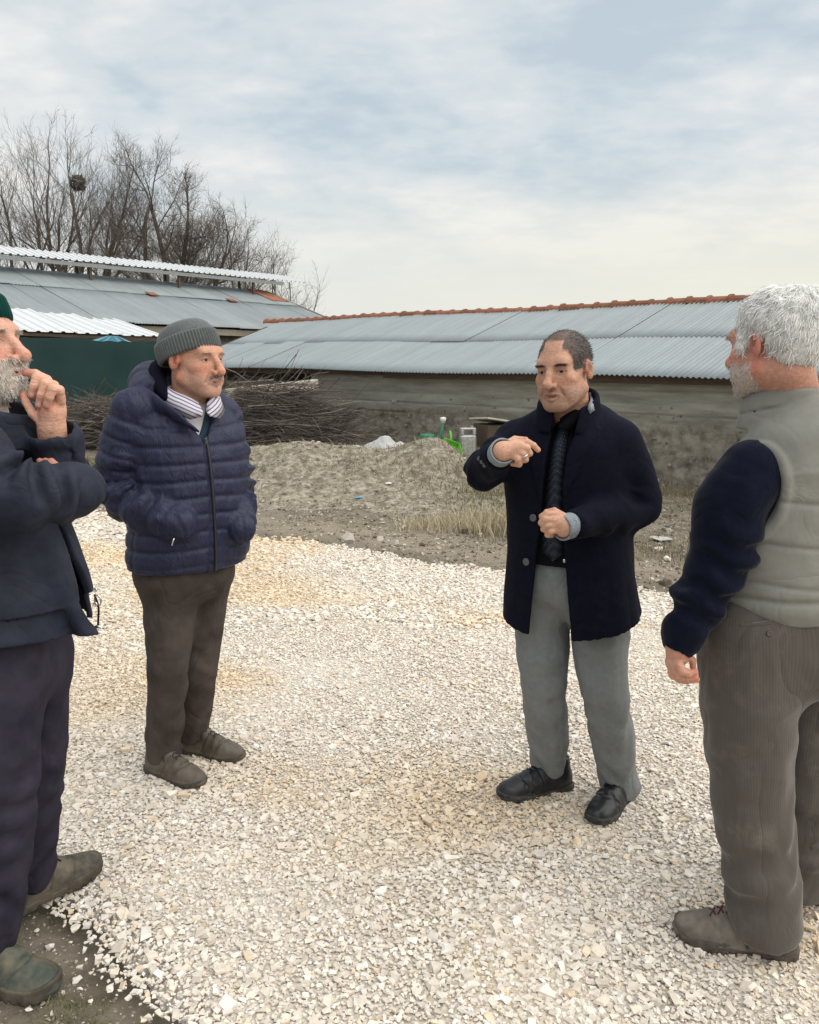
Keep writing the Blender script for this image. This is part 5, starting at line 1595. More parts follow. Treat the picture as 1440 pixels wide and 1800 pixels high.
# ------------------------------------------------------------------ the man in the dark coat
def person_coat():
    root = new_person((.60, 2.74, 0), 'man in a dark navy overcoat and dotted tie pointing at his chest')
    yc = 2.74
    zo = lambda v, y=yc: float(W(1000, v, y)[2])
    f = (-.45, -.89); S = np.array([.89, -.45, 0]); Fv = np.array([-.45, -.89, 0])
    o = np.array([*W(1003, 900, yc)[:2], 0])
    cx = lambda u, v: float((W(u, v, yc)[0] - o[0]) * .89)      # side shift that moves the axis to pixel column u
    hem = .655
    rings = [(hem - .04, cx(1010, 1090), .0, .250, .185, .165), (.75, cx(1006, 1040), .0, .232, .178, .155), (.90, cx(1002, 980), .0, .214, .168, .142), (1.05, cx(1000, 900), .0, .212, .165, .140),
             (1.20, cx(1000, 830), .004, .222, .160, .142), (1.29, cx(1002, 775), .0, .220, .146, .135), (1.345, cx(1004, 745), -.008, .190, .120, .115), (1.385, cx(1006, 722), -.015, .135, .092, .095), (1.42, cx(1006, 705), -.02, .09, .075, .08)]
    def cf(z, a, p):
        d = .004 * fbm(p * 9 + 3, 2) + drape(p, 2.0, 9.0, .007) * np.clip((1.0 - z) / .3, 0, 1)
        return d
    torso = Loft(o, f, rings, 2.25, cf)
    shR, elR, wrR = W(908, 772, 2.84), W(850, 830, 2.70), W(876, 802, 2.51)
    shL, elL, wrL = W(1088, 776, 2.66), W(1124, 890, 2.68), W(1012, 921, 2.485)
    ff = fold_fn(1.3, .0075, 5.0, ([0, .35, .5, .65, 1], [.2, .6, 1.2, .9, .5]), diag=.5)
    ff2 = fold_fn(4.1, .0075, 5.0, ([0, .35, .5, .65, 1], [.2, .6, 1.2, .8, .4]), diag=.5)
    aR = limb([shR, (shR + elR) / 2, elR, (elR + wrR) / 2, wrR], [.068, .067, .066, .057, .048], ff, (0, -1, 0))
    aL = limb([shL, (shL + elL) / 2 + [.012, 0, 0], elL, (elL + wrL) / 2, wrL], [.073, .071, .067, .058, .048], ff2, (0, -1, 0))
    inner = Loft(o, f, [(.3, *rings[0][1:])] + rings[:-2], 2.25)
    # front opening, measured across the chest
    def lat(u, v, y=2.57): return float((W(u, v, y) - o) @ S)
    vs = [735, 760, 800, 850, 920, 985, 1090, 1200]
    L_ = [lat(u, v) for u, v in zip([962, 957, 951, 946, 940, 931, 921, 912], vs)]; R_ = [lat(u, v) for u, v in zip([1012, 1006, 993, 987, 986, 991, 1003, 1014], vs)]
    zz = [zo(v, 2.57) for v in vs]
    zs = np.array(zz[::-1]); Ls = np.array(L_[::-1]); Rs = np.array(R_[::-1])
    of = o.astype(f32); Sf = S.astype(f32); Ff = Fv.astype(f32)
    nk = W(1000, 712, 2.70)
    colz0, colz1 = 1.345, 1.47
    def collar(p):
        z = p[..., 2]; t = np.clip((z - colz0) / (colz1 - colz0), 0, 1)
        c = nk[:2].astype(f32); a = (p[..., :2] - c) @ Sf[:2]; b = (p[..., :2] - c) @ Ff[:2]
        back = np.clip(.5 - b / .16, 0, 1)
        R0 = .098 - .020 * t
        d = np.sqrt((a / 1.08) ** 2 + (b * .98) ** 2) - R0
        d = np.abs(d) - .007
        top = colz0 + (colz1 - colz0) * (.45 + .55 * back)
        d = smax(d, z - top, .008); d = np.maximum(d, colz0 - .02 - z)
        return d
    def coat(p):
        d = torso(p); q0 = (p - of) @ Ff; d = np.maximum(d, hem + .030 - .24 * q0 + .10 * np.clip((p - of) @ Sf, 0, 1) - p[..., 2]); d = smin(d, aR(p), .030); d = smin(d, aL(p), .030)
        # lapels stand a little proud
        q = p - of; a = q @ Sf; b = q @ Ff; z = p[..., 2]
        sl = np.interp(z, zs, Ls).astype(f32); sr = np.interp(z, zs, Rs).astype(f32)
        lw = np.interp(z, [1.08, 1.24, 1.33, 1.36], [0.0, .055, .075, .05]).astype(f32)
        lap = ((a > sr) & (a < sr + lw) | (a < sl) & (a > sl - lw)) & (b > .02) & (z > 1.08)
        d = d - np.where(lap, .006, 0).astype(f32)
        d = smin(d, collar(p), .010)
        ci = smax(inner(p) + .016, z - 1.31, .02)
        d = np.maximum(d, -ci)
        w = np.maximum(np.maximum(sl - a, a - sr), -(b - .03)); w = np.maximum(w, z - 1.46)
        d = smax(d, -w, .006)
        d = np.maximum(d, -(nkcut(p)))
        for cu in cuts: d = smax(d, -cu(p), .004)
        return d
    nkcut = cap(nk - [0, 0, .05], nk + np.array([0, 0, .14]), .062, .070)
    dR, dL = unit(wrR - elR), unit(wrL - elL)
    cuts = [cap(wrR + dR * .030, wrR + dR * .12, .040, .06), cap(wrL + dL * .030, wrL + dL * .12, .040, .06)]
    pts = [shR, elR, wrR, shL, elL, wrL, o + [.3, .3, hem], o + [-.3, -.3, 1.46]]
    lo, hi = bbox(pts, .10); lo[2] = hem - .03
    coat_o = sdf_obj('overcoat', coat, lo, hi, .0058, M_coat, root)
    # turned-up lining of the collar, cuffs
    cp = [on_surf(coat, u, v, 2.4, 2.95, .003) for u, v in ((1037, 690), (1041, 701), (1041, 713), (1037, 727))]
    strip(coat_o, 'collar_lining', M_cuff, catmull(cp, 4), np.interp(np.linspace(0, 1, 13), [0, .3, .8, 1], [.004, .024, .030, .004]), .006, nrm=(.35, -.93, .2))
    for w_, d_, nm in ((wrR, dR, 'cuff'), (wrL, dL, 'cuff')):
        g = cap(w_ + d_ * .028, w_ + d_ * .060, .0405); gi = cap(w_ - d_ * .03, w_ + d_ * .2, .0345)
        fn = lambda p, g=g, gi=gi, w_=w_, d_=d_: np.maximum(np.maximum(g(p), -gi(p)), (((p - w_.astype(f32)) @ d_.astype(f32)) - .066))
        sdf_obj(nm, fn, w_ - .12, w_ + .12, .004, M_cuff, coat_o)
    for v, u in ((913, 932), (993, 917)):
        z = zo(v, 2.60); p = torso.front(lat(u, v, 2.60), z, .006); button(coat_o, p, Fv * .9 - S * .3, .0125, M_button)
    for i in range(3):
        button(coat_o, on_surf(coat, 842 + i * 5, 806 + i * 6, 2.4, 2.8, .001), (-.2, -1, .0), .0065, M_button)
    # dark shirt and tie
    ri = [(r[0], r[1], r[2], r[3] - .022, r[4] - .024, r[5] - .02) for r in rings if .895 < r[0] < 1.30]; ri = [(.885, *ri[0][1:])] + ri + [(1.36, cx(1000, 735), -.004, .11, .088, .09), (1.415, cx(998, 712), -.004, .068, .070, .07)]
    shirt = Loft(o, f, ri, 2.2, lambda z, a, p: .003 * fbm(p * 12, 2), sharp_hi=False)
    sdf_obj('shirt', shirt, o + [-.3, -.3, .79], o + [.3, .3, 1.43], .008, M_black, root)
    tl = [lat(u, v, 2.58) for u, v in ((978, 732), (974, 790), (970, 850), (967, 920), (966, 990))]; tz = [zo(v, 2.58) for v in (738, 790, 850, 920, 990)]
    tp = [shirt.front(a, z, .006) for a, z in zip(tl, tz)]
    strip(root, 'tie', M_tie, catmull(tp, 5), np.interp(np.linspace(0, 1, 21), [0, .05, .12, .9, .965, 1], [.040, .044, .042, .078, .072, .008]), .008, nrm=Fv)
    for sg in (-1, 1):
        aa = np.linspace(.12 * sg, 2.6 * sg, 10); t_ = np.linspace(0, 1, 10); cb = np.array([*nk[:2], 1.372]) + S * -.012
        pc = cb + np.sin(aa)[:, None] * S * .076 + np.cos(aa)[:, None] * Fv * np.interp(t_, [0, 1], [.092, .07])[:, None] + np.stack([t_ * 0, t_ * 0, np.interp(t_, [0, .3, 1], [-.028, .006, .04])], -1)
        strip(root, 'shirt_collar', M_black, pc, np.interp(t_, [0, .12, 1], [.02, .052, .036]), .005, nrm=np.sin(aa)[:, None] * S + np.cos(aa)[:, None] * Fv + np.array([0, 0, .5]))
    mbk = MB(); mbk.box(shirt.front(tl[0], zo(735, 2.58), .010), (.042, .022, .034), np.array(frame(f)), bevel=.008); place(mbk, 'tie_knot', M_tie, root, True)
    mbb = MB(); mbb.box(shirt.front(tl[-1] + .045, zo(988, 2.58), .008), (.022, .006, .012), np.array(frame(f)), bevel=.002); place(mbb, 'belt_buckle', M_steel2, root)
    # trousers
    hR, kR, anR = W(955, 1010, 2.80), W(955, 1205, 2.73), W(968, 1352, 2.80)
    hL, kL, anL = W(1046, 1010, 2.72), W(1062, 1215, 2.64), W(1090, 1378, 2.715)
    pf = ([0, .3, .5, .62, .8, 1], [.2, .5, 1.0, .8, .9, 1.4])
    lr = [.104, .091, .076, .069, .062, .061]
    def leg(h, k, a, sd): return limb([h, h * .5 + k * .5, k, k * .5 + a * .5, a * .85 + k * .15, a], lr, fold_fn(sd, .0042, 6.0, pf, diag=1.3), (0, -1, 0))
    lR, lL = leg(hR, kR, anR, 2.2), leg(hL, kL, anL, 5.4)
    pel = Loft(o, f, [(.70, cx(1003, 1080), 0, .17, .12, .13), (.80, cx(1002, 1030), 0, .185, .135, .14), (.92, cx(1000, 985), 0, .185, .138, .135), (.96, cx(1000, 985), 0, .182, .135, .132)], 2.2, sharp_lo=False, cap_r=.09)
    def tr(p):
        d = smin(lR(p), lL(p), .018); d = smin(d, pel(p), .04) - crease(p, 4.0, 5.0, .007, (1.3, 1.3, .55)) - crease(p + p[..., 2:3] * np.array([.7, 0, 0], f32), 9.0, 7.0, .0055, (1, 1, 1.2))
        for a in (anR, anL): d = smax(d, -cap(a - [0, 0, .005], a - [0, 0, .14], .050)(p), .004)
        return np.maximum(d, np.maximum(hem_plane(p), -9))
    zR, zL = anR[2] - .035, anL[2] - .035
    xm = (anR[0] + anL[0]) / 2
    def hem_plane(p): return np.where(p[..., 0] < xm, zR - p[..., 2] + .12 * (p[..., 0] - anR[0]), zL - p[..., 2] - .10 * (p[..., 0] - anL[0])) * .95
    lo, hi = bbox([hR, anR, hL, anL, kR, kL, anR - [0, 0, .06]], .14); hi[2] = .97
    sdf_obj('trousers', tr, lo, hi, .0056, M_greytr, root)
    # shoes
    hl, t = GR(1003, 1383), GR(876, 1404); shoe(root, hl, t - hl, .295, M_bleather, M_bsole, z0=.003, lace_mat=M_blace, seed=1.0)
    hl, t = GR(1109, 1398), GR(1050, 1450); shoe(root, hl + np.array([.0, .02, 0]), t - hl, .295, M_bleather, M_bsole, z0=.003, lace_mat=M_blace, seed=2.0)
    # head
    hc = W(990, 650, 2.655); Rh = frame((-.58, -.81), -.09, .06); sc = 1.05
    hs = head_sdf(jaw=1.08, nose=1.18, cheek=1.0, fat=1.0, mouth_open=.0035, squint=.9, hook=.001)
    hair_c = np.array([.060, .054, .052])
    def hairline(q):
        x, y, z = q[:, 0], q[:, 1], q[:, 2]
        n = .008 * fbm(q * 60, 2)
        side = np.clip((.052 - y + np.clip(z - .03, 0, 1) * .25 + n) / .008, 0, 1) * np.clip((z - (-.005 - .35 * np.clip(.0 - y, 0, .1)) + n) / .008, 0, 1) * (np.abs(x) > .030)
        top = np.clip((z - .080 - .12 * np.clip(y - .0, 0, 1) + n) / .008, 0, 1) * np.clip((.062 - y + n) / .01, 0, 1)
        back = np.clip((-.03 - y + n) / .01, 0, 1) * np.clip((z + .055) / .01, 0, 1)
        ear = np.exp(-((np.abs(x) - .083) / .009) ** 2) * (np.abs(y + .012) < .028) * (z < .03) * (z > -.045)
        return np.clip(np.maximum(np.maximum(side, back), top * .95) - ear * 1.2, 0, 1) * .88
    cols = lambda q: skin_cols(q, np.array([.53, .292, .20]), .22, .5, (.27, .19, .155), (.40, .17, .14), (.055, .04, .034), 1.0, hairline=hairline, hair_col=hair_c)
    hp, hfn = head_piece(hc, Rh, sc, hs, W(1003, 748, 2.72), .064, cols)
    r = np.random.default_rng(41); V = hp[0]; q = (V - hc) @ Rh / sc
    hm = hairline(q); idx = np.nonzero((hm > .5))[0]; idx = r.choice(idx, min(2600, len(idx)), replace=False)
    mb = MB()
    nrm = unit_rows(q[idx] - np.array([0, -.015, .02])); dl = np.stack([q[idx][:, 0] * 2, -np.ones(len(idx)) * .7, -np.ones(len(idx)) * .5 + (q[idx][:, 2] > .08) * .3], -1)
    dl = unit_rows(unit_rows(dl) + nrm * .28)
    strands(mb, V[idx], dl @ Rh.T, .012, .0012, r, .28, 2, col=(.07, .064, .062), cvar=.4)
    place(mb, 'hair', mat('short_dark_hair', (.07, .06, .06), .6, spec=.3, attr=True), root, False, True)['kind'] = 'stuff'
    eyebrows(root, V, q, Rh, r, (.045, .036, .032), 45, .007)
    # hands
    wR = wrR + dR * .055
    fR = hand_sdf(wR, [(W(884, 796, 2.475), .024), (W(900, 790, 2.458), .023), (W(913, 787, 2.450), .019)],
                  [[W(905, 778, 2.470), W(928, 778, 2.455), W(938, 783, 2.452), W(946, 791, 2.455)],
                   [W(907, 786, 2.455), W(926, 788, 2.440), W(931, 797, 2.443), W(920, 803, 2.462)],
                   [W(905, 793, 2.450), W(920, 798, 2.436), W(924, 808, 2.440), W(911, 811, 2.462)],
                   [W(900, 799, 2.450), W(911, 807, 2.434), W(913, 816, 2.440), W(901, 815, 2.462)],
                   [W(884, 783, 2.470), W(905, 771, 2.490), W(925, 772, 2.500)]], .0098, arm=cap(wrR, wR, .030, .029))
    hR_ = hand_piece(fR, [wR, W(946, 791, 2.45), W(884, 770, 2.5), W(905, 816, 2.43), wrR], skin=np.array([.64, .36, .245]), seed=3.)
    wL = wrL + dL * .05
    fL = hand_sdf(wL, [(W(986, 919, 2.452), .025), (W(972, 917, 2.445), .022)],
                  [[W(978, 905, 2.450), W(961, 903, 2.432), W(953, 908, 2.438), W(958, 915, 2.462)],
                   [W(976, 914, 2.440), W(959, 913, 2.424), W(952, 919, 2.432), W(958, 924, 2.458)],
                   [W(977, 923, 2.440), W(962, 924, 2.424), W(956, 930, 2.432), W(963, 933, 2.458)],
                   [W(980, 931, 2.442), W(968, 934, 2.428), W(963, 940, 2.436), W(970, 941, 2.458)],
                   [W(990, 906, 2.455), W(975, 897, 2.462), W(960, 899, 2.470)]], .0098, arm=cap(wrL, wL, .030, .030))
    hL_ = hand_piece(fL, [wL, wrL, W(953, 895, 2.43), W(965, 945, 2.47)], skin=np.array([.64, .36, .245]), seed=5.)
    # ring on the pointing hand
    a = np.linspace(0, 2 * np.pi, 17); rc = W(922, 801, 2.4355); ax = unit(W(924, 808, 2.440) - W(918, 796, 2.436)); e1 = unit(np.cross(ax, [0, 1, 0])); e2 = np.cross(ax, e1)
    mb = MB(); mb.tube(rc + (np.cos(a)[:, None] * e1 + np.sin(a)[:, None] * e2) * .0108, .0022, 6, caps=False); place(mb, 'ring', M_steel2, root, True)
    core = [Loft(o, f, [(.75, 0, 0, .12, .08, .08), (1.1, 0, 0, .13, .09, .09), (1.3, 0, 0, .15, .08, .08), (1.37, 0, 0, .06, .06, .06)], 2.0), cap(shR, elR, .045), cap(elR, wR, .035, .028), cap(shL, elL, .045), cap(elL, wL, .035, .028),
            cap(hR, kR, .07, .05), cap(kR, anR - [0, 0, .04], .05, .035), cap(hL, kL, .07, .05), cap(kL, anL - [0, 0, .04], .05, .035)]
    lo, hi = bbox([shR, elR, wR, wL, shL, elL, anR, anL - [0, 0, .05]], .1)
    finish_body(root, [hp, hR_, hL_, core_piece(core, lo, hi)])
def eyebrows(root, V, q, Rh, r, col, n=60, length_=.009, rad=.0009, frown=.10):
    x, y, z = q.T; m_ = mat('brow_hair', col, .7, attr=True)
    for sg in (-1, 1):
        zb = .0205 - .20 * np.clip((np.abs(x) - .038), 0, 1) - frown * np.clip(.028 - np.abs(x), 0, 1)
        k = (np.abs(z - zb) < .0034) & (np.abs(x * sg - .0325) < .0165) & (y > .05)
        idx = np.nonzero(k)[0]
        if len(idx) == 0: continue
        idx = r.choice(idx, min(n, len(idx)), replace=False)
        dl = np.stack([np.full(len(idx), sg * 1.0), np.full(len(idx), .15), np.full(len(idx), .2)], -1)
        mb = MB(); strands(mb, V[idx], unit_rows(dl) @ Rh.T, length_, rad, r, .25, 2, col=col, cvar=.2)
        o = place(mb, 'eyebrow', m_, root, False, True); o['kind'] = 'stuff'
# ------------------------------------------------------------------ the man in the quilted jacket and grey beanie
def stripes_extra(m, nt, b, vec, col):
    N = nt.nodes.new; L = nt.links.new
    at = N('ShaderNodeAttribute'); at.attribute_name = 'across'
    ml = N('ShaderNodeMath'); ml.operation = 'MULTIPLY'; L(at.outputs['Fac'], ml.inputs[0]); ml.inputs[1].default_value = 2 * math.pi / .0125
    sn = N('ShaderNodeMath'); sn.operation = 'SINE'; L(ml.outputs[0], sn.inputs[0])
    r = N('ShaderNodeMapRange'); r.inputs[1].default_value = .30; r.inputs[2].default_value = .55; L(sn.outputs[0], r.inputs[0])
    x = N('ShaderNodeMix'); x.data_type = 'RGBA'; L(r.outputs[0], x.inputs['Factor']); x.inputs['A'].default_value = (.62, .60, .64, 1); x.inputs['B'].default_value = (.16, .13, .24, 1)
    L(x.outputs['Result'], b.inputs['Base Color'])
def beanie(root, hc, Rh, sc, tilt, m_, cuff_h=.066, ribs=64, rib_amp=.0022, top=.142, brim=.018, roll=0.0, back=.0):
    """knitted cap: smooth crown and a ribbed turned-up cuff, each a lathe fitted to the skull"""
    Rt = Rh @ np.array(Matrix.Rotation(tilt, 3, 'X')) @ np.array(Matrix.Rotation(roll, 3, 'Y'))
    ctr = np.array([0, -.016, 0.0]); org = np.array(root.location)
    def ring_mesh(prof, n, amp, name, par):
        a = np.arange(n) * 2 * np.pi / n; Vs = []
        for i, (rr, z, k) in enumerate(prof):
            wob = 1 + (amp * np.cos(a * ribs) / .09) * k + .012 * vnoise(np.stack([np.cos(a) * 2 + i * .15, np.sin(a) * 2, np.full(n, z * 25)], -1))
            Vs.append(np.stack([np.cos(a) * rr * .083 * wob, np.sin(a) * rr * .104 * wob, np.full(n, z)], -1))
        V = np.concatenate(Vs) + ctr; m = len(prof)
        i = np.arange(m - 1)[:, None] * n; j = np.arange(n)[None]; k = (j + 1) % n
        F = np.stack([i + j, i + k, i + n + k, i + n + j], -1).reshape(-1, 4)
        Vw = (V * sc) @ Rt.T + hc - org
        return obj(name, np_mesh(name, Vw, F, smooth=True), m_, par)
    z0 = brim; h = cuff_h
    crown = [(1.00, z0 + .01, 0)] + [(1.03 * math.cos(t) ** .55 if t < 1.5 else .02, z0 + h * .7 + (top - z0 - h * .7) * math.sin(t), 0) for t in np.linspace(0, 1.53, 14)]
    hat = ring_mesh(crown, 96, 0, 'beanie', root)
    cuff = [(.985, z0 + .004, .3), (1.00, z0 - .001, .6), (1.05, z0, 1), (1.085, z0 + .008, 1), (1.095, z0 + h * .5, 1), (1.085, z0 + h - .008, 1), (1.06, z0 + h, .8), (1.02, z0 + h - .003, .4), (1.0, z0 + h - .012, 0)]
    ring_mesh(cuff, ribs * 6, rib_amp, 'cuff', hat)
    return hat
def quilt(x, sp, amp):
    s = np.abs(x / sp - np.round(x / sp)) * 2
    return amp * (1 - np.exp(-(s / .30) ** 2)) - amp * .7
def person_puffer():
    root = new_person((-.86, 2.97, 0), 'man in a quilted navy puffer jacket and grey beanie, hands in pockets')
    yc = 2.96; zo = lambda v, y=yc: float(W(335, v, y)[2])
    fx, fy = .62, -.785; f = (fx, fy); S = np.array([-fy, fx, 0]); Fv = np.array([fx, fy, 0])
    o = np.array([*W(334, 900, yc)[:2], 0]); cx = lambda u, v: float((W(u, v, yc)[0] - o[0]) / .785)
    hem = zo(992)
    rings = [(hem, cx(331, 990), 0, .205, .160, .150), (hem + .025, cx(331, 980), 0, .222, .176, .162), (hem + .12, cx(333, 930), 0, .222, .182, .160), (1.08, cx(333, 880), 0, .212, .178, .155), (1.20, cx(330, 810), 0, .212, .165, .150),
             (1.30, cx(325, 755), -.005, .212, .142, .140), (1.365, cx(320, 720), -.015, .185, .112, .12), (1.41, cx(318, 700), -.02, .13, .09, .10), (1.45, cx(318, 680), -.02, .09, .08, .085)]
    def cf(z, a, p):
        d = quilt(z - hem - .03 + .012 * vnoise(np.stack([a * .9, z * 2, z * 0], -1)),   .0600, .0065)
        d = d + .0032 * vnoise(np.stack([a * 9, z * 14, a * 0], -1)) + .0045 * fbm(p * 8, 2)
        zip_ = np.exp(-(a / .045) ** 2); seam = np.exp(-((np.abs(a) - 1.45) / .05) ** 2)
        return (d * (1 - .8 * zip_) - .004 * np.exp(-(a / .02) ** 2) - .005 * seam).astype(f32)
    torso = Loft(o, f, rings, 2.2, cf, sharp_lo=False, cap_r=.03)
    shR, elR, wrR = W(238, 722, 2.86), W(212, 862, 2.87), W(318, 921, 2.765)
    shL, elL, wrL = W(388, 728, 3.07), W(416, 872, 3.04), W(424, 930, 2.90)
    def afold(seed, L0):
        ff = fold_fn(seed, .010, 6.0, ([0, .3, .5, .7, 1], [.3, .5, 1.2, .9, .6]), diag=.6)
        return lambda t, a, p: ff(t, a, p) + quilt(t * L0, .058, .0065) + .003 * vnoise(np.stack([np.cos(a) * 5, np.sin(a) * 5, t * 28], -1))
    aR = limb([shR, (shR + elR) / 2 + [-.012, 0, 0], elR, (elR + wrR) / 2 + [0, -.01, -.012], wrR], [.080, .088, .078, .076, .058], afold(1.1, .64), (0, -1, 0))
    aL = limb([shL, (shL + elL) / 2, elL, wrL], [.075, .078, .068, .052], afold(3.3, .5), (0, -1, 0))
    hood = limb([W(350, 752, 2.80), W(303, 716, 2.83), W(262, 690, 2.93), W(262, 668, 3.06), W(310, 660, 3.15), W(372, 690, 3.13), W(394, 724, 3.05)], [.020, .036, .058, .066, .060, .042, .022], lambda t, a, p: .006 * fbm(p * 14, 2) + quilt(t * .7, .10, .006), (0, 0, 1))
    zs_ = [zo(790, 2.8), zo(770, 2.8), zo(740, 2.85), zo(700, 2.9), zo(660, 2.95)]
    def lat(u, v, y=2.80): return float((W(u, v, y) - o) @ S)
    c0 = lat(377, 780)
    wz = np.array(zs_); wl = np.array([c0 - .001, c0 - .016, c0 - .070, c0 - .13, c0 - .17]); wr = np.array([c0 + .001, c0 + .010, c0 + .045, c0 + .08, c0 + .12])
    of, Sf, Ff = o.astype(f32), S.astype(f32), Fv.astype(f32)
    nk = W(330, 690, 2.95); nkcut = cap(nk - [0, 0, .06], nk + np.array([0, 0, .2]), .072, .085)
    pk = [wrR - unit(wrR - elR) * .02, wrL - unit(wrL - elL) * .02]
    def jacket(p):
        d = torso(p); d = smin(d, aR(p), .020); d = smin(d, aL(p), .020); d = smin(d, hood(p), .018)
        q = p - of; a = q @ Sf; b = q @ Ff; z = p[..., 2]
        w = np.maximum(np.interp(z, wz, wl) - a, a - np.interp(z, wz, wr)).astype(f32); w = np.maximum(w, -(b + .0)); w = np.maximum(w, wz[0] - z)
        d = smax(d, -w, .006)
        d = smax(d, -nkcut(p), .01)
        return d
    lo, hi = bbox([shR, elR, wrR, shL, elL, wrL, o + [.26, .26, hem], o + [-.26, -.26, hem], nk + [0, 0, .09], W(255, 640, 3.1)], .10); lo[2] = hem - .015
    M_puff = mat('navy_nylon', (.0175, .0195, .052), .55, spec=.35, var=.18, vscale=12, bump=.35, bscale=45, bdist=.004, wr=(22, .6, .010, (1.4, 1.4, .6)))
    jk = sdf_obj('puffer_jacket', jacket, lo, hi, .0056, M_puff, root)
    M_fleece = mat('dark_fleece', (.008, .008, .016), .95, spec=.05, bump=.8, bscale=160, bdist=.004)
    lining = limb([W(300, 706, 2.86), W(284, 684, 2.90), W(276, 662, 2.97), W(286, 646, 3.06), W(330, 646, 3.11), W(375, 680, 3.09)], [.014, .024, .032, .036, .030, .016], None, (0, 0, 1))
    sdf_obj('hood_lining', lining, *bbox([W(340, 722, 2.84), W(286, 650, 3.04), W(375, 640, 3.12)], .07), .006, M_fleece, jk)
    # zip
    zp = [torso.front(c0 + .001, z, .004) for z in np.linspace(zs_[1], hem + .01, 14)]
    M_zip = mat('dark_zip', (.02, .02, .03), .5, spec=.5); strip(jk, 'zip', M_zip, zp, np.full(14, .012), .004, nrm=Fv)
    mb = MB(); mb.box(zp[0] + np.array([0, -.008, -.02]), (.008, .004, .03), bevel=.001); place(mb, 'zip_pull', M_steel2, jk)
    z0_ = on_surf(jacket, 307, 944, 2.6, 3.0, .004); mb = MB(); mb.tube([z0_, z0_ + [-.006, -.003, -.016], z0_ + [-.010, -.003, -.028]], [.003, .0022, .004], 6); place(mb, 'pocket_zip_pull', M_steel2, jk, True)
    # sweater, shirt
    def inner_r(dw): return [(1.10, 0, 0, .15, .135 - dw, .12), (1.22, cx(330, 800), 0, .15, .135 - dw, .12), (1.31, cx(325, 750), -.002, .15, .118 - dw, .11), (1.37, cx(328, 720), -.005, .105, .094 - dw, .09), (1.42, cx(330, 695), 0, .07, .072 - dw, .07)]
    sw = Loft(o, f, inner_r(0), 2.1); sh = Loft(o, f, inner_r(.008), 2.1)
    cV = lat(360, 762, 2.83)
    def sweater(p):
        d = sw(p); a = (p - of) @ Sf; z = p[..., 2]; b = (p - of) @ Ff
        w = np.maximum(np.abs(a - cV) - np.clip((z - zo(768, 2.84)) * .55, 0, 1), -b); return smax(d, -np.maximum(w, zo(768, 2.84) - z), .004)
    bb = (o + [-.24, -.24, 1.1], o + [.24, .24, 1.44])
    sdf_obj('sweater', sweater, *bb, .006, mat('teal_knit', (.030, .052, .075), .9, spec=.1, bump=.4, bscale=200, bdist=.003), root)
    M_shirt = mat('striped_shirt', (.6, .6, .62), .8, spec=.2, extra=stripes_extra)
    so = sdf_obj('shirt', sh, *bb, .008, M_shirt, root)
    for sg, a0, a1 in ((-1, -.10, -2.7), (1, .10, 2.7)):
        aa = np.linspace(a0, a1, 12); t = np.linspace(0, 1, 12); rr = np.interp(t, [0, .25, 1], [.108, .100, .088])
        base = W(337, 703, 2.93)
        pts = base + (np.sin(aa) * rr)[:, None] * S + (np.cos(aa) * rr)[:, None] * Fv + np.stack([t * 0, t * 0, np.interp(t, [0, .25, .6, 1], [-.045, -.012, .018, .028])], -1)
        nr = np.sin(aa)[:, None] * S + np.cos(aa)[:, None] * Fv + np.array([0, 0, .45])
        strip(so, 'collar', M_shirt, pts, np.interp(t, [0, .10, .4, 1], [.022, .074, .068, .054]), .006, nrm=nr)
    # trousers
    hR, kR, anR = W(300, 1010, 2.93), W(296, 1172, 2.86), W(287, 1322, 2.915)
    hL, kL, anL = W(358, 1010, 3.05), W(350, 1150, 3.00), W(338, 1285, 3.065)
    pf = ([0, .3, .5, .62, .8, 1], [.2, .5, 1.0, .7, .8, 1.3])
    def leg(h, k, a, sd): return limb([h, h * .5 + k * .5, k, k * .5 + a * .5, a * .85 + k * .15, a], [.102, .090, .074, .067, .063, .062], fold_fn(sd, .005, 6.0, pf, diag=1.2), (0, -1, 0))
    lR, lL = leg(hR, kR, anR, 6.2), leg(hL, kL, anL, 7.4)
    pel = Loft(o, f, [(.68, cx(330, 1080), 0, .16, .12, .13), (.80, cx(330, 1030), 0, .185, .14, .14), (.93, cx(331, 985), 0, .185, .14, .135)], 2.2, sharp_lo=False, cap_r=.09)
    zR, zL = anR[2] - .03, anL[2] - .03; ym = (anR[1] + anL[1]) / 2
    def tr(p):
        d = smin(lR(p), lL(p), .016); d = smin(d, pel(p), .04) - crease(p, 14.0, 5.0, .005, (1.3, 1.3, .6)) - crease(p + p[..., 2:3] * np.array([-.7, 0, 0], f32), 3.0, 7.0, .003, (1, 1, 1.2))
        for a in (anR, anL): d = smax(d, -cap(a - [0, 0, .0], a - [0, 0, .14], .052)(p), .004)
        return np.maximum(d, np.where(p[..., 1] < ym, zR - p[..., 2], zL - p[..., 2]) * .95)
    lo, hi = bbox([hR, anR, hL, anL, kR, kL, anR - [0, 0, .05]], .14); hi[2] = .94
    sdf_obj('trousers', tr, lo, hi, .0058, mat('dark_brown_twill', (.058, .048, .044), .9, spec=.12, var=.25, vscale=6, color2=(.085, .068, .060), wr=(6, .6, .026, (1, 1, .5))), root)
    M_up = mat('worn_brown_leather', (.075, .060, .046), .5, spec=.35, var=.25, vscale=14, color2=(.12, .10, .078), bump=.2, bscale=80, bdist=.002); M_so = mat('brown_rubber_sole', (.07, .062, .05), .85, var=.3, vscale=20)
    M_la = mat('brown_lace', (.03, .025, .02), .85)
    hl, t = GR(258, 1358), GR(345, 1390); shoe(root, hl + np.array([0, .025, 0]), t - hl, .29, M_up, M_so, z0=.003, lace_mat=M_la, seed=3., high=.125, name='shoe')
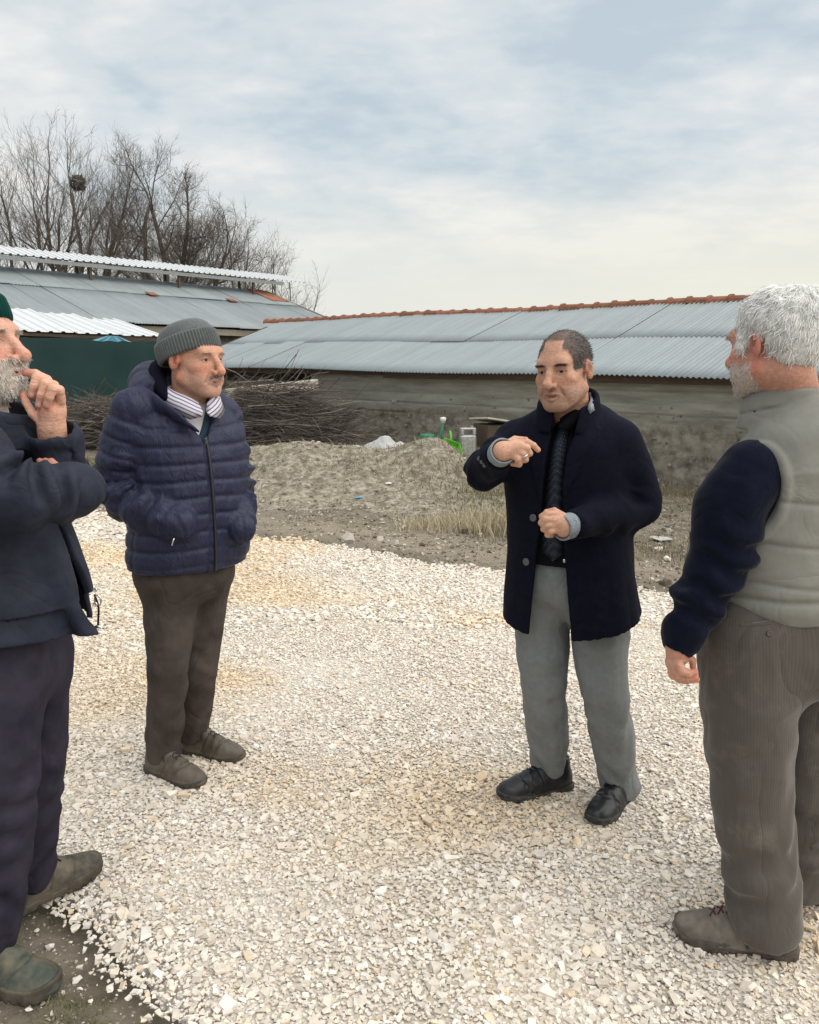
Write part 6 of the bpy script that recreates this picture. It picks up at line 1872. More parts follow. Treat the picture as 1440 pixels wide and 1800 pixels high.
    hl, t = GR(318, 1322), GR(416, 1342); shoe(root, hl + np.array([0, .02, 0]), t - hl, .29, M_up, M_so, z0=.003, lace_mat=M_la, seed=4., high=.125, name='shoe')
    # head and cap
    hc = W(343, 632, 2.945); Rh = frame((.86, -.51), -.03, .0); sc = 1.09
    hs = head_sdf(jaw=1.02, nose=1.14, cheek=1.0, fat=1.02, squint=.8, hook=.003)
    cols = lambda q: skin_cols(q, np.array([.58, .305, .21]), .45, .30, (.40, .31, .26), (.38, .18, .14), None, 2.0)
    hp, hfn = head_piece(hc, Rh, sc, hs, W(334, 730, 2.965), .062, cols)
    r = np.random.default_rng(42); V = hp[0]; q = (V - hc) @ Rh / sc
    eyebrows(root, V, q, Rh, r, (.22, .18, .15), 40, .007)
    x, y, z = q.T; k = (np.abs(z + .0535) < .0065) & (np.abs(x) < .025) & (y > .083); idx = np.nonzero(k)[0]
    idx = r.choice(idx, min(120, len(idx)), replace=False); mb = MB()
    strands(mb, V[idx], unit_rows(np.stack([x[idx] * 30, np.full(len(idx), .5), np.full(len(idx), -1.0)], -1)) @ Rh.T, .009, .0008, r, .25, 2, col=(.24, .22, .21), cvar=.3)
    o_ = place(mb, 'moustache', mat('grey_hair', (.4, .38, .36), .6, attr=True), root, False, True); o_['kind'] = 'stuff'
    M_knit = mat('grey_knit', (.125, .138, .138), .95, spec=.08, var=.12, vscale=40, bump=.5, bscale=240, bdist=.003, sheen=.2)
    beanie(root, hc, Rh, sc, .36, M_knit, .062, 62, .0026, .128, .014, 0.0)
    core = [Loft(o, f, [(.75, 0, 0, .12, .08, .08), (1.1, 0, 0, .12, .09, .09), (1.3, 0, 0, .14, .08, .08), (1.38, 0, 0, .06, .06, .06)], 2.0), cap(shR, elR, .045), cap(elR, pk[0], .035, .028), cap(shL, elL, .045), cap(elL, pk[1], .035, .028),
            cap(hR, kR, .07, .05), cap(kR, anR - [0, 0, .04], .05, .035), cap(hL, kL, .07, .05), cap(kL, anL - [0, 0, .04], .05, .035)]
    lo, hi = bbox([shR, elR, *pk, shL, elL, anR, anL - [0, 0, .05]], .1)
    finish_body(root, [hp, core_piece(core, lo, hi)])
# ------------------------------------------------------------------ the white haired man in the vest, seen from behind
def person_vest():
    root = new_person((1.0, 2.06, 0), 'white haired man in a grey vest and brown corduroys seen from behind')
    yc = 2.09; zo = lambda v, y=yc: float(W(1385, v, y)[2])
    f = (-.72, .69); Fv = np.array([-.72, .69, 0]) / math.hypot(.72, .69); S = np.array([-Fv[1], Fv[0], 0])
    o = np.array([*W(1392, 900, yc)[:2], 0]); cx = lambda u, v: float((W(u, v, yc)[0] - o[0]) / -.69) * .5
    hem = zo(1078, 2.0)
    rings = [(hem - .01, 0, .01, .192, .205, .165), (hem + .02, 0, .01, .205, .222, .176), (hem + .06, 0, .01, .214, .236, .186), (1.06, 0, .012, .218, .235, .180), (1.18, 0, .005, .216, .205, .172), (1.29, 0, -.005, .215, .165, .160),
             (1.375, 0, -.025, .195, .125, .130), (1.43, 0, -.035, .145, .095, .105), (1.47, 0, -.04, .085, .080, .09)]
    def cf(z, a, p):
        d = .006 * fbm(p * 6 + 4, 2) + crease(p, 7.0, 5.0, .0035, (.8, .8, 2.4))
        for zz in (zo(880, 1.95), zo(955, 1.95), zo(1025, 1.95)): d = d - .0055 * np.exp(-((z - zz + .006 * np.sin(a * 3)) / .006) ** 2)
        d = d + .007 * np.exp(-((z - hem - .028) / .020) ** 2) - .008 * np.exp(-((z - hem - .058) / .007) ** 2)
        d = d + crease(p, 17.0, 9.0, .004, (.5, .5, 3.5)) * np.clip((1.02 - z) / .12, 0, 1) * np.clip((z - hem - .05) / .03, 0, 1)
        return d.astype(f32)
    torso = Loft(o, f, rings, 2.25, cf, sharp_lo=False, cap_r=.012)
    shL, elL, wrL = W(1316, 832, 1.960), W(1270, 975, 1.965), W(1208, 1106, 1.945)
    shR = o + Fv * -.01 - S * .19 + np.array([0, 0, 1.31]); elR = shR + np.array([.10, -.02, -.29]); wrR = elR + np.array([-.06, .16, -.22])
    of, Sf, Ff = o.astype(f32), S.astype(f32), Fv.astype(f32)
    nk = W(1385, 672, 2.09); nkcut = cap(nk - [0, 0, .05], nk + np.array([0, 0, .2]), .070, .082)
    # armhole: an oval tunnel round the shoulder
    hole = [ell(c + [0, 0, -.035], (.100, .098, .128), np.stack([s_, Fv, [0, 0, 1.]], -1)) for c, s_ in ((shL + S * .055, S), (shR - S * .055, S))]
    def vest(p):
        d = torso(p); z = p[..., 2]
        rim = np.full(z.shape, 9., f32)
        for h in hole:
            hd = h(p); d = smax(d, -hd, .006); rim = np.minimum(rim, np.abs(hd - .010))
        d = np.where(rim < .014, d - .008 * np.clip(1 - (rim / .014) ** 2, 0, 1), d)
        c = nk[:2].astype(f32); q = p[..., :2] - c; a = q @ Sf[:2]; b = q @ Ff[:2]
        t = np.clip((z - 1.40) / .09, 0, 1)
        col = np.abs(np.sqrt(a * a + (b * .95) ** 2) - (.100 - .012 * t)) - .008
        col = smax(col, z - (1.487 - .25 * np.clip(b, 0, 1)), .010); col = np.maximum(col, 1.38 - z)
        col = col + .005 * np.exp(-((z - 1.435 + .2 * np.clip(b, -1, 1)) / .005) ** 2)
        d = smin(d, col, .014)
        return smax(d, -nkcut(p), .004)
    lo, hi = bbox([o + [.27, .27, hem], o + [-.27, -.27, 1.50]], .03); lo[2] = hem - .02
    M_vest = mat('grey_vest_cloth', (.245, .24, .215), .85, spec=.15, var=.08, vscale=8, bump=.2, bscale=90, bdist=.003, wr=(6, .4, .02))
    sdf_obj('vest', vest, lo, hi, .0056, M_vest, root)
    pf = ([0, .25, .42, .55, .75, .9, 1], [.25, .4, .9, .6, 1.3, 1.6, .5])
    aL = limb([shL + S * -.02, (shL + elL) / 2 + [-.014, 0, .02], elL, (elL + wrL) / 2 + [-.004, 0, 0], wrL, wrL + unit(wrL - elL) * .03], [.078, .086, .078, .066, .055, .042], fold_fn(2.7, .010, 5.5, pf, diag=.45, tex=.003), (0, -1, 0))
    aR = limb([shR + S * .02, (shR + elR) / 2, elR, (elR + wrR) / 2, wrR], [.095, .100, .088, .070, .045], fold_fn(5.7, .010, 5.0, pf, diag=.5), (0, -1, 0))
    dL = unit(wrL - elL)
    def sweater(p):
        d = torso(p) + .024; d = smax(d, zo(1060) - p[..., 2], .01); d = smin(d, aL(p), .03); d = smin(d, aR(p), .03)
        # raised seam across the upper arm
        d = smax(d, -nkcut(p), .01)
        d = smin(d, np.maximum(cap(wrL + dL * .0, wrL + dL * .055, .041, .037)(p), ((p - (wrL + dL * .058).astype(f32)) @ dL.astype(f32))), .006)
        return smax(d, -cap(wrL + dL * .05, wrL + dL * .12, .030)(p), .003)
    lo, hi = bbox([shL, elL, wrL + dL * .06, shR, elR, wrR, o + [.2, .2, 1.4]], .12)
    M_fl = mat('navy_fleece', (.006, .008, .018), .95, spec=.06, sheen=.12, var=.15, vscale=14, bump=.5, bscale=180, bdist=.003, wr=(7, .4, .015))
    sdf_obj('sweater', sweater, lo, hi, .0058, M_fl, root)
    # corduroys
    hL, kL, anL = W(1315, 1115, 2.02), W(1318, 1372, 1.985), W(1348, 1618, 1.935)
    hR, kR, anR = W(1450, 1110, 2.16), W(1414, 1380, 2.11), W(1392, 1560, 2.13)
    pf = ([0, .3, .5, .75, .9, 1], [.2, .4, .8, .8, 1.8, 1.2])
    def leg(h, k, a, sd): return limb([h, h * .5 + k * .5, k, k * .5 + a * .5, a * .85 + k * .15, a], [.118, .112, .097, .088, .083, .080], fold_fn(sd, .006, 7.0, pf, diag=1.3), (0, -1, 0))
    lL, lR = leg(hL, kL, anL, 1.2), leg(hR, kR, anR, 9.4)
    pel = Loft(o, f, [(.70, 0, 0, .175, .14, .165), (.82, 0, 0, .195, .16, .172), (.93, 0, 0, .195, .175, .165), (1.0, 0, 0, .19, .18, .16)], 2.2, sharp_lo=False, cap_r=.09)
    zL, zR = .055, .06
    pk = [W(1305, 1106, 1.83), W(1392, 1098, 1.86)]
    def tr(p):
        d = smin(lL(p), lR(p), .016); d = smin(d, pel(p), .045)
        d = d - crease(p, 24.0, 4.2, .008, (1.3, 1.3, .55)) - crease(p + p[..., 2:3] * np.array([.7, 0, 0], f32), 13.0, 6.0, .004, (1, 1, 1.2))
        for a in (anL, anR): d = smax(d, -cap(a - [0, 0, .02], a - [0, 0, .2], .060)(p), .004)
        d = smax(d, -cap(W(1240, 1110, 1.895), W(1262, 1160, 1.86), .006)(p), .006)
        return np.maximum(d, np.where(p[..., 0] - (p[..., 1] - 2.0) * .5 < (anL[0] + anR[0]) / 2, zL - p[..., 2] + .10 * (anL[0] - p[..., 0]) , zR - p[..., 2]) * .95)
    lo, hi = bbox([hL, anL, hR, anR, kL, kR, [anL[0], anL[1], .05]], .16); hi[2] = 1.01
    def cord_extra(m, nt, b, vec, col):
        N = nt.nodes.new; L = nt.links.new
        tc = N('ShaderNodeTexCoord')
        at = N('ShaderNodeAttribute'); at.attribute_name = 'wale'
        ml = N('ShaderNodeMath'); ml.operation = 'MULTIPLY'; L(at.outputs['Fac'], ml.inputs[0]); ml.inputs[1].default_value = 2 * math.pi / .0062
        sn = N('ShaderNodeMath'); sn.operation = 'SINE'; L(ml.outputs[0], sn.inputs[0])
        w = N('ShaderNodeMapRange'); w.inputs[1].default_value = -1; w.inputs[2].default_value = 1; L(sn.outputs[0], w.inputs[0])
        n = N('ShaderNodeTexNoise'); n.inputs['Scale'].default_value = 5; n.inputs['Detail'].default_value = 6; n.inputs['Roughness'].default_value = .7; L(tc.outputs['Object'], n.inputs['Vector'])
        r = N('ShaderNodeMapRange'); r.inputs[1].default_value = .54; r.inputs[2].default_value = .74; r.inputs[4].default_value = .7; L(n.outputs['Fac'], r.inputs[0])
        x = N('ShaderNodeMix'); x.data_type = 'RGBA'; L(r.outputs[0], x.inputs['Factor']); x.inputs['A'].default_value = (.098, .086, .076, 1); x.inputs['B'].default_value = (.20, .172, .145, 1)
        r2 = N('ShaderNodeMapRange'); r2.inputs[3].default_value = .94; r2.inputs[4].default_value = 1.05; L(w.outputs[0], r2.inputs[0])
        sc = N('ShaderNodeVectorMath'); sc.operation = 'SCALE'; L(x.outputs['Result'], sc.inputs[0]); L(r2.outputs[0], sc.inputs['Scale']); L(sc.outputs[0], b.inputs['Base Color'])
        bp = N('ShaderNodeBump'); bp.inputs['Strength'].default_value = .2; bp.inputs['Distance'].default_value = .001; L(w.outputs[0], bp.inputs['Height']); L(bp.outputs[0], b.inputs['Normal'])
    M_cord = mat('brown_corduroy', (.07, .06, .05), .92, spec=.1, sheen=.3, extra=cord_extra, wr=(5, .6, .026, (1, 1, .5)))
    def wale(V):
        p = V.astype(f32); dl, tl = lL.info(p); dr, tr_ = lR.info(p)
        return {'wale': np.where(dl < dr, lL.angle(p, tl), lR.angle(p, tr_)) * .10}
    tro = sdf_obj('trousers', tr, lo, hi, .0058, M_cord, root, attrfn=wale)
    # welt of the back pocket
    def on_tr(u, v): return on_surf(tr, u, v, 1.7, 2.15, .0)
    pp = [on_tr(u, v) for u, v in ((1302, 1100), (1325, 1099), (1350, 1096), (1372, 1093), (1392, 1090))]
    strip(tro, 'back_pocket', M_cord, catmull(pp, 3), np.full(13, .014), .005, nrm=(-.1, -1, .1))
    b0 = on_tr(1352, 1113); button(tro, b0 + np.array([0, -.002, 0]), (-.1, -1, .1), .007, mat('brown_button', (.12, .09, .07), .5))
    # shoes
    M_su = mat('dusty_brown_shoe', (.135, .115, .096), .8, spec=.2, var=.25, vscale=12, color2=(.22, .19, .16), bump=.2, bscale=70, bdist=.002); M_ss = mat('dusty_brown_sole', (.075, .062, .052), .9, var=.3, vscale=16, color2=(.12, .10, .085))
    M_rl = mat('maroon_lace', (.09, .025, .022), .85)
    hl, t = GR(1408, 1694), GR(1197, 1652); shoe(root, hl + np.array([.0, .03, 0]), t - hl, .31, M_su, M_ss, z0=.003, lace_mat=M_rl, seed=7., wid=1.1, sole_h=.03, high=.10, lx=.035)
    hl = anR.copy(); shoe(root, hl + np.array([.13, .0, 0]), (-.8, .6), .30, M_su, M_ss, z0=.003, lace_mat=M_rl, seed=8., wid=1.1, sole_h=.03, high=.10)
    # head
    hc = W(1358, 604, 2.07); Rh = frame((-.53, .85), -.10, .03); sc = 1.05
    hs = head_sdf(jaw=1.08, nose=1.15, cheek=1.0, fat=1.06, brow=1.25)
    W_ = np.array([.84, .825, .80])
    cols = lambda q: skin_cols(q, np.array([.56, .285, .21]), .5, .80, (.60, .55, .50), (.36, .17, .14), (.4, .38, .36), 3.0)
    neck = W(1392, 700, 2.10)
    hp, hfn = head_piece(hc, Rh, sc, hs, neck, .068, cols)
    Rf = Rh.astype(f32); hcf = hc.astype(f32)
    def hair(p):
        q = (p - hcf) @ Rf / sc; x, y, z = q[..., 0], q[..., 1], q[..., 2]
        d = ell((0, -.022, .036), (.0855, .108, .0935))(q)
        d = smin(d, ell((0, -.070, -.010), (.066, .042, .055))(q), .03)
        for s in (-1, 1): d = smin(d, cap((s * .073, .028, .012), (s * .070, .030, -.034), .011, .008)(q), .012)
        n = vnoise(q * np.array([38, 46, 38], f32)) * .5 + vnoise(q * 75 + 5) * .35 + vnoise(q * np.array([22, 22, 18], f32) + 9) * .6
        d = d - .0095 * n
        # hairline: forehead, round the ears, nape
        d = smax(d, (y - .066 + .25 * np.clip(.06 - z, -.03, .2)), .012)
        for s in (-1, 1): d = smax(d, -ell((s * .085, -.010, -.014), (.03, .026, .036))(q), .008)
        d = smax(d, (-.062 - z) + .35 * np.clip(y + .08, 0, 1), .008)
        d = smax(d, np.where(y > -.005, -.036 - z, -1), .006)
        return d * sc
    V, F = surface_nets(hair, hc - .17, hc + .17, .0032, 1)
    r = np.random.default_rng(43)
    M_wh = mat('white_hair', (.6, .58, .56), .65, spec=.3, attr=True)
    cc = W_ * (.80 + .25 * vnoise(V * 130))[:, None]
    ho = obj('hair', np_mesh('hair', V - np.array(root.location), F, np.clip(cc, .1, .9), True), M_wh, root)
    idx = r.choice(len(V), 3000, replace=False); P0 = V[idx]; q = (P0 - hc) @ Rh / sc
    nr = unit_rows(q - np.array([0, -.02, .02])); whirl = np.array([0, -.07, .10])
    dl = q - whirl; dl = dl - nr * (dl * nr).sum(1, keepdims=True); dl = unit_rows(dl); dl[:, 2] -= .25; dl = unit_rows(dl + nr * .05 + .30 * np.stack([vnoise(q * 40), vnoise(q * 40 + 7), vnoise(q * 40 + 13)], -1))
    mb = MB(); strands(mb, P0 - (nr @ Rh.T) * .002, dl @ Rh.T, .030, .0013, r, .34, 5, col=W_, cvar=.14, fn=hair, lift=.005)
    o_ = place(mb, 'hair_strands', M_wh, ho, False, True); o_['kind'] = 'stuff'
    # short beard bristles
    V = hp[0]; q = (V - hc) @ Rh / sc; x, y, z = q.T
    k = (z < -.040) & (y > .0) & (z > -.13) & ~((np.abs(z + .0685) < .007) & (np.abs(x) < .022) & (y > .083)); idx = np.nonzero(k)[0]; idx = r.choice(idx, min(1500, len(idx)), replace=False)
    nr = unit_rows(q[idx] - np.array([0, .01, -.05])); dl = unit_rows(nr * .6 + np.array([0, .1, -.8]))
    mb = MB(); strands(mb, V[idx], dl @ Rh.T, .007, .0009, r, .3, 2, col=(.58, .55, .52), cvar=.15); o_ = place(mb, 'beard', M_wh, root, False, True); o_['kind'] = 'stuff'
    eyebrows(root, V, q, Rh, r, (.5, .48, .46), 60, .014, .0011)
    # hanging left hand
    w0 = wrL + dL * .05
    hd = hand_sdf(w0, [(W(1194, 1148, 1.945), .026), (W(1186, 1164, 1.94), .023)],
                  [[W(1184, 1166, 1.955), W(1182, 1182, 1.965), W(1194, 1194, 1.965), W(1208, 1197, 1.955)],
                   [W(1183, 1168, 1.94), W(1184, 1186, 1.945), W(1202, 1195, 1.94), W(1224, 1194, 1.93)],
                   [W(1188, 1170, 1.922), W(1190, 1184, 1.922), W(1206, 1192, 1.915), W(1222, 1190, 1.91)],
                   [W(1194, 1170, 1.91), W(1200, 1180, 1.905), W(1212, 1184, 1.90), W(1222, 1181, 1.90)],
                   [W(1204, 1150, 1.955), W(1217, 1160, 1.962), W(1219, 1175, 1.962)]], .0102, arm=cap(wrL, w0, .030, .029))
    hnd = hand_piece(hd, [w0, wrL, W(1182, 1200, 1.97), W(1224, 1182, 1.90)], skin=np.array([.60, .31, .22]), seed=8., red=.5)
    core = [Loft(o, f, [(.8, 0, 0, .12, .08, .08), (1.1, 0, 0, .13, .09, .09), (1.3, 0, 0, .14, .08, .08), (1.38, 0, -.02, .06, .06, .06)], 2.0), cap(shL, elL, .045), cap(elL, w0, .035, .028), cap(shR, elR, .045), cap(elR, wrR + unit(wrR - elR) * .12, .035, .03),
            cap(hR, kR, .07, .05), cap(kR, anR - [0, 0, .04], .05, .035), cap(hL, kL, .07, .05), cap(kL, anL - [0, 0, .04], .05, .035)]
    lo, hi = bbox([shR, elR, wrR, wrR + [0, .1, -.12], shL, elL, anR, anL - [0, 0, .05]], .1)
    finish_body(root, [hp, hnd, core_piece(core, lo, hi)], np.array([.60, .31, .22]))
# ------------------------------------------------------------------ the bearded man at the left edge, hand at his mouth
def person_chin():
    root = new_person((-1.09, 2.02, 0), 'bearded man in a green beanie and dark jacket holding his hand to his mouth')
    yc = 2.03; zo = lambda v, y=yc: float(W(-10, v, y)[2])
    f = (.97, -.10); Fv = unit([.97, -.10, 0]); S = np.array([-Fv[1], Fv[0], 0])
    o = np.array([*W(-18, 1000, yc)[:2], 0])
    hem = zo(1118, 1.95)
    rings = [(hem, 0, 0, .225, .235, .165), (hem + .08, 0, 0, .222, .235, .165), (.95, 0, 0, .218, .222, .160), (1.10, 0, 0, .214, .195, .150), (1.22, 0, -.01, .215, .160, .145), (1.31, 0, -.02, .208, .130, .135), (1.38, 0, -.03, .165, .105, .115), (1.43, 0, -.03, .11, .09, .10)]
    def cf(z, a, p): return (.006 * fbm(p * 7 + 8, 2) + crease(p, 27.0, 4.5, .005, (1, 1, 1.1))).astype(f32)
    torso = Loft(o, f, rings, 2.2, cf)
    shR, elR, wrR = W(-52, 800, 1.84), W(8, 878, 1.76), W(128, 862, 1.88)
    shL, elL, wrL = W(10, 790, 2.20), W(118, 858, 2.07), W(95, 775, 2.02)
    pf = ([0, .3, .5, .65, 1], [.3, .7, 1.3, 1.0, .8])
    aR = limb([shR, (shR + elR) / 2 + [0, -.01, .0], elR, (elR + wrR) / 2 + [0, -.01, 0], wrR, wrR + unit(wrR - elR) * .025], [.088, .088, .078, .074, .066, .052], fold_fn(3.1, .011, 5.0, pf, diag=.7, tex=.002), (0, -1, 0))
    aL = limb([shL, (shL + elL) / 2, elL, (elL + wrL) / 2, wrL], [.08, .078, .070, .066, .062], fold_fn(7.1, .009, 5.0, pf, diag=.6), (0, -1, 0))
    of, Sf, Ff = o.astype(f32), S.astype(f32), Fv.astype(f32); dL = unit(wrL - elL)
    nk = W(-12, 700, 2.03); nkcut = cap(nk - [0, 0, .05], nk + np.array([0, 0, .2]), .068, .08)
    inner = Loft(o, f, [(.4, *rings[0][1:])] + rings[:5], 2.2)
    def jacket(p):
        z = p[..., 2]; q = p - of; a = q @ Sf; b = q @ Ff
        d = torso(p)
        # open front: the near panel swings forward and out
        flap = chain([torso.front(-.06, 1.0), torso.front(-.05, .88) + Fv * .045, torso.front(-.04, .77) + Fv * .115], [.020, .020, .018], .02)
        d = smin(d, flap(p), .03)
        ci = np.maximum(inner(p) + .016, z - 1.15); d = np.maximum(d, -ci)
        w = np.maximum(np.abs(a - .03) - np.clip((1.12 - z) * .22, .012, .2), -(b - .08)); w = np.maximum(w, z - 1.30); d = smax(d, -w, .006)
        d = np.maximum(d, hem - z + .06 * np.clip(-a, -1, 1))
        d = smin(d, aR(p), .020); d = smin(d, aL(p), .02)
        c = nk[:2].astype(f32); qq = p[..., :2] - c; rr = np.sqrt((qq * qq).sum(-1))
        col = np.abs(rr - .098) - .014; col = smax(col, z - (1.455 - .35 * np.clip(qq @ Ff[:2], 0, 1)), .012); col = np.maximum(col, 1.34 - z); d = smin(d, col, .02)
        d = smax(d, -nkcut(p), .006)
        d = smax(d, -cap(wrL + dL * .01, wrL + dL * .2, .050, .07)(p), .006)
        return d
    lo, hi = bbox([shR, elR, wrR, shL, elL, wrL, o + [.36, .27, hem], o + [-.27, -.27, 1.46]], .09); lo[2] = hem - .02
    M_jk = mat('dark_blue_jacket', (.015, .018, .034), .75, spec=.22, var=.25, vscale=8, color2=(.026, .029, .044), bump=.3, bscale=80, bdist=.003, wr=(6, .5, .02))
    jk = sdf_obj('jacket', jacket, lo, hi, .0058, M_jk, root)
    # rib knit collar, inner jumper
    sdf_obj('jumper', Loft(o, f, [(hem + .05, 0, 0, .18, .17, .13), (1.0, 0, 0, .18, .175, .13), (1.15, 0, 0, .18, .15, .12), (1.30, 0, -.01, .17, .10, .11), (1.40, 0, -.02, .085, .085, .085), (1.44, 0, -.02, .075, .075, .075)], 2.1), o + [-.25, -.25, hem + .03], o + [.25, .25, 1.46], .010, mat('black_wool', (.006, .006, .010), .95, spec=.08, bump=.5, bscale=150, bdist=.003), root)
    # dangling cord with toggle at the hem
    c0 = W(166, 1045, 1.98); mb = MB(); mb.tube(catmull([c0, W(173, 1066, 1.98), W(173, 1085, 1.98), W(172, 1103, 1.98)], 4), .0028, 6); place(mb, 'drawcord', M_blace, jk, True)
    mb = MB(); mb.tube([W(163, 1104, 1.98), W(172, 1101, 1.98), W(181, 1104, 1.98)], [.003, .005, .003], 6); place(mb, 'toggle', M_steel2, jk, True)
    a = np.linspace(0, 2 * np.pi, 15); rc = W(172, 1056, 1.98); mb = MB(); mb.tube(rc + np.stack([np.cos(a) * .008, a * 0, np.sin(a) * .014], -1), .0022, 5, caps=False); place(mb, 'cord_ring', M_steel2, jk, True)
    for u, v in ((168, 1037), (168, 1062)): button(jk, on_surf(jacket, u, v, 1.6, 2.3, .002), (-.2, -1, .1), .006, M_steel2)
    # trousers
    hR, kR, anR = W(-12, 1150, 1.95), W(-2, 1390, 1.90), W(-12, 1655, 1.86)
    hL, kL, anL = W(52, 1150, 2.12), W(58, 1350, 2.10), W(42, 1550, 2.13)
    pf = ([0, .3, .5, .75, .9, 1], [.2, .4, .8, .8, 1.6, 1.2])
    def leg(h, k, a, sd, rr): return limb([h, h * .5 + k * .5, k, k * .5 + a * .5, a * .85 + k * .15, a], rr, fold_fn(sd, .006, 7.0, pf, diag=1.3), (0, -1, 0))
    lR = leg(hR, kR, anR, 2.9, [.110, .100, .085, .075, .064, .052]); lL = leg(hL, kL, anL, 8.1, [.100, .091, .078, .074, .073, .072])
    pel = Loft(o, f, [(.66, 0, .01, .17, .13, .13), (.80, 0, .01, .19, .15, .14), (.95, 0, .01, .185, .15, .14)], 2.2, sharp_lo=False, cap_r=.09)
    ym = (anR[1] + anL[1]) / 2
    def tr(p):
        d = smin(lR(p), lL(p), .016); d = smin(d, pel(p), .04) - crease(p, 34.0, 4.2, .006, (1.3, 1.3, .55)) - crease(p + p[..., 2:3] * np.array([-.8, 0, 0], f32), 5.0, 6.0, .003, (1, 1, 1.2))
        d = smax(d, -cap(anL - [0, 0, .02], anL - [0, 0, .2], .056)(p), .004)
        return np.maximum(d, np.where(p[..., 1] < ym, anR[2] - .005 - p[..., 2], .085 - p[..., 2] + .25 * (anL[0] - p[..., 0])) * .93)
    lo, hi = bbox([hR, anR, hL, anL, kR, kL, [anL[0], anL[1], .05]], .14); hi[2] = .96
    sdf_obj('trousers', tr, lo, hi, .0058, mat('plum_navy_twill', (.026, .022, .037), .9, spec=.1, var=.2, vscale=7, color2=(.040, .035, .050), wr=(5, .6, .026, (1, 1, .5))), root)
    # muddy lace shoe (far foot) and rubber boot (near foot)
    mud = dict(var=.3, vscale=9, bump=.3, bscale=60, bdist=.003)
    M_mud = mat('muddy_black_leather', (.040, .040, .038), .75, spec=.25, color2=(.135, .115, .085), ramp=(.45, .62), **mud); M_ms = mat('muddy_sole', (.050, .047, .042), .9, spec=.1, color2=(.12, .10, .075), **mud)
    M_boot = mat('muddy_green_rubber', (.050, .062, .052), .6, spec=.3, color2=(.15, .13, .09), ramp=(.48, .66), **mud)
    hl, t = GR(18, 1622), GR(158, 1552); shoe(root, hl + np.array([-.035, .01, 0]), t - hl, .31, M_mud, M_ms, z0=.004, lace_mat=M_blace, seed=11., wid=1.08, sole_h=.034, high=.11, pitch=-.03, name='shoe')
    hl, t = GR(-78, 1705), GR(74, 1752); up = shoe(root, hl + np.array([0, .02, 0]), t - hl, .31, M_boot, M_ms, z0=-.012, seed=12., wid=1.12, sole_h=.036, high=.16, name='boot')
    ax = unit(t - hl); b0 = hl + np.array([0, .02, 0]) + ax * .058
    sdf_obj('boot_shaft', limb([b0 + [0, 0, .06], b0 + [0, 0, .15], b0 + [0, 0, .27]], [.050, .047, .054], lambda t_, a_, p: .003 * np.sin(t_ * 40) * np.exp(-((t_ - .25) / .15) ** 2), (0, -1, 0)), b0 + [-.08, -.08, .02], b0 + [.08, .08, .34], .005, M_boot, up)
    # head
    hc = W(-42, 607, 2.03); Rh = frame((.985, -.17), .10, .0); sc = 1.09
    hs = head_sdf(jaw=1.05, nose=1.22, cheek=1.05, fat=1.03, squint=.7)
    cols = lambda q: skin_cols(q, np.array([.62, .345, .255]), .55, .92, (.62, .56, .50), (.40, .20, .16), (.30, .27, .25), 4.0, beard_z=-.036)
    hp, hfn = head_piece(hc, Rh, sc, hs, W(-34, 735, 2.03), .066, cols)
    r = np.random.default_rng(44); V = hp[0]; q = (V - hc) @ Rh / sc; x, y, z = q.T
    eyebrows(root, V, q, Rh, r, (.24, .22, .20), 45, .008, .001, frown=.0)
    M_bd = mat('white_beard', (.6, .57, .54), .65, spec=.25, attr=True)
    k = (z < -.036 + .3 * np.clip(.02 - y, 0, 1)) & (y > -.015) & (z > -.135) & ~((np.abs(z + .0685) < .0065) & (np.abs(x) < .024) & (y > .083)) & ~((np.abs(x) < .016) & (z > -.049)); idx = np.nonzero(k)[0]; idx = r.choice(idx, min(2600, len(idx)), replace=False)
    nr = unit_rows(q[idx] - np.array([0, .01, -.05])); dl = unit_rows(nr * .5 + np.array([0, .12, -.85]))
    mb = MB(); strands(mb, V[idx], dl @ Rh.T, .012, .0009, r, .28, 3, col=(.64, .60, .55), cvar=.16); o_ = place(mb, 'beard', M_bd, root, False, True); o_['kind'] = 'stuff'
    beanie(root, hc, Rh, sc, .27, mat('dark_green_knit', (.006, .045, .042), .95, spec=.08, sheen=.2, var=.12, vscale=40, bump=.4, bscale=200, bdist=.003), .055, 46, .0032, .135, .030)
    # hand at the mouth (its left hand, palm turned to us)
    w0 = wrL + dL * .02
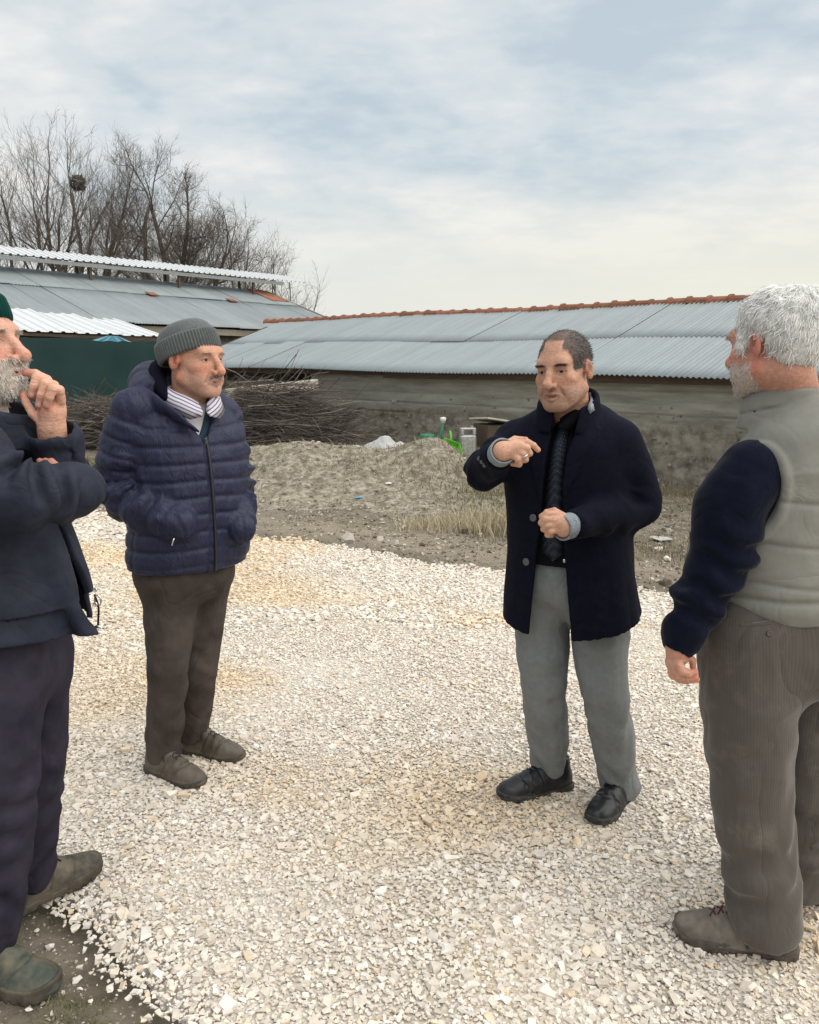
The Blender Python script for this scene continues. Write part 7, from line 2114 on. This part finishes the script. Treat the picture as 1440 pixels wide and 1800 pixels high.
    hd = hand_sdf(w0, [(W(91, 748, 2.005), .030), (W(92, 722, 2.00), .030), (W(98, 700, 2.005), .022)],
                  [[W(98, 692, 2.03), W(82, 668, 2.035), W(62, 657, 2.03), W(45, 655, 2.025)],
                   [W(100, 694, 2.015), W(82, 670, 2.01), W(65, 664, 1.995), W(60, 680, 1.985), W(56, 694, 1.985)],
                   [W(103, 698, 2.0), W(94, 678, 1.99), W(79, 675, 1.975), W(73, 695, 1.968), W(69, 712, 1.972)],
                   [W(106, 704, 1.99), W(104, 686, 1.975), W(93, 684, 1.96), W(87, 698, 1.957), W(82, 712, 1.962)],
                   [W(76, 745, 1.995), W(58, 728, 1.995), W(46, 708, 2.005), W(40, 694, 2.015)]], .0112, arm=chain([wrL - dL * .06, wrL, w0], [.032, .031, .031], .01))
    nails = [W(56, 693, 1.974), W(69, 711, 1.961), W(82, 711, 1.951)]
    h1 = hand_piece(hd, [w0, wrL - dL * .06, W(40, 650, 2.04), W(112, 690, 1.95)], skin=np.array([.68, .375, .27]), seed=9., red=.6, nails=nails)
    # fingers of the other hand tucked under the elbow
    c1 = W(92, 822, 1.965)
    fs = [[c1 + np.array([.02, .02, -.022 + .0 * i]) + np.array([-.018, -.004, .0]) * i, c1 + np.array([-.014 * i + .012, -.006, .004]), c1 + np.array([-.014 * i + .0, -.002, .016])] for i in range(3)]
    h2f = hand_sdf(c1 + np.array([.0, .02, -.05]), [(c1 + np.array([0, .015, -.03]), .022)], fs, .0095, wrist_r=.025)
    h2 = hand_piece(h2f, [c1], skin=np.array([.52, .28, .2]), seed=1., pad=.06)
    core = [Loft(o, f, [(.8, 0, 0, .12, .08, .08), (1.1, 0, 0, .13, .09, .09), (1.3, 0, -.01, .14, .08, .08), (1.38, 0, -.02, .06, .06, .06)], 2.0), cap(shL, elL, .045), cap(elL, w0, .035, .029), cap(shR, elR, .045), cap(elR, wrR, .035, .03),
            cap(hR, kR, .07, .05), cap(kR, anR - [0, 0, .06], .05, .035), cap(hL, kL, .07, .05), cap(kL, anL - [0, 0, .04], .05, .035)]
    lo, hi = bbox([shR, elR, wrR, shL, elL, w0, anR, anL - [0, 0, .05]], .1)
    finish_body(root, [hp, h1, h2, core_piece(core, lo, hi)], np.array([.52, .28, .2]))
for _f in (person_coat, person_puffer, person_vest, person_chin): _f()
